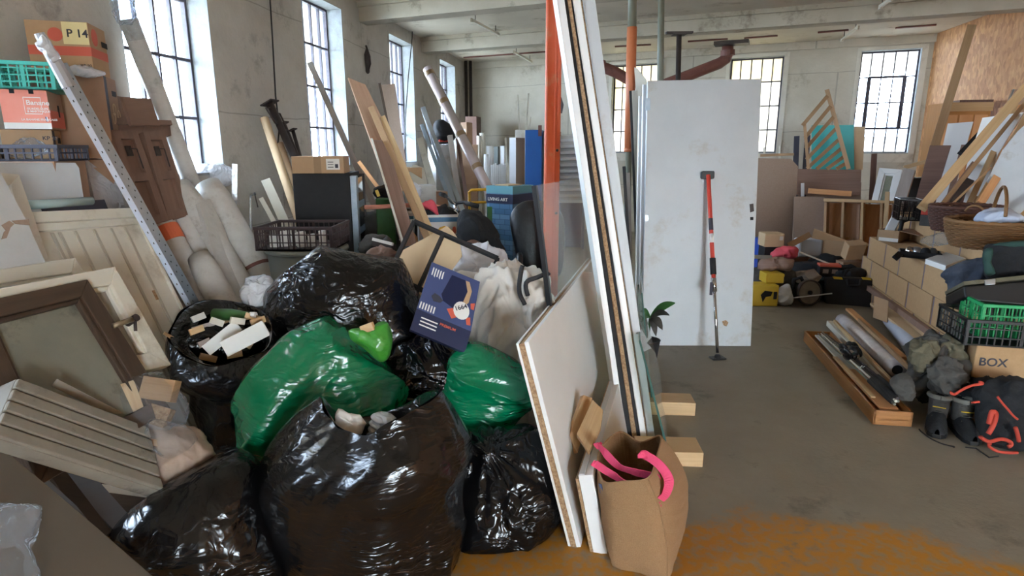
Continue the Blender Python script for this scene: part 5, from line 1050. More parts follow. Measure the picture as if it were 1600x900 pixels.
O('curved_lath', MB().tube(cur, .018, 6), mat('salmon_wood', '#cf8a72', .6), None, 'curved salmon-coloured strip lying over the white cartons', 'strip')
# white cartons with clothes
f = Fr(607, 5.05, 648, 5.05, 388, 333, .35); f.h = f.o.z+f.h; f.o.z = 0
t = T('white_carton', 'tall white carton with a blue top band and a hand hole beside the cooler', 'box'); O('box_body', MB().box(f.o, f.X, f.y*f.d, V((0, 0, f.h))), 'paper', t, bev=.002)
zz_ = f.h; O('blue_band', MB().box(f.p(0, 1)-f.y*.001-V((0, 0, .05)), f.X, f.y*.001, V((0, 0, .025))), 'blueb', t); O('hand_hole', MB().tube([f.p(.45, 1)-f.y*.002-V((0, 0, .13)), f.p(.45, 1)-V((0, 0, .13))], .028, 16), 'hole', t)
for i in range(4): O('printed_line', MB().box(f.p(.15+.2*i, 1)-f.y*.0015-V((0, 0, .30)), f.x*.015, f.y*.001, V((0, 0, .10))), 'bin', t)
f = Fr(655, 4.62, 719, 4.68, 378, 342, .34); f.h = P(719, 335, 4.68).z; f.o.z = 0
t = T('white_carton', 'open white carton printed with a blue and yellow oval logo, full of clothes', 'box')
b = MB(); Z = V((0, 0, f.h)); b.box(f.o, f.X, f.y*.006, Z).box(f.o+f.y*(f.d-.006), f.X, f.y*.006, Z).box(f.o, f.x*.006, f.y*f.d, Z).box(f.o+f.X-f.x*.006, f.x*.006, f.y*f.d, Z).box(f.o, f.X, f.y*f.d, V((0, 0, .006)))
O('box_body', b, 'paper', t); O('blue_band', MB().box(f.p(0, 1)-f.y*.001-V((0, 0, .055)), f.X, f.y*.001, V((0, 0, .035))), 'blueb', t)
O('oval_logo', MB().slab([f.p(.62+.22*math.cos(a*.5236), 1)-f.y*.002+V((0, 0, -.165+.08*math.sin(a*.5236))) for a in range(12)], -f.y, .001), 'yellow', t); O('oval_logo', MB().slab([f.p(.62+.10*math.cos(a*.7854), 1)-f.y*.0032+V((0, 0, -.17+.06*math.sin(a*.7854))) for a in range(8)], -f.y, .001), 'blueset', t)
O('oval_logo', MB().slab([f.p(.86+.05*math.cos(a*.7854), 1)-f.y*.003+V((0, 0, -.12+.03*math.sin(a*.7854))) for a in range(8)], -f.y, .001), 'redprint', t); O('letter_print', MB().tube([f.p(.92+.03*math.cos(a*.7), 1)-f.y*.003+V((0, 0, -.19+.04*math.sin(a*.7))) for a in range(1, 8)], .004, 5), 'ink', t)
O('dark_clothes', blob(MB(), [(655, 345), (652, 330), (665, 318), (690, 320), (712, 328), (716, 338), (700, 350), (670, 352)], 4.80, .14, nu=70, nv=30, amp=.05, sc=6, fl=False), 'blackf', None, 'dark crumpled clothes filling the open white carton', 'clothes', smooth=True)
O('pink_cloth', blob(MB(), [(658, 320), (664, 313), (676, 314), (684, 324), (686, 338), (676, 332), (664, 326)], 4.68, .05, nu=50, nv=24, amp=.02, sc=9, fl=False), 'coral', None, 'bright pink cloth on top of the dark clothes', 'clothes', smooth=True)
heap = [([(632, 300), (636, 284), (652, 288), (656, 300), (648, 325), (634, 322)], 5.3, .12, 'pillow', 'white_bag', 'crumpled white bag behind the pine planks'), ([(586, 305), (590, 292), (606, 290), (618, 300), (622, 318), (600, 322)], 5.2, .12, 'blackf', 'dark_bag', 'dark bag with a yellow tag right of the cooler'),
        ([(562, 395), (570, 372), (590, 366), (612, 372), (622, 390), (600, 400)], 4.2, .12, 'greyf', 'work_clothes', 'grey-brown work clothes heaped behind the biggest black bag'), ([(575, 400), (590, 385), (612, 388), (622, 400), (600, 410)], 3.9, .1, 'brownb', 'rag', 'brown rag right of the brown plastic crate')]
for o_, Y, D, m, nme, l in heap: O(nme, blob(MB(), o_, Y, D, nu=60, nv=26, amp=.05, sc=6, fl=False), m, None, l, 'bag' if 'bag' in nme else 'clothes', smooth=True)
bd('paint_tag', 'small yellow tag on the dark bag right of the cooler', 'tag', (588, 297, 5.0), (592, 307, 5.0), 5, .004, 'yel')
t = T('green_toolbox', 'dark green box below the dark bag right of the cooler', 'box'); f = Fr(587, 5.0, 616, 5.0, 324, 310, .25); f.h = f.o.z+f.h; f.o.z = 0; O('box_body', MB().box(f.o, f.X, f.y*f.d, V((0, 0, f.h))), 'leaf', t, bev=.01); decal('lid_line', f, 0, .93, 1, .95, 'black', t)
t = T('hand_planer', 'grey hand tool with a white edge lying on the work clothes', 'tool'); A, B = P(584, 380, 4.0), P(615, 388, 3.95); O('tool_body', MB().beam(A, B, .05, .05), 'iron', t, bev=.006); O('tool_plate', MB().beam(A+V((0, -.02, .03)), B+V((0, -.02, .03)), .02, .02), 'paper', t); O('tool_knob', MB().lathe(A.lerp(B, .7)+V((0, 0, .02)), [(.02, 0), (.028, .03), (.0, .055)], 12), 'greyf', t)
for (pl_, Y, d_, l, m) in (((656, 290, 682, 318), 5.6, .22, 'grey polystyrene box behind the open white carton', 'foam'), ((680, 300, 700, 318), 5.7, .2, 'small tan carton beside the bicycle handlebar', 'cardd'), ((630, 262, 660, 292), 6.9, .3, 'tan carton at the foot of the third left window', 'card')):
    f = Fr(pl_[0], Y, pl_[2], Y+.06, pl_[3], pl_[1], d_); t_ = P(0, pl_[1], Y).z; f.h = t_; f.o.z = 0
    O('storage_carton', MB().box(f.o, f.X, f.y*f.d, V((0, 0, f.h))), m, None, l, 'box', bev=.003)
pl = pl3((642, 258, 7.0), (662, 262, 7.1), (656, 285, 6.9)); sl('paper_bag', 'pale torn paper sack standing by the third left window', 'bag', [(640, 262), (648, 257), (662, 262), (668, 285), (662, 296), (640, 292)], pl, .08, 'cream')
# bicycle with only the handlebar clear
t = T('bicycle', 'bicycle with black handlebar and brake levers behind the open white carton', 'bicycle')
S0, L0, R0 = P(712, 318, 5.2), P(688, 303, 5.35), P(746, 322, 5.0)
O('handlebar', MB().tube([L0, P(696, 305, 5.3), P(706, 316, 5.22), S0, P(725, 316, 5.12), R0], .013, 10), 'black', t, smooth=True); O('grip', MB().tube([P(728, 317, 5.10), R0], .020, 12), 'blackm', t, smooth=True); O('grip', MB().tube([L0, P(696, 306, 5.3)], .019, 12), 'blackm', t, smooth=True)
O('brake_lever', MB().tube([P(700, 308, 5.2), P(712, 320, 5.1)], .006, 6), 'chrome', t); O('stem', MB().tube([S0, S0+V((.0, .02, -.12))], .018, 10), 'chrome', t, smooth=True)
fa = V((S0.x, S0.y-.04, .34)); O('fork', MB().tube([S0+V((0, .02, -.12)), fa], .02, 10), 'blackm', t, smooth=True)
w = MB(); w.tube([fa+V((.0+.33*math.cos(a*.1745)*.5, .33*math.cos(a*.1745)*.85, .33*math.sin(a*.1745))) for a in range(37)], .02, 8, False); O('front_wheel', w, 'blackm', t, smooth=True)
O('frame_tube', MB().tube([S0+V((0, .02, -.15)), S0+V((.35, .55, -.20))], .018, 10), 'iron', t); O('frame_tube', MB().tube([S0+V((0, .02, -.22)), S0+V((.3, .5, -.65))], .02, 10), 'iron', t)
# yellow hand truck
t = T('hand_truck', 'yellow hand truck frame behind the blue printed box', 'hand truck'); a, b_ = P(733, 297, 5.9), P(768, 296, 5.9)
b = MB(); b.tube([V((a.x, a.y, .1)), a-V((0, 0, .02)), a+V((.02, 0, .0)), b_-V((.02, 0, 0)), b_-V((0, 0, .02)), V((b_.x, b_.y, .1))], .014, 10); O('tube_frame', b, 'yellow', t, smooth=True)
for z_ in (-.12, -.30, -.6): O('crossbar', MB().tube([a+V((0, 0, z_)), b_+V((0, 0, z_))], .011, 8), 'yellow', t)
O('toe_plate', MB().box((a.x-.05, a.y-.28, .02), (b_.x-a.x+.1, 0, 0), (0, .28, 0), (0, 0, .008)), 'yellow', t)
for x_ in (a.x-.04, b_.x+.04): O('wheel', MB().tube([V((x_-.02, a.y+.03, .1)), V((x_+.02, a.y+.03, .1))], .1, 20), 'blackm', t)
# printed tall box LIVING ART
f = Fr(761, 5.05, 801, 4.90, 400, 290, .30); f.h = f.o.z+f.h; f.o.z = 0; f.h = P(761, 290, 5.05).z
t = T('printed_box', 'tall blue printed box with a dark LIVING ART banner', 'box'); bm = mat('blue_brick_print', '#3f6f99', .5); nt = bm.node_tree; br = nd(nt, 'ShaderNodeTexBrick'); br.inputs['Scale'].default_value = 6; br.inputs['Color1'].default_value = (*hx('#40709a'), 1); br.inputs['Color2'].default_value = (*hx('#6b97bd'), 1); br.inputs['Mortar'].default_value = (*hx('#2f5577'), 1); br.inputs['Mortar Size'].default_value = .012
tc = nd(nt, 'ShaderNodeTexCoord'); mp = nd(nt, 'ShaderNodeMapping'); mp.inputs['Rotation'].default_value = (math.pi/2, 0, 0); nt.links.new(tc.outputs['Object'], mp.inputs[0]); nt.links.new(mp.outputs[0], br.inputs['Vector']); nt.links.new(br.outputs[0], nt.nodes['Principled BSDF'].inputs['Base Color'])
O('box_body', MB().box(f.o, f.X, f.y*f.d, V((0, 0, f.h))), bm, t, bev=.004)
O('dark_banner', MB().box(f.p(0, 1)-f.x*.002-f.y*.002-V((0, 0, .14)), f.X+f.x*.004, f.y*(f.d+.004), V((0, 0, .075))), 'navyd', t)
O('pale_top_band', MB().box(f.p(0, 1)-f.x*.001-f.y*.001-V((0, 0, .06)), f.X+f.x*.002, f.y*(f.d+.002), V((0, 0, .061))), mat('pale_teal_print', '#5f9aa8', .5), t)
text('banner_lettering', 'LIVING ART', f.p(.06, 1)-f.y*.003-V((0, 0, .118)), f.x, (0, 0, 1), .027, 'paper', t, kw=1.05)
decal('picture_print', f, .35, .30, .80, .56, 'bubble' if False else 'paper', t); decal('picture_print', f, .50, .40, .62, .50, 'navy', t, t=.002)
O('green_print', MB().box(f.p(.03, 1)-f.y*.002-V((0, 0, .34)), f.x*.05, f.y*.001, V((0, 0, .17))), 'leaf', t)
O('lid_sheet', MB().box(f.p(.25, 1)+f.y*.03+V((0, 0, .002)), f.x*.5*f.w, f.y*.2, V((0, 0, .008))), 'cardp', None, 'flat tan sheet lying on top of the blue printed box', 'cardboard')
# jacket heap and office chair
O('dark_jacket', blob(MB(), [(716, 340), (722, 326), (738, 328), (752, 335), (770, 355), (785, 378), (788, 392), (770, 394), (745, 388), (722, 384), (714, 365)], 4.35, .16, nu=100, nv=40, amp=.05, sc=4, seed=41, fl=False), 'blackf', None, 'dark green-black jacket draped over the heap left of the blue printed box', 'clothes', smooth=True)
O('brown_bag', blob(MB(), [(718, 392), (725, 380), (745, 376), (762, 385), (765, 400), (740, 405)], 4.2, .1, nu=60, nv=24, amp=.03, sc=6, fl=False), 'brownb', None, 'brown cloth bag under the dark jacket', 'bag', smooth=True)
for o_, Y, l in (([(560, 420), (600, 395), (700, 380), (780, 395), (800, 440), (760, 520), (600, 520)], 4.1, 'mixed heap of dark bags and clothes behind the rubbish pile'),): O('junk_heap', blob(MB(), o_, Y, .3, nu=90, nv=36, amp=.08, sc=4), 'blackf', None, l, 'heap', smooth=True)
O('junk_heap', blob(MB(), [(560, 345), (620, 325), (680, 325), (740, 340), (745, 420), (650, 470), (560, 420)], 5.35, .3, nu=90, nv=36, amp=.08, sc=4, seed=5), 'greyf', None, 'heap of grey sacks and clothes behind the white cartons', 'heap', smooth=True)
t = T('office_chair', 'black leather office chair seen behind the glass pane', 'chair')
O('backrest', blob(MB(), [(800, 330), (815, 316), (840, 313), (862, 318), (880, 340), (882, 400), (872, 432), (835, 436), (815, 425), (804, 385), (797, 350)], 4.35, .07, nu=100, nv=40, amp=.006, sc=6, e=.6, fl=False), 'blackl', t, smooth=True)
c = P(845, 440, 4.15); O('seat', MB().cbox((c.x+.02, c.y-.05, .46), .50, .48, .10), 'blackl', t, bev=.03); O('armrest', MB().tube([P(812, 398, 4.25), P(812, 402, 3.98), V((P(812, 402, 3.98).x, 4.0, .50))], .022, 10), 'black', t, smooth=True)
O('gas_column', MB().tube([V((c.x, c.y, .08)), V((c.x, c.y, .47))], .028, 12), 'chrome', t); b = MB()
for k in range(5):
    a = k*1.2566; e_ = V((c.x+.30*math.cos(a), c.y+.30*math.sin(a), .07)); O('base_arm', MB().beam(V((c.x, c.y, .10)), e_, .04, .03, up=(0, 0, 1)), 'black', t); O('castor', MB().tube([e_+V((-.015, 0, -.04)), e_+V((.015, 0, -.04))], .028, 12), 'black', t)
# ------------------------------------------------------------ far left corner
bd('white_board', 'cream board leaning at the far left corner under the third window', 'board', (656, 216, 8.8), (678, 300, 8.3), 10, .03, 'cream', floor=True)
for a, b_, w, m, l in (((661, 168, 9.3), (700, 290, 8.4), 8, 'alu', 'longest aluminium profile leaning near the far left corner'), ((664, 178, 9.2), (712, 300, 8.2), 7, 'alu', 'second aluminium profile leaning near the far left corner'), ((659, 195, 9.0), (700, 305, 8.0), 6, 'steel', 'shiny steel tube lowest of the leaning profiles'), ((703, 212, 9.4), (716, 300, 8.6), 9, 'greyw', 'grey weathered plank right of the white cabinet'), ((714, 215, 9.9), (728, 300, 9.0), 5, 'dark', 'dark brown batten right of the weathered plank')):
    bd('leaning_profile' if m in ('alu', 'steel') else 'leaning_plank', l, 'profile' if m in ('alu', 'steel') else 'plank', a, b_, w, .03, m, floor=True)
f = Fr(682, 9.4, 706, 9.5, 300, 226, .4); f.h = f.o.z+f.h; f.o.z = 0; f.h = P(682, 226, 9.4).z
t = T('white_cabinet', 'white cabinet carrying a black bag near the far left corner', 'cabinet'); O('cabinet_body', MB().box(f.o, f.X, f.y*f.d, V((0, 0, f.h))), 'whiteg', t, bev=.004); decal('cabinet_door', f, .05, .03, .95, .97, 'whiteg', t, t=.012)
O('black_bag', blob(MB(), [(676, 215), (677, 196), (684, 186), (700, 188), (712, 200), (714, 212), (702, 224), (684, 226)], 9.55, .2, nu=70, nv=28, amp=.05, sc=3, fl=False), 'blackf', None, 'black bag on the white cabinet near the far left corner', 'bag', smooth=True)
t = T('red_tool', 'small red power tool in front of the black bag on the white cabinet', 'tool'); p_ = P(693, 222, 9.45); O('tool_body', MB().cbox(p_+V((0, 0, .0)), .16, .1, .10, .3), 'redf', t, bev=.02); O('tool_handle', MB().tube([p_+V((-.09, 0, .05)), p_+V((-.04, 0, .16)), p_+V((.08, 0, .15)), p_+V((.1, 0, .05))], .018, 8), 'blackm', t, smooth=True)
t, A, B, r, d = wrapped_tube('long tube wrapped in clear film with brown tape bands in the far left', (668, 108, 9.2), (765, 300, 8.2), 16, mat('filmed_tube', '#b9a7a2', .18, col2='#c9b8b4', scale=4), None, 'wrapped_tube')
for f_ in (.02, .17, .34, .5): O('tape_band', MB().pipe(A+d*(B-A).length*f_, A+d*((B-A).length*f_+.07), r*1.06, r*.99, 18), 'tape', t)
for k, (x0, x1, y0, y1, m, l, Y, dd) in enumerate(((729, 746, 182, 300, 'dark', 'tall dark wooden box end in the far left corner', 12.2, .3), (731, 740, 192, 226, 'cardd', 'tan carton with a white label in the far left corner', 12.0, .2), (746, 752, 212, 300, 'cream', 'slim cream roll against the far wall', 12.2, .08), (750, 759, 208, 300, 'cream', 'thick cream roll against the far wall', 12.25, .1),
        (760, 771, 228, 300, 'whitep', 'white plastic roll bundle at the far wall left of the white profiles', 11.9, .12), (772, 778, 229, 275, 'bin', 'grey board end behind the white profiles', 12.1, .06), (782, 788, 228, 290, 'whitep', 'single tall white profile at the far wall', 11.8, .06), (757, 763, 241, 300, 'whitep', 'shortest white roll at the far wall', 11.8, .08))):
    f = Fr(x0, Y, x1, Y-.05, 300, y0, dd); f.h = P(x0, y0, Y).z; f.o.z = P(x0, y1, Y).z if y1 < 290 and k == 1 else 0
    if k == 1: f.h -= f.o.z
    if k in (2, 3, 4, 7):
        c = f.o+f.x*f.w/2; O('standing_roll', MB().tube([V((c.x, c.y, 0)), V((c.x, c.y, f.h))], f.w/2, 14), m, None, l, 'roll', smooth=False)
    elif k == 1:
        t = T('tan_carton', l, 'box'); O('box_body', MB().box(f.o-f.y*.25, f.X, f.y*.24, V((0, 0, f.h))), m, t); O('white_label', MB().box(f.p(.2, .3)-f.y*.252, f.x*.6*f.w, f.y*.001, V((0, 0, .4*f.h))), 'paper', t); f = None
    else: O('standing_board', MB().box(f.o, f.X, f.y*f.d, V((0, 0, f.h))), m, None, l, 'board', bev=.003)
O('corner_shelf_post', MB().cbox((P(735, 226, 12.0).x, 11.9, 0), .28, .28, P(735, 226, 12.0).z-.0), 'cardd', None, 'tall narrow carton stack under the tan carton in the far left corner', 'box')
for k in range(9):
    x0 = 767+k*3.0; y0 = 258-(k % 3)*1.5; Y = 11.6; a = P(x0, y0, Y); wv = 2.6*dep(a)/FPX
    O('white_profile', MB().box((a.x, a.y, 0), (wv, -.01, 0), (0, .05, 0), (0, 0, a.z)), 'whitep', None, 'white plastic profile standing in the bundle at the far wall', 'profile', 'white plastic profiles at the far wall', bev=.003)
for a, b_, w, l in (((790, 215, 11.4), (793, 285, 11.2), 3, 'thin white stick leaning left of the beige locker'), ((798, 230, 11.3), (793, 285, 11.1), 4, 'white lath slanting left of the beige locker'), ((792, 258, 11.2), (798, 290, 11.0), 4, 'short pale lath at the foot of the white profiles'), ((809, 148, 11.6), (812, 210, 11.5), 2.6, 'tall thin pole rising behind the beige locker'), ((826, 146, 11.6), (822, 206, 11.5), 2.8, 'tall thin pole rising behind the blue locker'), ((829, 183, 11.5), (827, 206, 11.4), 2.2, 'short thin pole behind the blue locker')):
    bd('thin_pole', l, 'pole', a, b_, w, .02, 'cream', floor=True)
f = Fr(796, 10.3, 806, 10.25, 300, 215, .5); f.h = P(796, 215, 10.3).z; f.o.z = 0
t = T('tall_locker', 'narrow white-fronted locker with a beige side left of the blue locker', 'locker'); 
O('locker_front', MB().box(f.o, f.X, f.y*.02, V((0, 0, f.h))), 'whitep', t, bev=.003); e_ = P(820, 216, 10.5); O('locker_side', MB().slab([f.p(1, 0), V((e_.x, e_.y, 0)), V((e_.x, e_.y, f.h)), f.p(1, 1)], V((0, -1, 0)), .25), 'greyw' if False else 'hard', t, bev=.003)
O('small_box', MB().cbox((P(814, 213, 10.6).x, 10.62, f.h+.001), .20, .18, .13), 'cream', None, 'small cream box on the beige locker', 'box', bev=.004)
f = Fr(820, 9.6, 846, 9.55, 300, 203, .45); f.h = P(820, 203, 9.6).z; f.o.z = 0
t = T('blue_locker', 'bright blue steel locker left of the orange post', 'locker'); O('locker_body', MB().box(f.o, f.X, f.y*f.d, V((0, 0, f.h))), 'bluec', t, bev=.006)
zs = P(820, 240, 9.6).z/f.h; decal('locker_door', f, .03, zs+.01, .97, .985, 'bluec', t, t=.02); decal('locker_door', f, .03, .02, .97, zs-.01, 'bluec', t, t=.02); O('handle', MB().box(f.p(.80, zs+.14)-f.y*.05, f.x*.05, f.y*.04, V((0, 0, .16))), 'rust', t); text('locker_mark', 'C', f.p(.35, .50)-f.y*.022, f.x, (0, 0, 1), .09, 'paper', t)
f = Fr(848, 9.7, 858, 9.65, 300, 205, .45); f.h = P(848, 205, 9.7).z; f.o.z = 0; O('brown_locker', MB().box(f.o, f.X, f.y*f.d, V((0, 0, f.h))), 'cardd', None, 'brown cupboard side between the blue locker and the orange post', 'cupboard', bev=.004)
t = T('louvred_shutter', 'stack of white louvred slats right of the orange post', 'louvred panel'); a, b_ = P(876, 222, 9.8), P(916, 220, 9.6)
for k in range(11):
    z_ = a.z-.0-k*.095; O('slat', MB().box(V((a.x, a.y, z_)), (b_-a), V((0, .10, .05)), V((0, 0, .045))), 'whitep', t, bev=.003)
for q in (a, b_): O('side_post', MB().box(V((q.x-.02, q.y+.10, 0)), (.04, 0, 0), (0, .05, 0), (0, 0, a.z+.05)), 'navy', t)
O('blue_backing', MB().box(V((a.x, a.y+.16, 0)), b_-a, V((0, .02, 0)), V((0, 0, a.z))), 'navy', t)
# ------------------------------------------------------------ right: long stack of tan cartons
SD = V((.259, .966, 0)).normalized(); SN = V((SD.y, -SD.x, 0))   # along the stack, into the stack
def STK(y, off=0, z=0): return V((2.035+.268*y, y, z))+SN*off
TH = .225
rows = [(0, 0, [6.45, 5.93, 5.42, 4.91, 4.40, 3.89], .30, 'bottom row'), (0, 1, [6.45, 6.12, 5.60, 5.10, 4.58, 4.06, 3.55], .30, 'middle row'), (0, 2, [6.30, 5.78, 5.38, 4.82, 4.30, 3.80], .30, 'third row'), (.32, 3, [6.75, 6.2, 5.6, 5.05, 4.55, 4.02, 3.5, 3.05], .55, 'top row at the back')]
ordn = ['farthest', 'second farthest', 'third farthest', 'fourth farthest', 'fifth farthest', 'sixth farthest', 'seventh farthest']
def place(n, k): return ordn[k] if k < n-1 else 'nearest'
for off, tier, ys, dd, rn in rows:
    n_ = len(ys)-1
    for k in range(n_):
        y0, y1 = ys[k+1]+.006, ys[k]-.006; a = STK(y0, off, tier*TH+.001*(tier+1)); L = (STK(y1, off)-STK(y0, off)).length
        t = T('stacked_carton', '%s tan carton in the %s of the right-hand stack' % (place(n_, k), rn), 'box', 'tan cartons of the long stack')
        j = .004*math.sin(k*5+tier); O('box_body', MB().box(a+SN*j, SD*L, SN*dd, V((0, 0, TH-.004))), 'cardt', t, bev=.004)
        O('corner_tape', MB().box(a+SN*(j-.0015)+SD*(L-.022), SD*.018, SN*.001, V((0, 0, TH-.004))), 'seam', t)
O('carton_filler', MB().box(STK(3.1, .34, .001), SD*3.7, SN*.5, V((0, 0, TH*3-.006))), 'cardt', None, 'inner block of tan cartons behind the visible rows on the right', 'box')
b = MB().beam(STK(3.5, -.03, .19), STK(6.3, -.03, .19), .035, .05, up=(0, 0, 1)); O('long_batten', b, 'brownb', None, 'long brown batten lying along the foot of the carton stack', 'batten')
O('long_board', MB().beam(STK(3.6, -.06, .12), STK(5.6, -.06, .12), .02, .12, up=(1, 0, 0)), 'cardp', None, 'long tan board standing along the foot of the carton stack', 'board')
ztop = TH*3+.004; zb4 = TH*4+.004
def on(px, py, z): return G(px, py, z)
# things lying on the third row
t = T('open_carton', 'small open tan carton at the far end of the stack ledge', 'box'); f = Fr(1368, 6.0, 1402, 5.85, 385, 360, .30, zb=ztop); f.o.z = ztop; f.h = .11
b = MB(); Z = V((0, 0, f.h)); b.box(f.o, f.X, f.y*.006, Z).box(f.o+f.y*(f.d-.006), f.X, f.y*.006, Z).box(f.o, f.x*.006, f.y*f.d, Z).box(f.o+f.X-f.x*.006, f.x*.006, f.y*f.d, Z).box(f.o, f.X, f.y*f.d, V((0, 0, .006))); O('box_body', b, 'card', t)
O('flap', MB().box(f.p(1, 1)-f.x*.002, f.x*.18+V((0, 0, -.03)), f.y*.28, V((0, 0, .004))), 'cardd', t)
O('box_base_print', MB().box(f.p(.1, 0)-f.y*.001, f.x*.9*f.w, f.y*.001, V((0, 0, .035))), 'paper', t)
c = f.p(.3, 1)+f.y*.12; O('white_container', MB().beam(c+V((0, 0, -.04)), c+V((.10, .05, .13)), .09, .06), 'whitep', None, 'white plastic container sticking out of the small open carton', 'container', bev=.01)
c = f.p(.75, 1)+f.y*.15; O('dark_tool', MB().tube([c+V((0, 0, -.06)), c+V((.03, .03, .07)), c+V((.10, .04, .10))], .02, 8), 'blackm', None, 'dark tool handle sticking out of the small open carton', 'tool', smooth=True)
t = T('tool_tray', 'shallow black tray of small metal fittings on the stack ledge', 'tray'); q = [on(1400, 402, ztop+.03), on(1478, 399, ztop+.03)]; f = Fr(1402, 5.0, 1470, 4.85, 400, 380, .20, zb=ztop); f.o = on(1404, 402, ztop); f.o.z = ztop+.001; f.h = .05
b = MB(); Z = V((0, 0, f.h)); b.box(f.o, f.X, f.y*.01, Z).box(f.o+f.y*(f.d-.01), f.X, f.y*.01, Z).box(f.o, f.x*.01, f.y*f.d, Z).box(f.o+f.X-f.x*.01, f.x*.01, f.y*f.d, Z).box(f.o, f.X, f.y*f.d, V((0, 0, .02))); O('tray_body', b, 'black', t, bev=.003)
O('tray_handle', MB().beam(f.o+V((0, -.01, .03)), f.o+V((-.06, -.05, .0)), .05, .03), 'black', t, bev=.004)
for k, (u, w_, m) in enumerate(((.25, .06, 'chrome'), (.42, .08, 'alu'), (.62, .07, 'blackm'), (.8, .06, 'greyf'))): c = f.p(u, .4)+f.y*(.08+.02*(k % 2)); O('metal_fitting', MB().lathe(c, [(w_*.5, 0), (w_*.6, .03), (w_*.3, .06), (0, .065)], 12), m, None, ['shiny chrome fitting in the black tray', 'dull round metal fitting in the black tray', 'black knob fitting in the black tray', 'grey cloth-wrapped fitting in the black tray'][k], 'fitting', smooth=True)
O('plastic_film', blob(MB(), [(1436, 378), (1450, 368), (1468, 362), (1482, 364), (1484, 380), (1470, 384), (1450, 384)], 4.95, .08, nu=60, nv=24, amp=.03, sc=9, fl=False), 'clear', None, 'clear crinkled film behind the black fittings tray', 'plastic sheet', smooth=True)
t = T('flat_carton', 'flat white printed box lying on the stack ledge', 'box'); a = on(1446, 405, ztop+.04); b_ = on(1478, 416, ztop+.04); c = on(1510, 404, ztop+.04); a.z = b_.z = c.z = ztop+.003
O('box_body', MB().box(a, b_-a, c-b_, V((0, 0, .04))), 'white', t, bev=.002); O('grey_mark', MB().box(a.lerp(b_, .25)+V((0, -.002, .012)), (b_-a)*.2, V((0, .001, 0)), V((0, 0, .02))), 'ink', t); O('grey_top', MB().box(a+(b_-a)*.06+(c-b_)*.06+V((0, 0, .0405)), (b_-a)*.88, (c-b_)*.88, V((0, 0, .001))), 'whiteg', t)
# things on the top row
crate('black_crate', 'black plastic crate at the far end of the carton stack', (lambda f: (setattr(f, 'o', V((f.o.x, f.o.y, zb4))), setattr(f, 'h', .20), f)[2])(Fr(1402, 5.75, 1437, 5.68, 345, 321, .28)), 'black', nr=2)
t = T('red_grey_box', 'red-topped grey box between the black crate and the dark basket', 'box'); f = Fr(1436, 5.35, 1462, 5.25, 350, 330, .25); f.o.z = zb4; f.h = .16; O('box_body', MB().box(f.o, f.X, f.y*f.d, V((0, 0, f.h*.6))), 'greyf', t, bev=.004); O('red_lid', MB().box(f.o+V((0, 0, f.h*.6)), f.X, f.y*f.d, V((0, 0, f.h*.4))), 'redf', t, bev=.004)
def basket(lab, c, rx, ry, h, m, handle=None, flare=1.2, rz=.26):
    t = T('wicker_basket', lab, 'basket'); n = 96; vs = MB(); rows_ = 14
    for i in range(rows_):
        z = h*i/(rows_-1); k = (1/flare+(1-1/flare)*math.sin(z/h*math.pi/2)); pts = []
        for j in range(n+1):
            a = 2*math.pi*j/n; w = .011*math.sin(a*24+math.pi*(i % 2)); x = (rx*k+w)*math.cos(a); y = (ry*k+w)*math.sin(a)
            pts.append(V((c[0]+x*math.cos(rz)-y*math.sin(rz), c[1]+x*math.sin(rz)+y*math.cos(rz), c[2]+.008+z)))
        vs.tube(pts, h/(rows_-1)*.56, 6, False)
    O('woven_side', vs, m, t, smooth=True, kind=None)
    st = MB()
    for j in range(48):
        a = 2*math.pi*j/48; pts = []
        for i in range(5):
            z = h*i/4; k = (1/flare+(1-1/flare)*math.sin(z/h*math.pi/2)); x = rx*k*math.cos(a)*.985; y = ry*k*math.sin(a)*.985; pts.append(V((c[0]+x*math.cos(rz)-y*math.sin(rz), c[1]+x*math.sin(rz)+y*math.cos(rz), c[2]+z)))
        st.tube(pts, .005, 5)
    O('stakes', st, m, t, kind='stuff')
    bb = MB().lathe((c[0], c[1], c[2]+.004), [(0, 0), (rx/flare, 0), (rx/flare, .01), (0, .012)], 30, sx=1, sy=ry/rx, rz=-rz if False else rz); O('basket_base', bb, m, t)
    rim_ = []; 
    for j in range(n+1): a = 2*math.pi*j/n; x = rx*1.02*math.cos(a); y = ry*1.02*math.sin(a); rim_.append(V((c[0]+x*math.cos(rz)-y*math.sin(rz), c[1]+x*math.sin(rz)+y*math.cos(rz), c[2]+h+.01+.003*math.sin(a*30))))
    O('rim', MB().tube(rim_, .014, 8, False), m, t, smooth=True)
    if handle:
        for (p0, p1, hh, r_) in handle:
            pts = [p0.lerp(p1, i/12)+V((0, 0, hh*math.sin(math.pi*i/12)**.6)) for i in range(13)]; O('handle', MB().tube(pts, r_, 8), m, t, smooth=True)
    return t
c = P(1560, 352, 4.15); c.z = zb4
h0, h1 = P(1547, 342, 4.35), P(1570, 335, 3.85)
basket('big wicker basket with a tall arched handle on top of the carton stack', (c.x, c.y, zb4), .34, .26, .17, 'wick', [(P(1548, 343, 4.45), P(1571, 338, 3.88), .21, .011), (P(1508, 330, 4.6), P(1541, 338, 4.5), .06, .008)])
c2 = P(1500, 335, 5.0)
basket('dark brown wicker basket half hidden behind the big one', (c2.x+.04, c2.y, zb4), .27, .22, .19, 'wickd')
O('basket_cloth', blob(MB(), [(1522, 345), (1530, 333), (1548, 327), (1566, 326), (1590, 332), (1600, 345), (1570, 350), (1540, 352)], 4.15, .12, nu=80, nv=30, amp=.035, sc=7, fl=False), mat('pale_blue_cloth', '#b9c1d2', .85, bump=.2), None, 'pale blue cloth lying inside the big wicker basket', 'cloth', smooth=True)
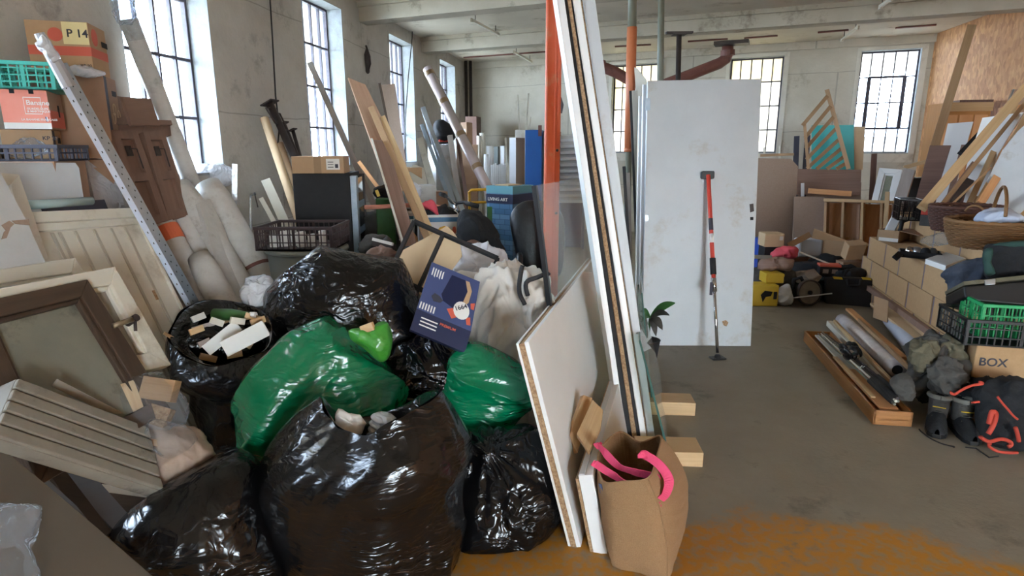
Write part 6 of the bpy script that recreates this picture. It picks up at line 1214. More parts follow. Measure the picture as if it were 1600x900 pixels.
# black bags on the near end
O('denim_jacket', blob(MB(), [(1474, 428), (1490, 415), (1515, 406), (1545, 400), (1570, 412), (1560, 440), (1530, 462), (1498, 462), (1480, 458), (1482, 442)], 3.98, .13, nu=120, nv=50, amp=.045, sc=6, seed=51, fl=False, stretch=V((.7, 0, .7)).normalized()), 'denim', None, 'blue-grey jacket draped over the edge of the carton stack', 'clothes', smooth=True)
t = T('tool_bag', 'black and dark green tool bag on the near end of the carton stack', 'bag'); O('bag_body', blob(MB(), [(1538, 385), (1560, 381), (1600, 378), (1660, 380), (1665, 430), (1600, 432), (1545, 436), (1536, 410)], 3.72, .16, nu=110, nv=44, amp=.015, sc=7, e=.5, fl=False), 'blackf', t, smooth=True)
O('green_panel', blob(MB(), [(1537, 390), (1552, 388), (1550, 410), (1556, 428), (1540, 430), (1536, 410)], 3.60, .045, nu=50, nv=24, amp=.01, sc=8, e=.6, fl=False), mat('dark_green_fabric', '#22413a', .8), t, smooth=True); O('top_flap', blob(MB(), [(1545, 384), (1580, 377), (1660, 374), (1662, 388), (1590, 390)], 3.64, .07, nu=60, nv=24, amp=.01, sc=8, e=.6, fl=False), mat('dark_green_fabric', '#22413a', .8), t, smooth=True)
t = T('hard_case', 'black plastic case with a metal clasp and pale rim below the tool bag', 'case'); pl = pl3((1508, 445, 3.55), (1640, 432, 3.45), (1508, 478, 3.5)); n = pl[1]
O('case_body', MB().slab([onpl(*q, pl) for q in ((1506, 447), (1660, 434), (1660, 482), (1526, 470), (1508, 465))], n, .30), 'black', t, bev=.01)
O('case_rim', MB().slab([onpl(*q, pl)+n*.006 for q in ((1505, 440), (1660, 424), (1660, 431), (1506, 446))], n, .30), 'olive', t, bev=.003); O('metal_clasp', MB().slab([onpl(*q, pl)+n*.014 for q in ((1537, 438), (1554, 436), (1554, 445), (1538, 446))], n, .014), 'alu', t, bev=.003); O('yellow_line', MB().slab([onpl(*q, pl)+n*.004 for q in ((1580, 436), (1660, 429), (1660, 431), (1580, 438))], n, .004), 'yellow', t)
# crates
f = Fr(1505, 3.42, 1590, 3.20, 545, 500, .40); f.h = .15
q = P(1530, 543, 3.25); f.o = V((q.x-.05, 3.30, q.z)); f.x = V((.97, -.25, 0)).normalized(); f.X = f.x*.55; f.w = .55; f.y = V((-f.x.y, f.x.x, 0)); f.d = .38
crate('black_crate', 'black plastic crate at the right edge holding a bright green crate', f, 'black', nr=2)
g_ = Fr(1515, 3.5, 1590, 3.3, 520, 470, .3); g_.o = f.o+f.x*.09+f.y*.06+V((0, 0, .03)); g_.x = f.x; g_.w = .44; g_.X = g_.x*.44; g_.y = f.y; g_.d = .27; g_.h = .20
crate('green_crate', 'bright green plastic crate sitting in the black crate', g_, 'green', nr=2)
hz = f.o.z
sb = T('printed_carton', 'tan carton with black capital letters under the black crate at the right edge', 'box'); O('box_body', MB().box((f.o.x+.10, f.o.y+.03, 0), f.x*.60, f.y*.34, V((0, 0, hz-.004))), 'cardt', sb, bev=.004)
text('box_lettering', 'BOX', V((f.o.x+.12, f.o.y+.023, hz-.13)), f.x, (0, 0, 1), .05, 'ink', sb)
O('hand_hole', MB().box(V((f.o.x+.38, f.o.y-.05, hz-.08)), f.x*.08, f.y*.01, V((0, 0, .03))), 'hole', sb)
# ------------------------------------------------------------ long wooden tray with fishing rods
t = T('wooden_tray', 'long shallow varnished wooden tray on the floor', 'tray'); A = G(1255, 533); B = G(1363, 664); C = G(1424, 668)
A.z = B.z = C.z = .004; dl = (B-A); ds = C-B; dls = dl.normalized(); dss = (ds-dls*ds.dot(dls)); w_ = ds.length; dsn = ds.normalized(); h_ = .088; Z = V((0, 0, h_)); th = dsn*.012; tl = dls*.012
O('tray_bottom', MB().box(A+V((0, 0, .03)), dl, ds, V((0, 0, .01))), 'teak', t, grain=dl); O('long_side', MB().box(A, dl, th, Z), 'teak', t, bev=.001, grain=dl); O('long_side', MB().box(A+ds-th, dl, th, Z), 'teak', t, bev=.001, grain=dl)
O('short_side', MB().box(A, tl, ds, Z), 'teak', t, bev=.001, grain=ds); O('short_side', MB().box(B-tl, tl, ds, Z), 'teak', t, bev=.001, grain=ds)
def tp_(u, v, z): return A+dl*u+ds*v+V((0, 0, z))
for u0, v0, u1, v1, w, m, l, z in ((.05, .30, .62, .36, .05, 'cream', 'pale lath lying in the wooden tray beside the rods', .066), (.55, .22, .96, .25, .10, 'pine2', 'wide orange board at the near end of the wooden tray', .068), (.42, .16, .88, .20, .03, 'pine', 'narrow pale lath at the near left side of the wooden tray', .085), (.03, .60, .50, .64, .06, 'pine', 'pale board at the far end of the wooden tray', .06)):
    a, b_ = tp_(u0, v0, z), tp_(u1, v1, z); O('tray_lath', MB().beam(a, b_, .012, w, up=(0, 0, 1)) if False else MB().box(a, b_-a, dsn*w, V((0, 0, .012))), m, None, l, 'lath', bev=.001, grain=b_-a)
rods = []
for k in range(7):
    a, b_ = tp_(.08+.03*(k % 3), .34+.05*k, .105+.014*(k % 2)), tp_(.99-.01*k, .52+.06*k, .125+.012*(k % 3)); nmz = ['leftmost', 'second from left', 'third from left', 'middle', 'third from right', 'second from right', 'rightmost'][k]
    t = T('fishing_rod', '%s of the fishing rods lying in the wooden tray' % nmz, 'fishing rod', 'fishing rods in the wooden tray')
    O('rod_blank', MB().tube([a, b_], [.004, .008], 8), ['oliveg', 'cream', 'black', 'oliveg', 'black', 'iron', 'black'][k], t); O('rod_grip', MB().tube([a.lerp(b_, .74), a.lerp(b_, .98)], .014, 10), 'blackm', t, smooth=True)
    for v in (.2, .4, .6): O('line_guide', MB().tube([a.lerp(b_, v)+V((0, 0, 0)), a.lerp(b_, v)+V((0, 0, .014))], .003, 6), 'chrome', t)
    if k in (1, 3, 4, 6):
        c = a.lerp(b_, .36+.06*(k % 3)+.03)+V((0, 0, .03)); rl = O('reel', MB().lathe(c-V((.03, 0, 0)), [(.018, 0), (.045, .006), (.045, .018), (.027, .026), (.027, .05), (.042, .06), (.042, .072), (.015, .084)], 18, ax=(1, .2, .3)), 'black', t, smooth=True)
        O('reel_spool', MB().lathe(c-V((.005, .01, 0)), [(.034, 0), (.034, .020)], 16, ax=(1, .2, .3)), 'chrome', rl); O('reel_crank', MB().tube([c, c+V((-.07, -.04, .02)), c+V((-.08, -.07, .02))], .007, 6), 'black', rl)
# rolls and planks right of the tray
def floorroll(lab, a, b_, r, m, core='hole', name='wrapped_roll'):
    A_, B_ = G(*a, r), G(*b_, r); t = T(name, lab, 'roll'); pts = [A_.lerp(B_, i/12) for i in range(13)]; O('roll_body', MB().tube(pts, [r*(1+.05*noise.noise(V((i, a[0], 0)))) for i in range(13)], 22), m, t, smooth=True)
    for p in t.children[0].data.polygons: pass
    d = (B_-A_).normalized(); O('roll_core', MB().tube([B_-d*.002, B_+d*.002], r*.6, 16), core, t)
floorroll('long film-wrapped roll lying right of the wooden tray', (1316, 500), (1402, 578), .058, 'rollf')
floorroll('shorter grey-blue roll lying beside the carton stack', (1392, 500), (1440, 560), .065, mat('blue_grey_roll', '#a8afc0', .5, col2='#bcc2cf', scale=9))
O('pale_moulding', MB().beam(G(1296, 505, .05), G(1385, 598, .05), .05, .05, up=(0, 0, 1)), 'cream', None, 'cream grooved moulding lying between the wooden tray and the wrapped roll', 'moulding', bev=.006); O('pale_moulding', MB().beam(G(1304, 502, .12), G(1392, 596, .10), .02, .03, up=(0, 0, 1)), 'pine', None, 'thin pine strip lying on the cream moulding', 'moulding', bev=.002)
O('floor_plank', MB().beam(G(1326, 483, .10), G(1412, 560, .12), .055, .02, up=(0, 0, 1)), 'pine2', None, 'orange-brown plank lying between the two rolls', 'plank', bev=.002); O('floor_plank', MB().beam(G(1342, 500, .13), G(1420, 575, .14), .02, .03, up=(0, 0, 1)), 'tan', None, 'thin tan batten beside the orange-brown plank', 'plank', bev=.002)
pl = pl3((1366, 465, 5.3), (1385, 470, 5.2), (1366, 500, 5.2)); sl('cardboard_piece', 'small cardboard sheet standing against the stack near the black case', 'cardboard', [(1366, 462), (1388, 470), (1386, 504), (1364, 496)], pl, .008, 'card')
O('flat_cardboard', MB().add([G(1402, 480, .16), G(1480, 545, .16), G(1440, 560, .05), G(1388, 505, .05), G(1402, 480, .15), G(1480, 545, .15), G(1440, 560, .04), G(1388, 505, .04)], [(0, 1, 2, 3), (7, 6, 5, 4), (0, 4, 5, 1), (1, 5, 6, 2), (2, 6, 7, 3), (3, 7, 4, 0)]), 'card', None, 'tan cardboard sheet sloping from the stack to the grey-blue roll', 'cardboard')
t = T('white_fitting', 'small white plastic T fitting on the grey jacket', 'fitting'); p_ = P(1485, 520, 3.75); O('stem', MB().tube([p_, p_+V((.015, 0, -.075))], .010, 8), 'bottle', t); O('foot', MB().beam(p_+V((-.03, 0, -.08)), p_+V((.06, -.03, -.08)), .025, .012), 'bottle', t)
# jackets, boots, rucksack
O('grey_jacket', blob(MB(), [(1414, 545), (1428, 530), (1450, 522), (1475, 524), (1500, 530), (1520, 545), (1530, 575), (1520, 610), (1490, 620), (1450, 625), (1420, 615), (1395, 600), (1405, 588), (1420, 575)], 3.55, .17, nu=180, nv=80, amp=.075, sc=7.5, seed=61, stretch=V((.6, 0, .8)).normalized()), 'greyf', None, 'grey jacket heaped on the floor beside the wooden tray', 'clothes', smooth=True)
for o_, Y_, D_, m_, l_ in (([(1418, 552), (1428, 534), (1446, 528), (1462, 536), (1466, 560), (1450, 578), (1430, 580)], 3.42, .06, 'olive', 'olive-grey jacket hood lying open on the grey jacket'), ([(1462, 528), (1482, 524), (1502, 534), (1512, 556), (1500, 572), (1480, 566), (1468, 548)], 3.45, .06, 'olive', 'khaki sleeve folded at the top of the grey jacket'), ([(1448, 572), (1470, 558), (1496, 566), (1512, 592), (1500, 612), (1470, 614), (1450, 600)], 3.32, .07, 'greyf', 'dark sleeve bundled at the front of the grey jacket')):
    O('jacket_sleeve' if 'sleeve' in l_ else 'hood', blob(MB(), o_, Y_, D_, nu=90, nv=36, amp=.045, sc=11, seed=Y_*9, fl=False), m_, None, l_, 'clothes', smooth=True)
O('olive_jacket', blob(MB(), [(1470, 540), (1490, 530), (1515, 535), (1540, 545), (1565, 575), (1580, 620), (1540, 640), (1500, 620), (1478, 580)], 3.75, .14, nu=150, nv=60, amp=.07, sc=7, seed=63), 'olive', None, 'olive jacket behind the grey jacket by the carton stack', 'clothes', smooth=True)
O('grey_hood', blob(MB(), [(1392, 592), (1405, 584), (1425, 590), (1432, 605), (1425, 625), (1405, 622), (1396, 610)], 3.35, .07, nu=60, nv=26, amp=.03, sc=9, seed=66), 'greyf', None, 'grey glove-like cloth between the wooden tray and the boots', 'clothes', smooth=True)
def boot(lab, cx, cyb, Y, lean):
    t = T('walking_boot', lab, 'boot', 'pair of grey-black boots'); c = G(cx, cyb); 
    # foot points towards the viewer and left
    d = V((-.55, -.83, 0)).normalized() if lean < 0 else V((-.30, -.95, 0)).normalized(); s_ = V((-d.y, d.x, 0))
    hc = c-d*.02+V((0, 0, .0)); k = []
    prof = [(-.085, .045, .06), (-.06, .048, .085), (0, .050, .10), (.06, .050, .085), (.11, .050, .07), (.15, .046, .058), (.175, .034, .045), (.19, .012, .035)]
    def fn(u, v):
        i = v*(len(prof)-1); a = int(min(i, len(prof)-2)); f_ = i-a; x, w, h = [prof[a][j]*(1-f_)+prof[a+1][j]*f_ for j in range(3)]
        an = 2*math.pi*u; z = math.sin(an); z = .022+max(0, z)*h if z > 0 else .022+z*.0
        return hc+d*x+s_*w*math.cos(an)*(1 if z < .05 else .9)+V((0, 0, z))
    O('upper', MB().grid(fn, 28, 26, True), 'blackf', t, smooth=True)
    b = MB(); out = [(-.09, .03), (-.08, .045), (0, .052), (.1, .055), (.16, .045), (.19, .02)]; ring = [hc+d*x+s_*w for x, w in out]+[hc+d*x-s_*w for x, w in out[::-1]]
    b.slab([q+V((0, 0, .026)) for q in ring], V((0, 0, 1)), .024); O('sole', b, 'black', t, bev=.004)
    def sh(u, v): a = 2*math.pi*u; z = .06+.13*v; return hc-d*.025+d*(.062+.012*v)*math.cos(a)+s_*(.046+.008*v)*math.sin(a)+V((0, 0, z+.012*math.cos(a)*v))
    O('shaft', MB().grid(sh, 28, 10, True), mat('dark_suede', '#4c4a46', .95, bump=.3, bscale=60), t, smooth=True)
    O('collar', MB().tube([sh(j/24, .92)+V((0, 0, .0)) for j in range(25)], .013, 8, False), mat('grey_suede', '#6b6a63', .95), t, smooth=True)
    def si(u, v): return sh(u, 1-v*.8).lerp(hc+V((0, 0, .19-.1*v)), .12+.1*v)
    O('lining', MB().grid(si, 24, 6, True), 'hole', t, smooth=True)
    for j in range(5): z = .085+.024*j; x = .075-.010*j+.0; O('lace', MB().tube([hc+d*(x-.01)+s_*.03+V((0, 0, z)), hc+d*(x+.006)+V((0, 0, z+.006)), hc+d*(x-.01)-s_*.03+V((0, 0, z))], .003, 6), 'yel' if j == 2 else 'greyf', t)
boot('left of the two grey-black walking boots near the wooden tray', 1462, 668, 3.1, -1); boot('right walking boot with a yellow eyelet beside the rucksack', 1503, 676, 3.0, 1)
t = T('rucksack', 'black rucksack with orange-red straps lying beside the boots', 'rucksack')
O('bag_body', blob(MB(), [(1520, 620), (1535, 600), (1565, 590), (1600, 592), (1640, 610), (1660, 660), (1640, 700), (1590, 708), (1545, 698), (1525, 670)], 3.05, .18, nu=120, nv=50, amp=.035, sc=5, seed=71), 'blackf', t, smooth=True)
for pts, r_ in (([(1487, 612), (1492, 616), (1505, 608), (1520, 602), (1535, 600), (1530, 597), (1512, 603)], .007), ([(1544, 678), (1552, 664), (1556, 648), (1550, 644), (1545, 662), (1538, 684)], .013), ([(1532, 682), (1545, 690), (1565, 686), (1580, 692), (1575, 698), (1560, 694)], .010), ([(1548, 693), (1558, 705), (1590, 707), (1620, 700)], .008), ([(1519, 630), (1530, 628), (1542, 632)], .006), ([(1560, 620), (1575, 640), (1590, 655), (1610, 660)], .006), ([(1586, 668), (1592, 690), (1588, 702)], .01)):
    q = [P(x, y, 2.86+.0*x) for x, y in pts]; O('strap', MB().tube([v for v in catm(q, 5)[:-9]], r_, 6), 'redf', t, smooth=True)
O('dark_cloth', blob(MB(), [(1480, 608), (1500, 596), (1540, 590), (1580, 600), (1600, 640), (1560, 640), (1520, 635), (1490, 630)], 3.30, .12, nu=100, nv=40, amp=.04, sc=6, seed=75), 'blackf', None, 'black cloth heaped between the grey jacket and the rucksack', 'clothes', smooth=True)
t = T('cord', 'thin dark cord lying on the floor before the boots', 'cord'); O('cord_run', MB().tube([V((q.x, q.y, .005)) for q in catm([G(*p) for p in ((1437, 672), (1450, 684), (1470, 694), (1490, 699), (1482, 697))], 5)[:-6]], .0035, 6), 'blackm', t, smooth=True); O('cord_run', MB().tube([V((q.x, q.y, .005)) for q in [G(*p) for p in ((1508, 700), (1525, 702), (1545, 716), (1560, 714))]], .0035, 6), 'blackm', t)
# ------------------------------------------------------------ tool heap
t = T('circular_saw', 'dusty circular saw at the front of the tool heap', 'saw'); c = P(1264, 466, 6.0); c.z = max(c.z, .145); ax = V((.15, -1, .12)).normalized()
O('saw_blade', MB().tube([c, c+ax*.004], .115, 48), mat('dusty_steel', '#6d655c', .6, .3, col2='#857b6e', scale=20), t); O('blade_guard', MB().lathe(c-ax*.01, [(.10, -.03), (.128, -.03), (.132, .02), (.120, .022), (.118, -.02), (.02, -.02)], 32, ax=ax), 'iron', t, smooth=True); O('arbor', MB().tube([c+ax*.003, c+ax*.018], .022, 14), 'hole', t)
O('base_shoe', MB().beam(c+V((-.17, -.02, -.05)), c+V((.20, -.01, -.01)), .012, .10), 'alu', t); O('motor_body', MB().tube([c-ax*.02, c-ax*.16], .055, 16), 'blackm', t, smooth=True); O('saw_handle', MB().tube([c+V((-.02, .06, .06)), c+V((-.07, .07, .14)), c+V((-.14, .07, .12)), c+V((-.15, .06, .02))], .018, 10), 'blackm', t, smooth=True)
t = T('tool_case', 'big dark tool case with yellow latches right of the circular saw', 'case'); pl = pl3((1292, 440, 6.15), (1372, 436, 6.0), (1292, 482, 6.1)); n = pl[1]
O('case_body', MB().slab([onpl(*q, pl) for q in ((1290, 434), (1325, 433), (1360, 434), (1372, 442), (1374, 470), (1368, 488), (1300, 484), (1288, 470))], n, .16), 'blackm', t, bev=.02)
for q0 in ((1301, 432), (1346, 433)): O('latch', MB().slab([onpl(q0[0]+dx, q0[1]+dy, pl)+n*.01 for dx, dy in ((0, 0), (14, 1), (16, 5), (2, 4))], n, .03), 'yel', t, bev=.003)
O('case_handle', MB().tube([onpl(*q, pl)+n*.03 for q in ((1322, 436), (1324, 446), (1342, 446), (1344, 436))], .012, 8), 'blackm', t, smooth=True)
t = T('teal_case', 'dark teal tool box behind the circular saw', 'case'); f = Fr(1246, 6.3, 1292, 6.25, 462, 436, .22); f.h += f.o.z; f.o.z = 0; O('case_body', MB().box(f.o, f.X, f.y*f.d, V((0, 0, f.h))), mat('dark_teal', '#1e3a3e', .6), t, bev=.01); decal('case_lip', f, 0, .86, 1, .93, 'blackm', t, t=.01)
f = Fr(1176, 6.0, 1216, 6.0, 468, 444, .2); f.o.z = .0; f.h = P(1190, 446, 6.0).z
t = T('yellow_box', 'dirty yellow tool box with black print at the left of the tool heap', 'box'); O('box_body', MB().box(f.o, f.X, f.y*f.d, V((0, 0, f.h))), 'yel', t, bev=.01); O('black_print', MB().slab([f.p(u, v)-f.y*.002 for u, v in ((.3, .55), (.45, .75), (.75, .7), (.7, .5), (.5, .45), (.4, .2))], -f.y, .002), 'black', t); decal('box_latch', f, .8, .35, .92, .7, 'blackm', t, t=.01)
zq = f.h; f = Fr(1196, 6.1, 1224, 6.1, 446, 434, .18); f.o.z = zq+.0; f.h = .10; t = T('yellow_box', 'smaller yellow box stacked on the dirty yellow tool box', 'box'); O('box_body', MB().box(f.o, f.X, f.y*f.d, V((0, 0, f.h))), 'yel', t, bev=.006); decal('box_lid', f, 0, .7, 1, .95, 'yel', t, t=.006)
things = [([(1183, 412), (1190, 404), (1215, 402), (1238, 405), (1240, 418), (1225, 424), (1190, 422)], 6.3, .14, 'brownb', 'brown_bag', 'bag', 'brown leather-like bag lying on top of the tool heap'), ([(1170, 425), (1200, 418), (1235, 420), (1245, 440), (1235, 475), (1190, 478), (1165, 470)], 6.4, .2, 'greyf', 'tool_heap', 'heap', 'dusty heap of small tools and rags behind the yellow boxes'),
          ([(1232, 418), (1260, 408), (1300, 410), (1340, 416), (1350, 440), (1300, 470), (1240, 470)], 6.7, .3, 'blackf', 'tool_heap', 'heap', 'dark heap of tools and cables behind the teal tool box'), ([(1204, 398), (1212, 388), (1240, 386), (1246, 396), (1238, 404), (1210, 404)], 6.9, .1, 'coral', 'red_bag', 'bag', 'coral red plastic tub bag left of the white canister'),
          ([(1262, 410), (1280, 396), (1300, 396), (1330, 412), (1330, 422), (1280, 420)], 6.8, .12, 'blackf', 'black_cloth', 'clothes', 'black cloth lying before the white canister'), ([(1238, 440), (1242, 426), (1258, 420), (1276, 424), (1282, 440), (1262, 444)], 6.25, .07, 'greyw', 'dusty_tool', 'tool', 'round dusty grinder body above the circular saw'),
          ([(1290, 428), (1315, 420), (1345, 420), (1350, 435), (1320, 442), (1292, 440)], 6.35, .12, 'blackm', 'cable_heap', 'cable', 'coil of black cable on the big dark tool case'), ([(1215, 450), (1235, 446), (1240, 470), (1220, 476), (1210, 466)], 6.05, .08, 'foam', 'tool_rags', 'clothes', 'pale dirty rags between the yellow box and the saw')]
for o_, Y, D, m, nme, ct_, l in things: O(nme, blob(MB(), o_, Y, D, nu=70, nv=28, amp=.05, sc=5, seed=len(l), fl=True), m, None, l, ct_, smooth=True)
t = T('battery', 'black battery charger with a salmon lid on the tool heap', 'charger'); f = Fr(1280, 6.35, 1312, 6.3, 431, 416, .14); f.h = .10; O('battery_body', MB().box(f.o, f.X, f.y*f.d, V((0, 0, f.h))), 'batt', t, bev=.006); O('battery_lid', MB().box(f.p(-.03, 1)-f.y*.01, f.X*1.06, f.y*f.d, V((0, 0, .025))), 'redprint', t, bev=.004)
for u in (.15, .6): decal('battery_label', f, u, .3, u+.28, .75, 'greyw', t, t=.002)
t = T('white_canister', 'white plastic canister with a red cap behind the tool heap', 'canister'); c = P(1262, 400, 7.2); f = Fr(1247, 7.2, 1284, 7.2, 402, 374, .18); O('canister_body', MB().box(f.o, f.X, f.y*f.d, V((0, 0, f.h))), 'bottle', t, bev=.025); O('screw_cap', MB().tube([f.p(.88, 1)+f.y*.08-V((0, 0, .02)), f.p(.88, 1)+f.y*.08+V((0, 0, .035))], .045, 16), 'redp', t)
sup = MB().cbox((f.p(.5, 0).x, f.o.y+.18, 0), .9, .35, f.o.z-.002); O('low_bench', sup, 'brownb', None, 'low brown wooden bench carrying the white canister', 'bench')
f = Fr(1186, 7.3, 1210, 7.3, 400, 374, .25); f.h += f.o.z; f.o.z = 0; t = T('blue_bin', 'blue plastic bin at the left behind the tool heap', 'bin'); O('bin_body', MB().box(f.o, f.X, f.y*f.d, V((0, 0, f.h))), 'blueset', t, bev=.01); decal('bin_lip', f, -.03, .93, 1.03, 1.0, 'blueset', t, t=.02)
f = Fr(1194, 7.0, 1225, 7.0, 386, 365, .2); t = T('cardboard_box', 'small tan carton with a white label perched before the blue bin', 'box'); O('box_body', MB().box(f.o, f.X, f.y*f.d, V((0, 0, f.h))), 'cardp', t, bev=.01); decal('white_label', f, .74, .5, .92, .8, 'paper', t, t=.002)
O('box_support', MB().cbox((f.p(.5, 0).x, f.o.y+.1, 0), .20, .18, f.o.z-.002), 'blackm', None, 'dark stool under the small tan carton before the blue bin', 'stool')
bd('flap_board', 'tan cardboard flap leaning between the small carton and the white canister', 'cardboard', (1232, 384, 7.1), (1266, 366, 7.2), 9, .01, 'card'); bd('metal_rail', 'grey metal rail lying left of the coral bag', 'rail', (1170, 401, 6.9), (1206, 402, 6.9), 6, .04, 'alu')
bd('long_rod', 'thin pale rod lying across the tool heap', 'rod', (1250, 394, 6.5), (1300, 414, 6.4), 2.5, .01, 'cream')
t = T('open_carton', 'big open dull carton standing behind the tool heap right of the white canister', 'box'); f = Fr(1284, 7.0, 1328, 6.85, 405, 375, .4); f.h += f.o.z; f.o.z = 0
b = MB(); Z = V((0, 0, f.h)); b.box(f.o, f.X, f.y*.008, Z).box(f.o+f.y*(f.d-.008), f.X, f.y*.008, Z).box(f.o, f.x*.008, f.y*f.d, Z).box(f.o+f.X-f.x*.008, f.x*.008, f.y*f.d, Z); O('box_body', b, 'greyw' if False else 'card', t); O('flap', MB().add([P(1272, 357, 7.3), P(1330, 378, 6.9), P(1328, 384, 6.85), P(1268, 372, 7.1), P(1272, 357, 7.31), P(1330, 378, 6.91), P(1328, 384, 6.86), P(1268, 372, 7.11)], [(0, 1, 2, 3), (7, 6, 5, 4), (0, 4, 5, 1), (1, 5, 6, 2), (2, 6, 7, 3), (3, 7, 4, 0)]), 'card', t)
t = T('cardboard_box', 'tilted small tan carton leaning on the end of the stack', 'box'); p_ = P(1327, 405, 6.6); b = MB().box(p_+V((-.09, -.08, 0)), (.17, -.03, .02), (.04, .18, .03), (.03, 0, .16)); O('box_body', b, 'card', t, bev=.004); O('box_flap', MB().box(p_+V((.08, -.1, .17)), (.10, .02, -.02), (.03, .15, .02), (0, 0, .006)), 'cardp', t)
O('crate_support', MB().cbox((p_.x+.02, p_.y+.02, 0), .25, .2, p_.z-.02), 'cardd', None, 'dull carton carrying the tilted small carton', 'box')
# ------------------------------------------------------------ panels and partitions behind
def backpanel(name, lab, cat, pix, Y0, Y1, m, th=.02, **k):
    pl = pl3((pix[0][0], pix[0][1], Y0), (pix[1][0], pix[1][1], Y1), (pix[0][0]+1, pix[0][1]+90, Y0-.06)); return sl(name, lab, cat, pix, pl, th, m, **k)
t = backpanel('hardboard_sheet', 'large brown hardboard sheet with a clipped corner right of the door', 'board', ((1184, 247), (1236, 248), (1247, 260), (1240, 378), (1236, 440), (1178, 440)), 7.9, 7.9, 'hard')
t = backpanel('hardboard_sheet', 'square brown hardboard sheet beside the large clipped one', 'board', ((1241, 307), (1290, 308), (1288, 345), (1284, 380), (1284, 440), (1236, 440)), 7.7, 7.6, 'hard')
for i, (y0, y1, m, l) in enumerate(((264, 285, 'brownb', 'upper of the wide dark brown boards under the teal panel'), (284, 305, 'dark', 'lower of the wide dark brown boards under the teal panel'))):
    backpanel('wide_board', l, 'board', ((1244, y0), (1346, y0+1), (1345, y1), (1243, y1-1)), 8.1, 7.9, 'brownb', th=.03, grain=(1, 0, 0))
backpanel('support_board', 'grey-brown panel carrying the wide dark boards', 'board', ((1245, 303), (1345, 304), (1345, 430), (1245, 430)), 8.15, 7.95, 'hard')
bd('white_bracket', 'small white plastic bracket on the wide dark boards', 'bracket', (1254, 286, 8.02), (1254, 307, 8.0), 5, .03, 'whitep'); bd('tan_batten', 'light brown batten lying along the wide dark boards', 'batten', (1263, 298, 7.75), (1330, 303, 7.6), 8, .05, 'pine2')
# shelf unit on its back (open wooden crate)
t = T('shelf_unit', 'pale wooden shelf unit with upright dividers right of the square hardboard', 'shelf'); pl = pl3((1290, 311, 7.3), (1395, 315, 6.9), (1290, 400, 7.2)); n = pl[1]
def sq(pix, m, nm, off=0, th=.02, g=(0, 0, 1)): O(nm, MB().slab([onpl(*q, pl)+n*off for q in pix], n, th), m, t, bev=.002, grain=g)
sq(((1288, 310), (1397, 314), (1397, 318), (1288, 315)), 'pine', 'top_rail', .05, .22, (1, 0, 0)); sq(((1290, 316), (1392, 319), (1376, 440), (1290, 440)), 'pine2', 'back_panel', -.18, .01)
for x in (1289, 1316, 1346, 1376): sq(((x, 316), (x+4, 316), (x+1, 420), (x-4, 420)), 'tan' if x != 1346 else 'pine', 'divider', .04, .20)
sq(((1384, 300), (1391, 300), (1386, 385), (1379, 385)), 'pine', 'corner_post', .08, .04); sq(((1320, 318), (1342, 318), (1338, 420), (1312, 420)), 'red', 'inner_panel', -.14, .01)
# teal panel and lattice
backpanel('teal_board', 'teal laminated panel standing behind the wooden lattice', 'board', ((1268, 196), (1334, 195), (1335, 266), (1268, 266)), 8.6, 8.4, 'teal', th=.04)
backpanel('slotted_case', 'brown and blue slotted case right of the teal panel', 'case', ((1336, 197), (1352, 198), (1348, 265), (1334, 265)), 8.4, 8.35, 'cardp', th=.25)
t = T('wooden_lattice', 'triangular wooden lattice gate leaning in front of the teal panel', 'lattice'); Yl = 7.95
A1, A2 = P(1292, 140, Yl+.1), P(1326, 264, Yl-.1); O('stile', MB().beam(A1, A2, .05, .03), 'tan', t, grain=A2-A1); O('stile', MB().beam(P(1257, 192, Yl), P(1263, 264, Yl-.1), .035, .03), 'tan', t, grain=(0, 0, 1))
for k, (a, b_) in enumerate((((1254, 196), (1293, 150)), ((1258, 215), (1298, 166)), ((1259, 232), (1303, 182)), ((1260, 249), (1308, 199)), ((1261, 263), (1313, 216)), ((1276, 264), (1317, 230)), ((1292, 264), (1321, 243)), ((1307, 264), (1324, 254)))): O('slat', MB().beam(P(*a, Yl-.02), P(*b_, Yl+.03), .045, .015), 'tan', t, grain=P(*b_, Yl)-P(*a, Yl), bev=.002)
bd('blue_grey_post', 'left blue-grey post beside the wooden lattice', 'post', (1245, 213, 8.3), (1243, 266, 8.2), 8, .04, 'ink', floor=True); bd('blue_grey_post', 'right blue-grey post behind the wooden lattice', 'post', (1262, 212, 8.3), (1258, 266, 8.2), 8, .04, 'ink', floor=True)
bd('dark_post', 'dark brown post standing under the far right window', 'post', (1366, 241, 8.3), (1362, 312, 8.1), 8, .05, 'dark', floor=True)
for k, (x, y) in enumerate(((1194, 230), (1218, 228))): bd('thin_rod', ['left thin rod above the hardboard beside the door', 'right thin rod above the hardboard beside the door'][k], 'rod', (x, y, 8.5), (x, y+22, 8.5), 3, .02, 'cream', floor=True)
bd('window_batten', 'pale batten lying level above the hardboard beside the door', 'batten', (1188, 243, 8.3), (1240, 241, 8.2), 4, .04, 'tan')
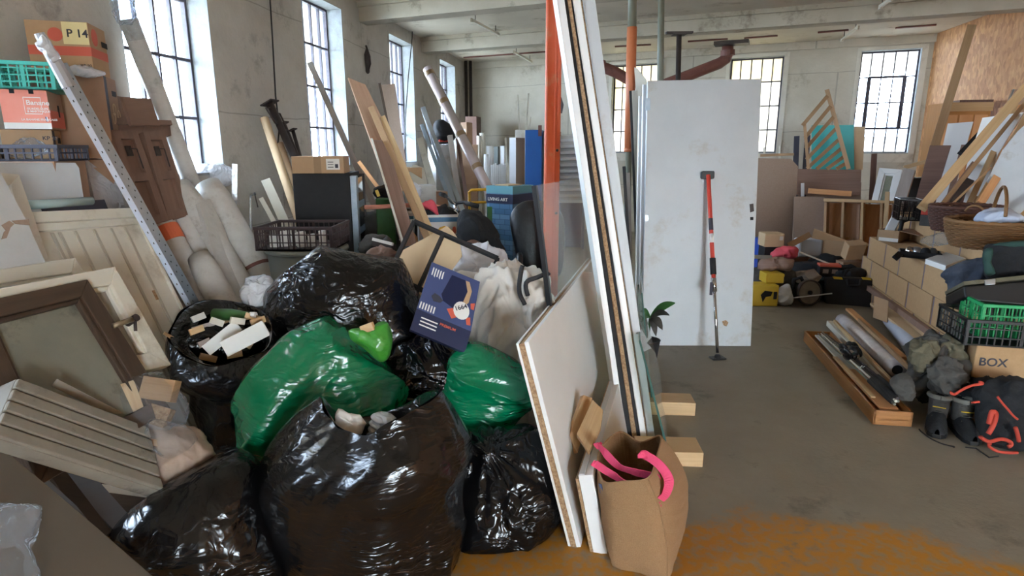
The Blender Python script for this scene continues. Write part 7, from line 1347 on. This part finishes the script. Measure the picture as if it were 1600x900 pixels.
# white sash frames by the stack
pl = pl3((1370, 262, 7.6), (1415, 258, 7.4), (1366, 330, 7.3))
frame_sash('salvaged_window', 'white wooden window sash with glass leaning beyond the carton stack', ((1374, 262), (1410, 265), (1392, 345), (1354, 345)), pl, .07, 'white', 'glassr', .05)
pl = pl3((1412, 262, 7.2), (1430, 265, 7.1), (1400, 340, 7.0)); sl('grey_board', 'weathered grey-pink board leaning right of the white sash', 'board', [(1412, 262), (1430, 266), (1404, 350), (1384, 350)], pl, .03, 'greyw', grain=(-.3, 0, -1))
f = Fr(1404, 7.6, 1450, 7.5, 330, 270, .3); f.o.z = 0; f.h = P(1404, 278, 7.6).z; O('dark_shelf', MB().box(f.o, f.X, f.y*f.d, V((0, 0, f.h))), 'blackm', None, 'dark boxy shelf in the shadow right of the weathered grey board', 'shelf', bev=.004)
bd('cream_plank', 'cream plank lying under the far right window', 'plank', (1412, 262, 7.7), (1448, 252, 7.6), 6, .1, 'pine')
# cupboard on the right wall
f = Fr(1461, 8.3, 1508, 8.2, 260, 170, .5); f.h += f.o.z; f.o.z = 0; f.h = P(1461, 172, 8.3).z
t = T('wooden_cupboard', 'orange-brown wooden cupboard by the right wall behind the leaning timber', 'cupboard'); f2_ = Fr(1461, 8.0, 1534, 7.9, 260, 170, .45); f2_.o.z = 0; f2_.h = P(1500, 160, 7.95).z
O('cupboard_body', MB().box(f2_.o, f2_.X, f2_.y*f2_.d, V((0, 0, f2_.h))), 'orangew', t, bev=.004)
for u in (.04, .36, .67): decal('door_panel', f2_, u, .5, u+.27, .93, 'pine2', t, t=.012)
decal('top_rail', f2_, -.01, .95, 1.01, 1.0, 'pine', t, t=.03); O('dark_top_board', MB().box(f2_.p(.3, 1)-f2_.y*.02, f2_.x*.7*f2_.w, f2_.y*.4, V((0, 0, .03))), 'dark', t)
# ---- leaning timber and panels on the right (they lean back to the right wall)
def rp(name, lab, cat, pix, Y, m, th=.02, k=.18, **kw):
    """panel leaning to the right wall: far edge at greater distance"""
    a = P(pix[0][0], pix[0][1], Y); d = V((.176, 1, 0)).normalized(); q = V((d.y, -d.x, 0)); e = (q*math.sin(.30)*-1-V((0, 0, math.cos(.30)))); 
    n = d.cross(e).normalized(); n = n if n.dot(EY-a) > 0 else -n
    # turn the panel partly towards the aisle
    n = (n+V((0, -kw.pop('turn', 1.2), 0))).normalized(); return sl(name, lab, cat, pix, (a, n), th, m, **kw)
rp('white_sheet', 'white board with squared top leaning behind the dark brown board', 'board', ((1481, 193), (1521, 190), (1500, 260), (1490, 330), (1450, 330)), 6.6, 'white')
rp('brown_sheet', 'big dark brown board leaning beyond the baskets', 'board', ((1453, 227), (1486, 227), (1471, 276), (1455, 345), (1422, 345)), 6.3, 'dark')
rp('brown_sheet', 'narrow reddish board right of the white squared board', 'board', ((1502, 226), (1511, 226), (1490, 300), (1472, 330)), 6.35, 'brownb')
rp('white_sheet', 'tall white sheet leaning in the middle of the right-hand timber', 'board', ((1535, 184), (1600, 175), (1560, 240), (1520, 340), (1488, 340), (1510, 260)), 6.0, 'white')
rp('white_sheet', 'largest white sheet with ragged left edge at the right side', 'board', ((1640, 160), (1700, 160), (1700, 345), (1522, 335), (1538, 290), (1566, 235), (1590, 205)), 5.4, 'whiteg')
rp('framed_board', 'brown panel with a metal rim high on the right', 'panel', ((1580, 140), (1602, 138), (1620, 160), (1585, 200), (1560, 195)), 6.6, 'cardd')
bd('metal_strip', 'thin metal rim strip along the high brown panel', 'strip', (1584, 140, 6.5), (1558, 198, 6.4), 2.5, .02, 'alu')
tim = [((1518, 42, 7.9), (1450, 262, 7.3), 12, .09, 'tan', 'tallest timber beam leaning on the right wall beside the cupboard'), ((1612, 126, 5.6), (1440, 326, 5.2), 14, .05, 'pine', 'long beam crossing diagonally in front of the white sheets'), ((1604, 158, 5.9), (1462, 332, 5.4), 6, .03, 'tan', 'thin timber under the long crossing beam'),
       ((1586, 165, 6.1), (1508, 332, 5.6), 8, .04, 'pine', 'timber leaning left of the tall white sheet'), ((1612, 190, 5.7), (1532, 318, 5.4), 11, .05, 'pine2', 'timber running along the ragged edge of the largest white sheet'), ((1604, 178, 5.75), (1526, 318, 5.45), 6, .03, 'pine', 'pale batten beside the ragged edge of the largest white sheet'),
       ((1552, 186, 6.2), (1500, 240, 6.0), 7, .04, 'blackm', 'short black-ended batten high in the leaning timber'), ((1535, 205, 6.3), (1500, 322, 5.8), 5, .03, 'dark', 'dark batten in the middle of the leaning timber'), ((1522, 256, 5.9), (1466, 330, 5.5), 9, .04, 'brownb', 'short brown board end low in the leaning timber'), ((1515, 282, 5.7), (1484, 326, 5.5), 12, .04, 'iron', 'stubby grey-brown block end low in the leaning timber'),
       ((1548, 262, 5.4), (1478, 328, 5.2), 3, .015, 'tan', 'thin cane crossing low over the white sheets'), ((1640, 292, 5.2), (1592, 344, 5.0), 9, .03, 'pine', 'pine board end at the right edge above the big basket'), ((1562, 172, 6.5), (1640, 160, 6.5), 7, .05, 'pine2', 'level pinkish batten at the top right of the timber'), ((1545, 240, 6.1), (1524, 320, 5.8), 6, .03, 'tan', 'short tan batten in front of the tall white sheet')]
for a, b_, w, th_, m, l in tim:
    A_, B_ = P(*a), P(*b_); wm = w*dep((A_+B_)/2)/FPX
    O('timber', MB().beam(A_, B_, wm, th_), m, None, l, 'timber', bev=.002, grain=B_-A_)
finish()
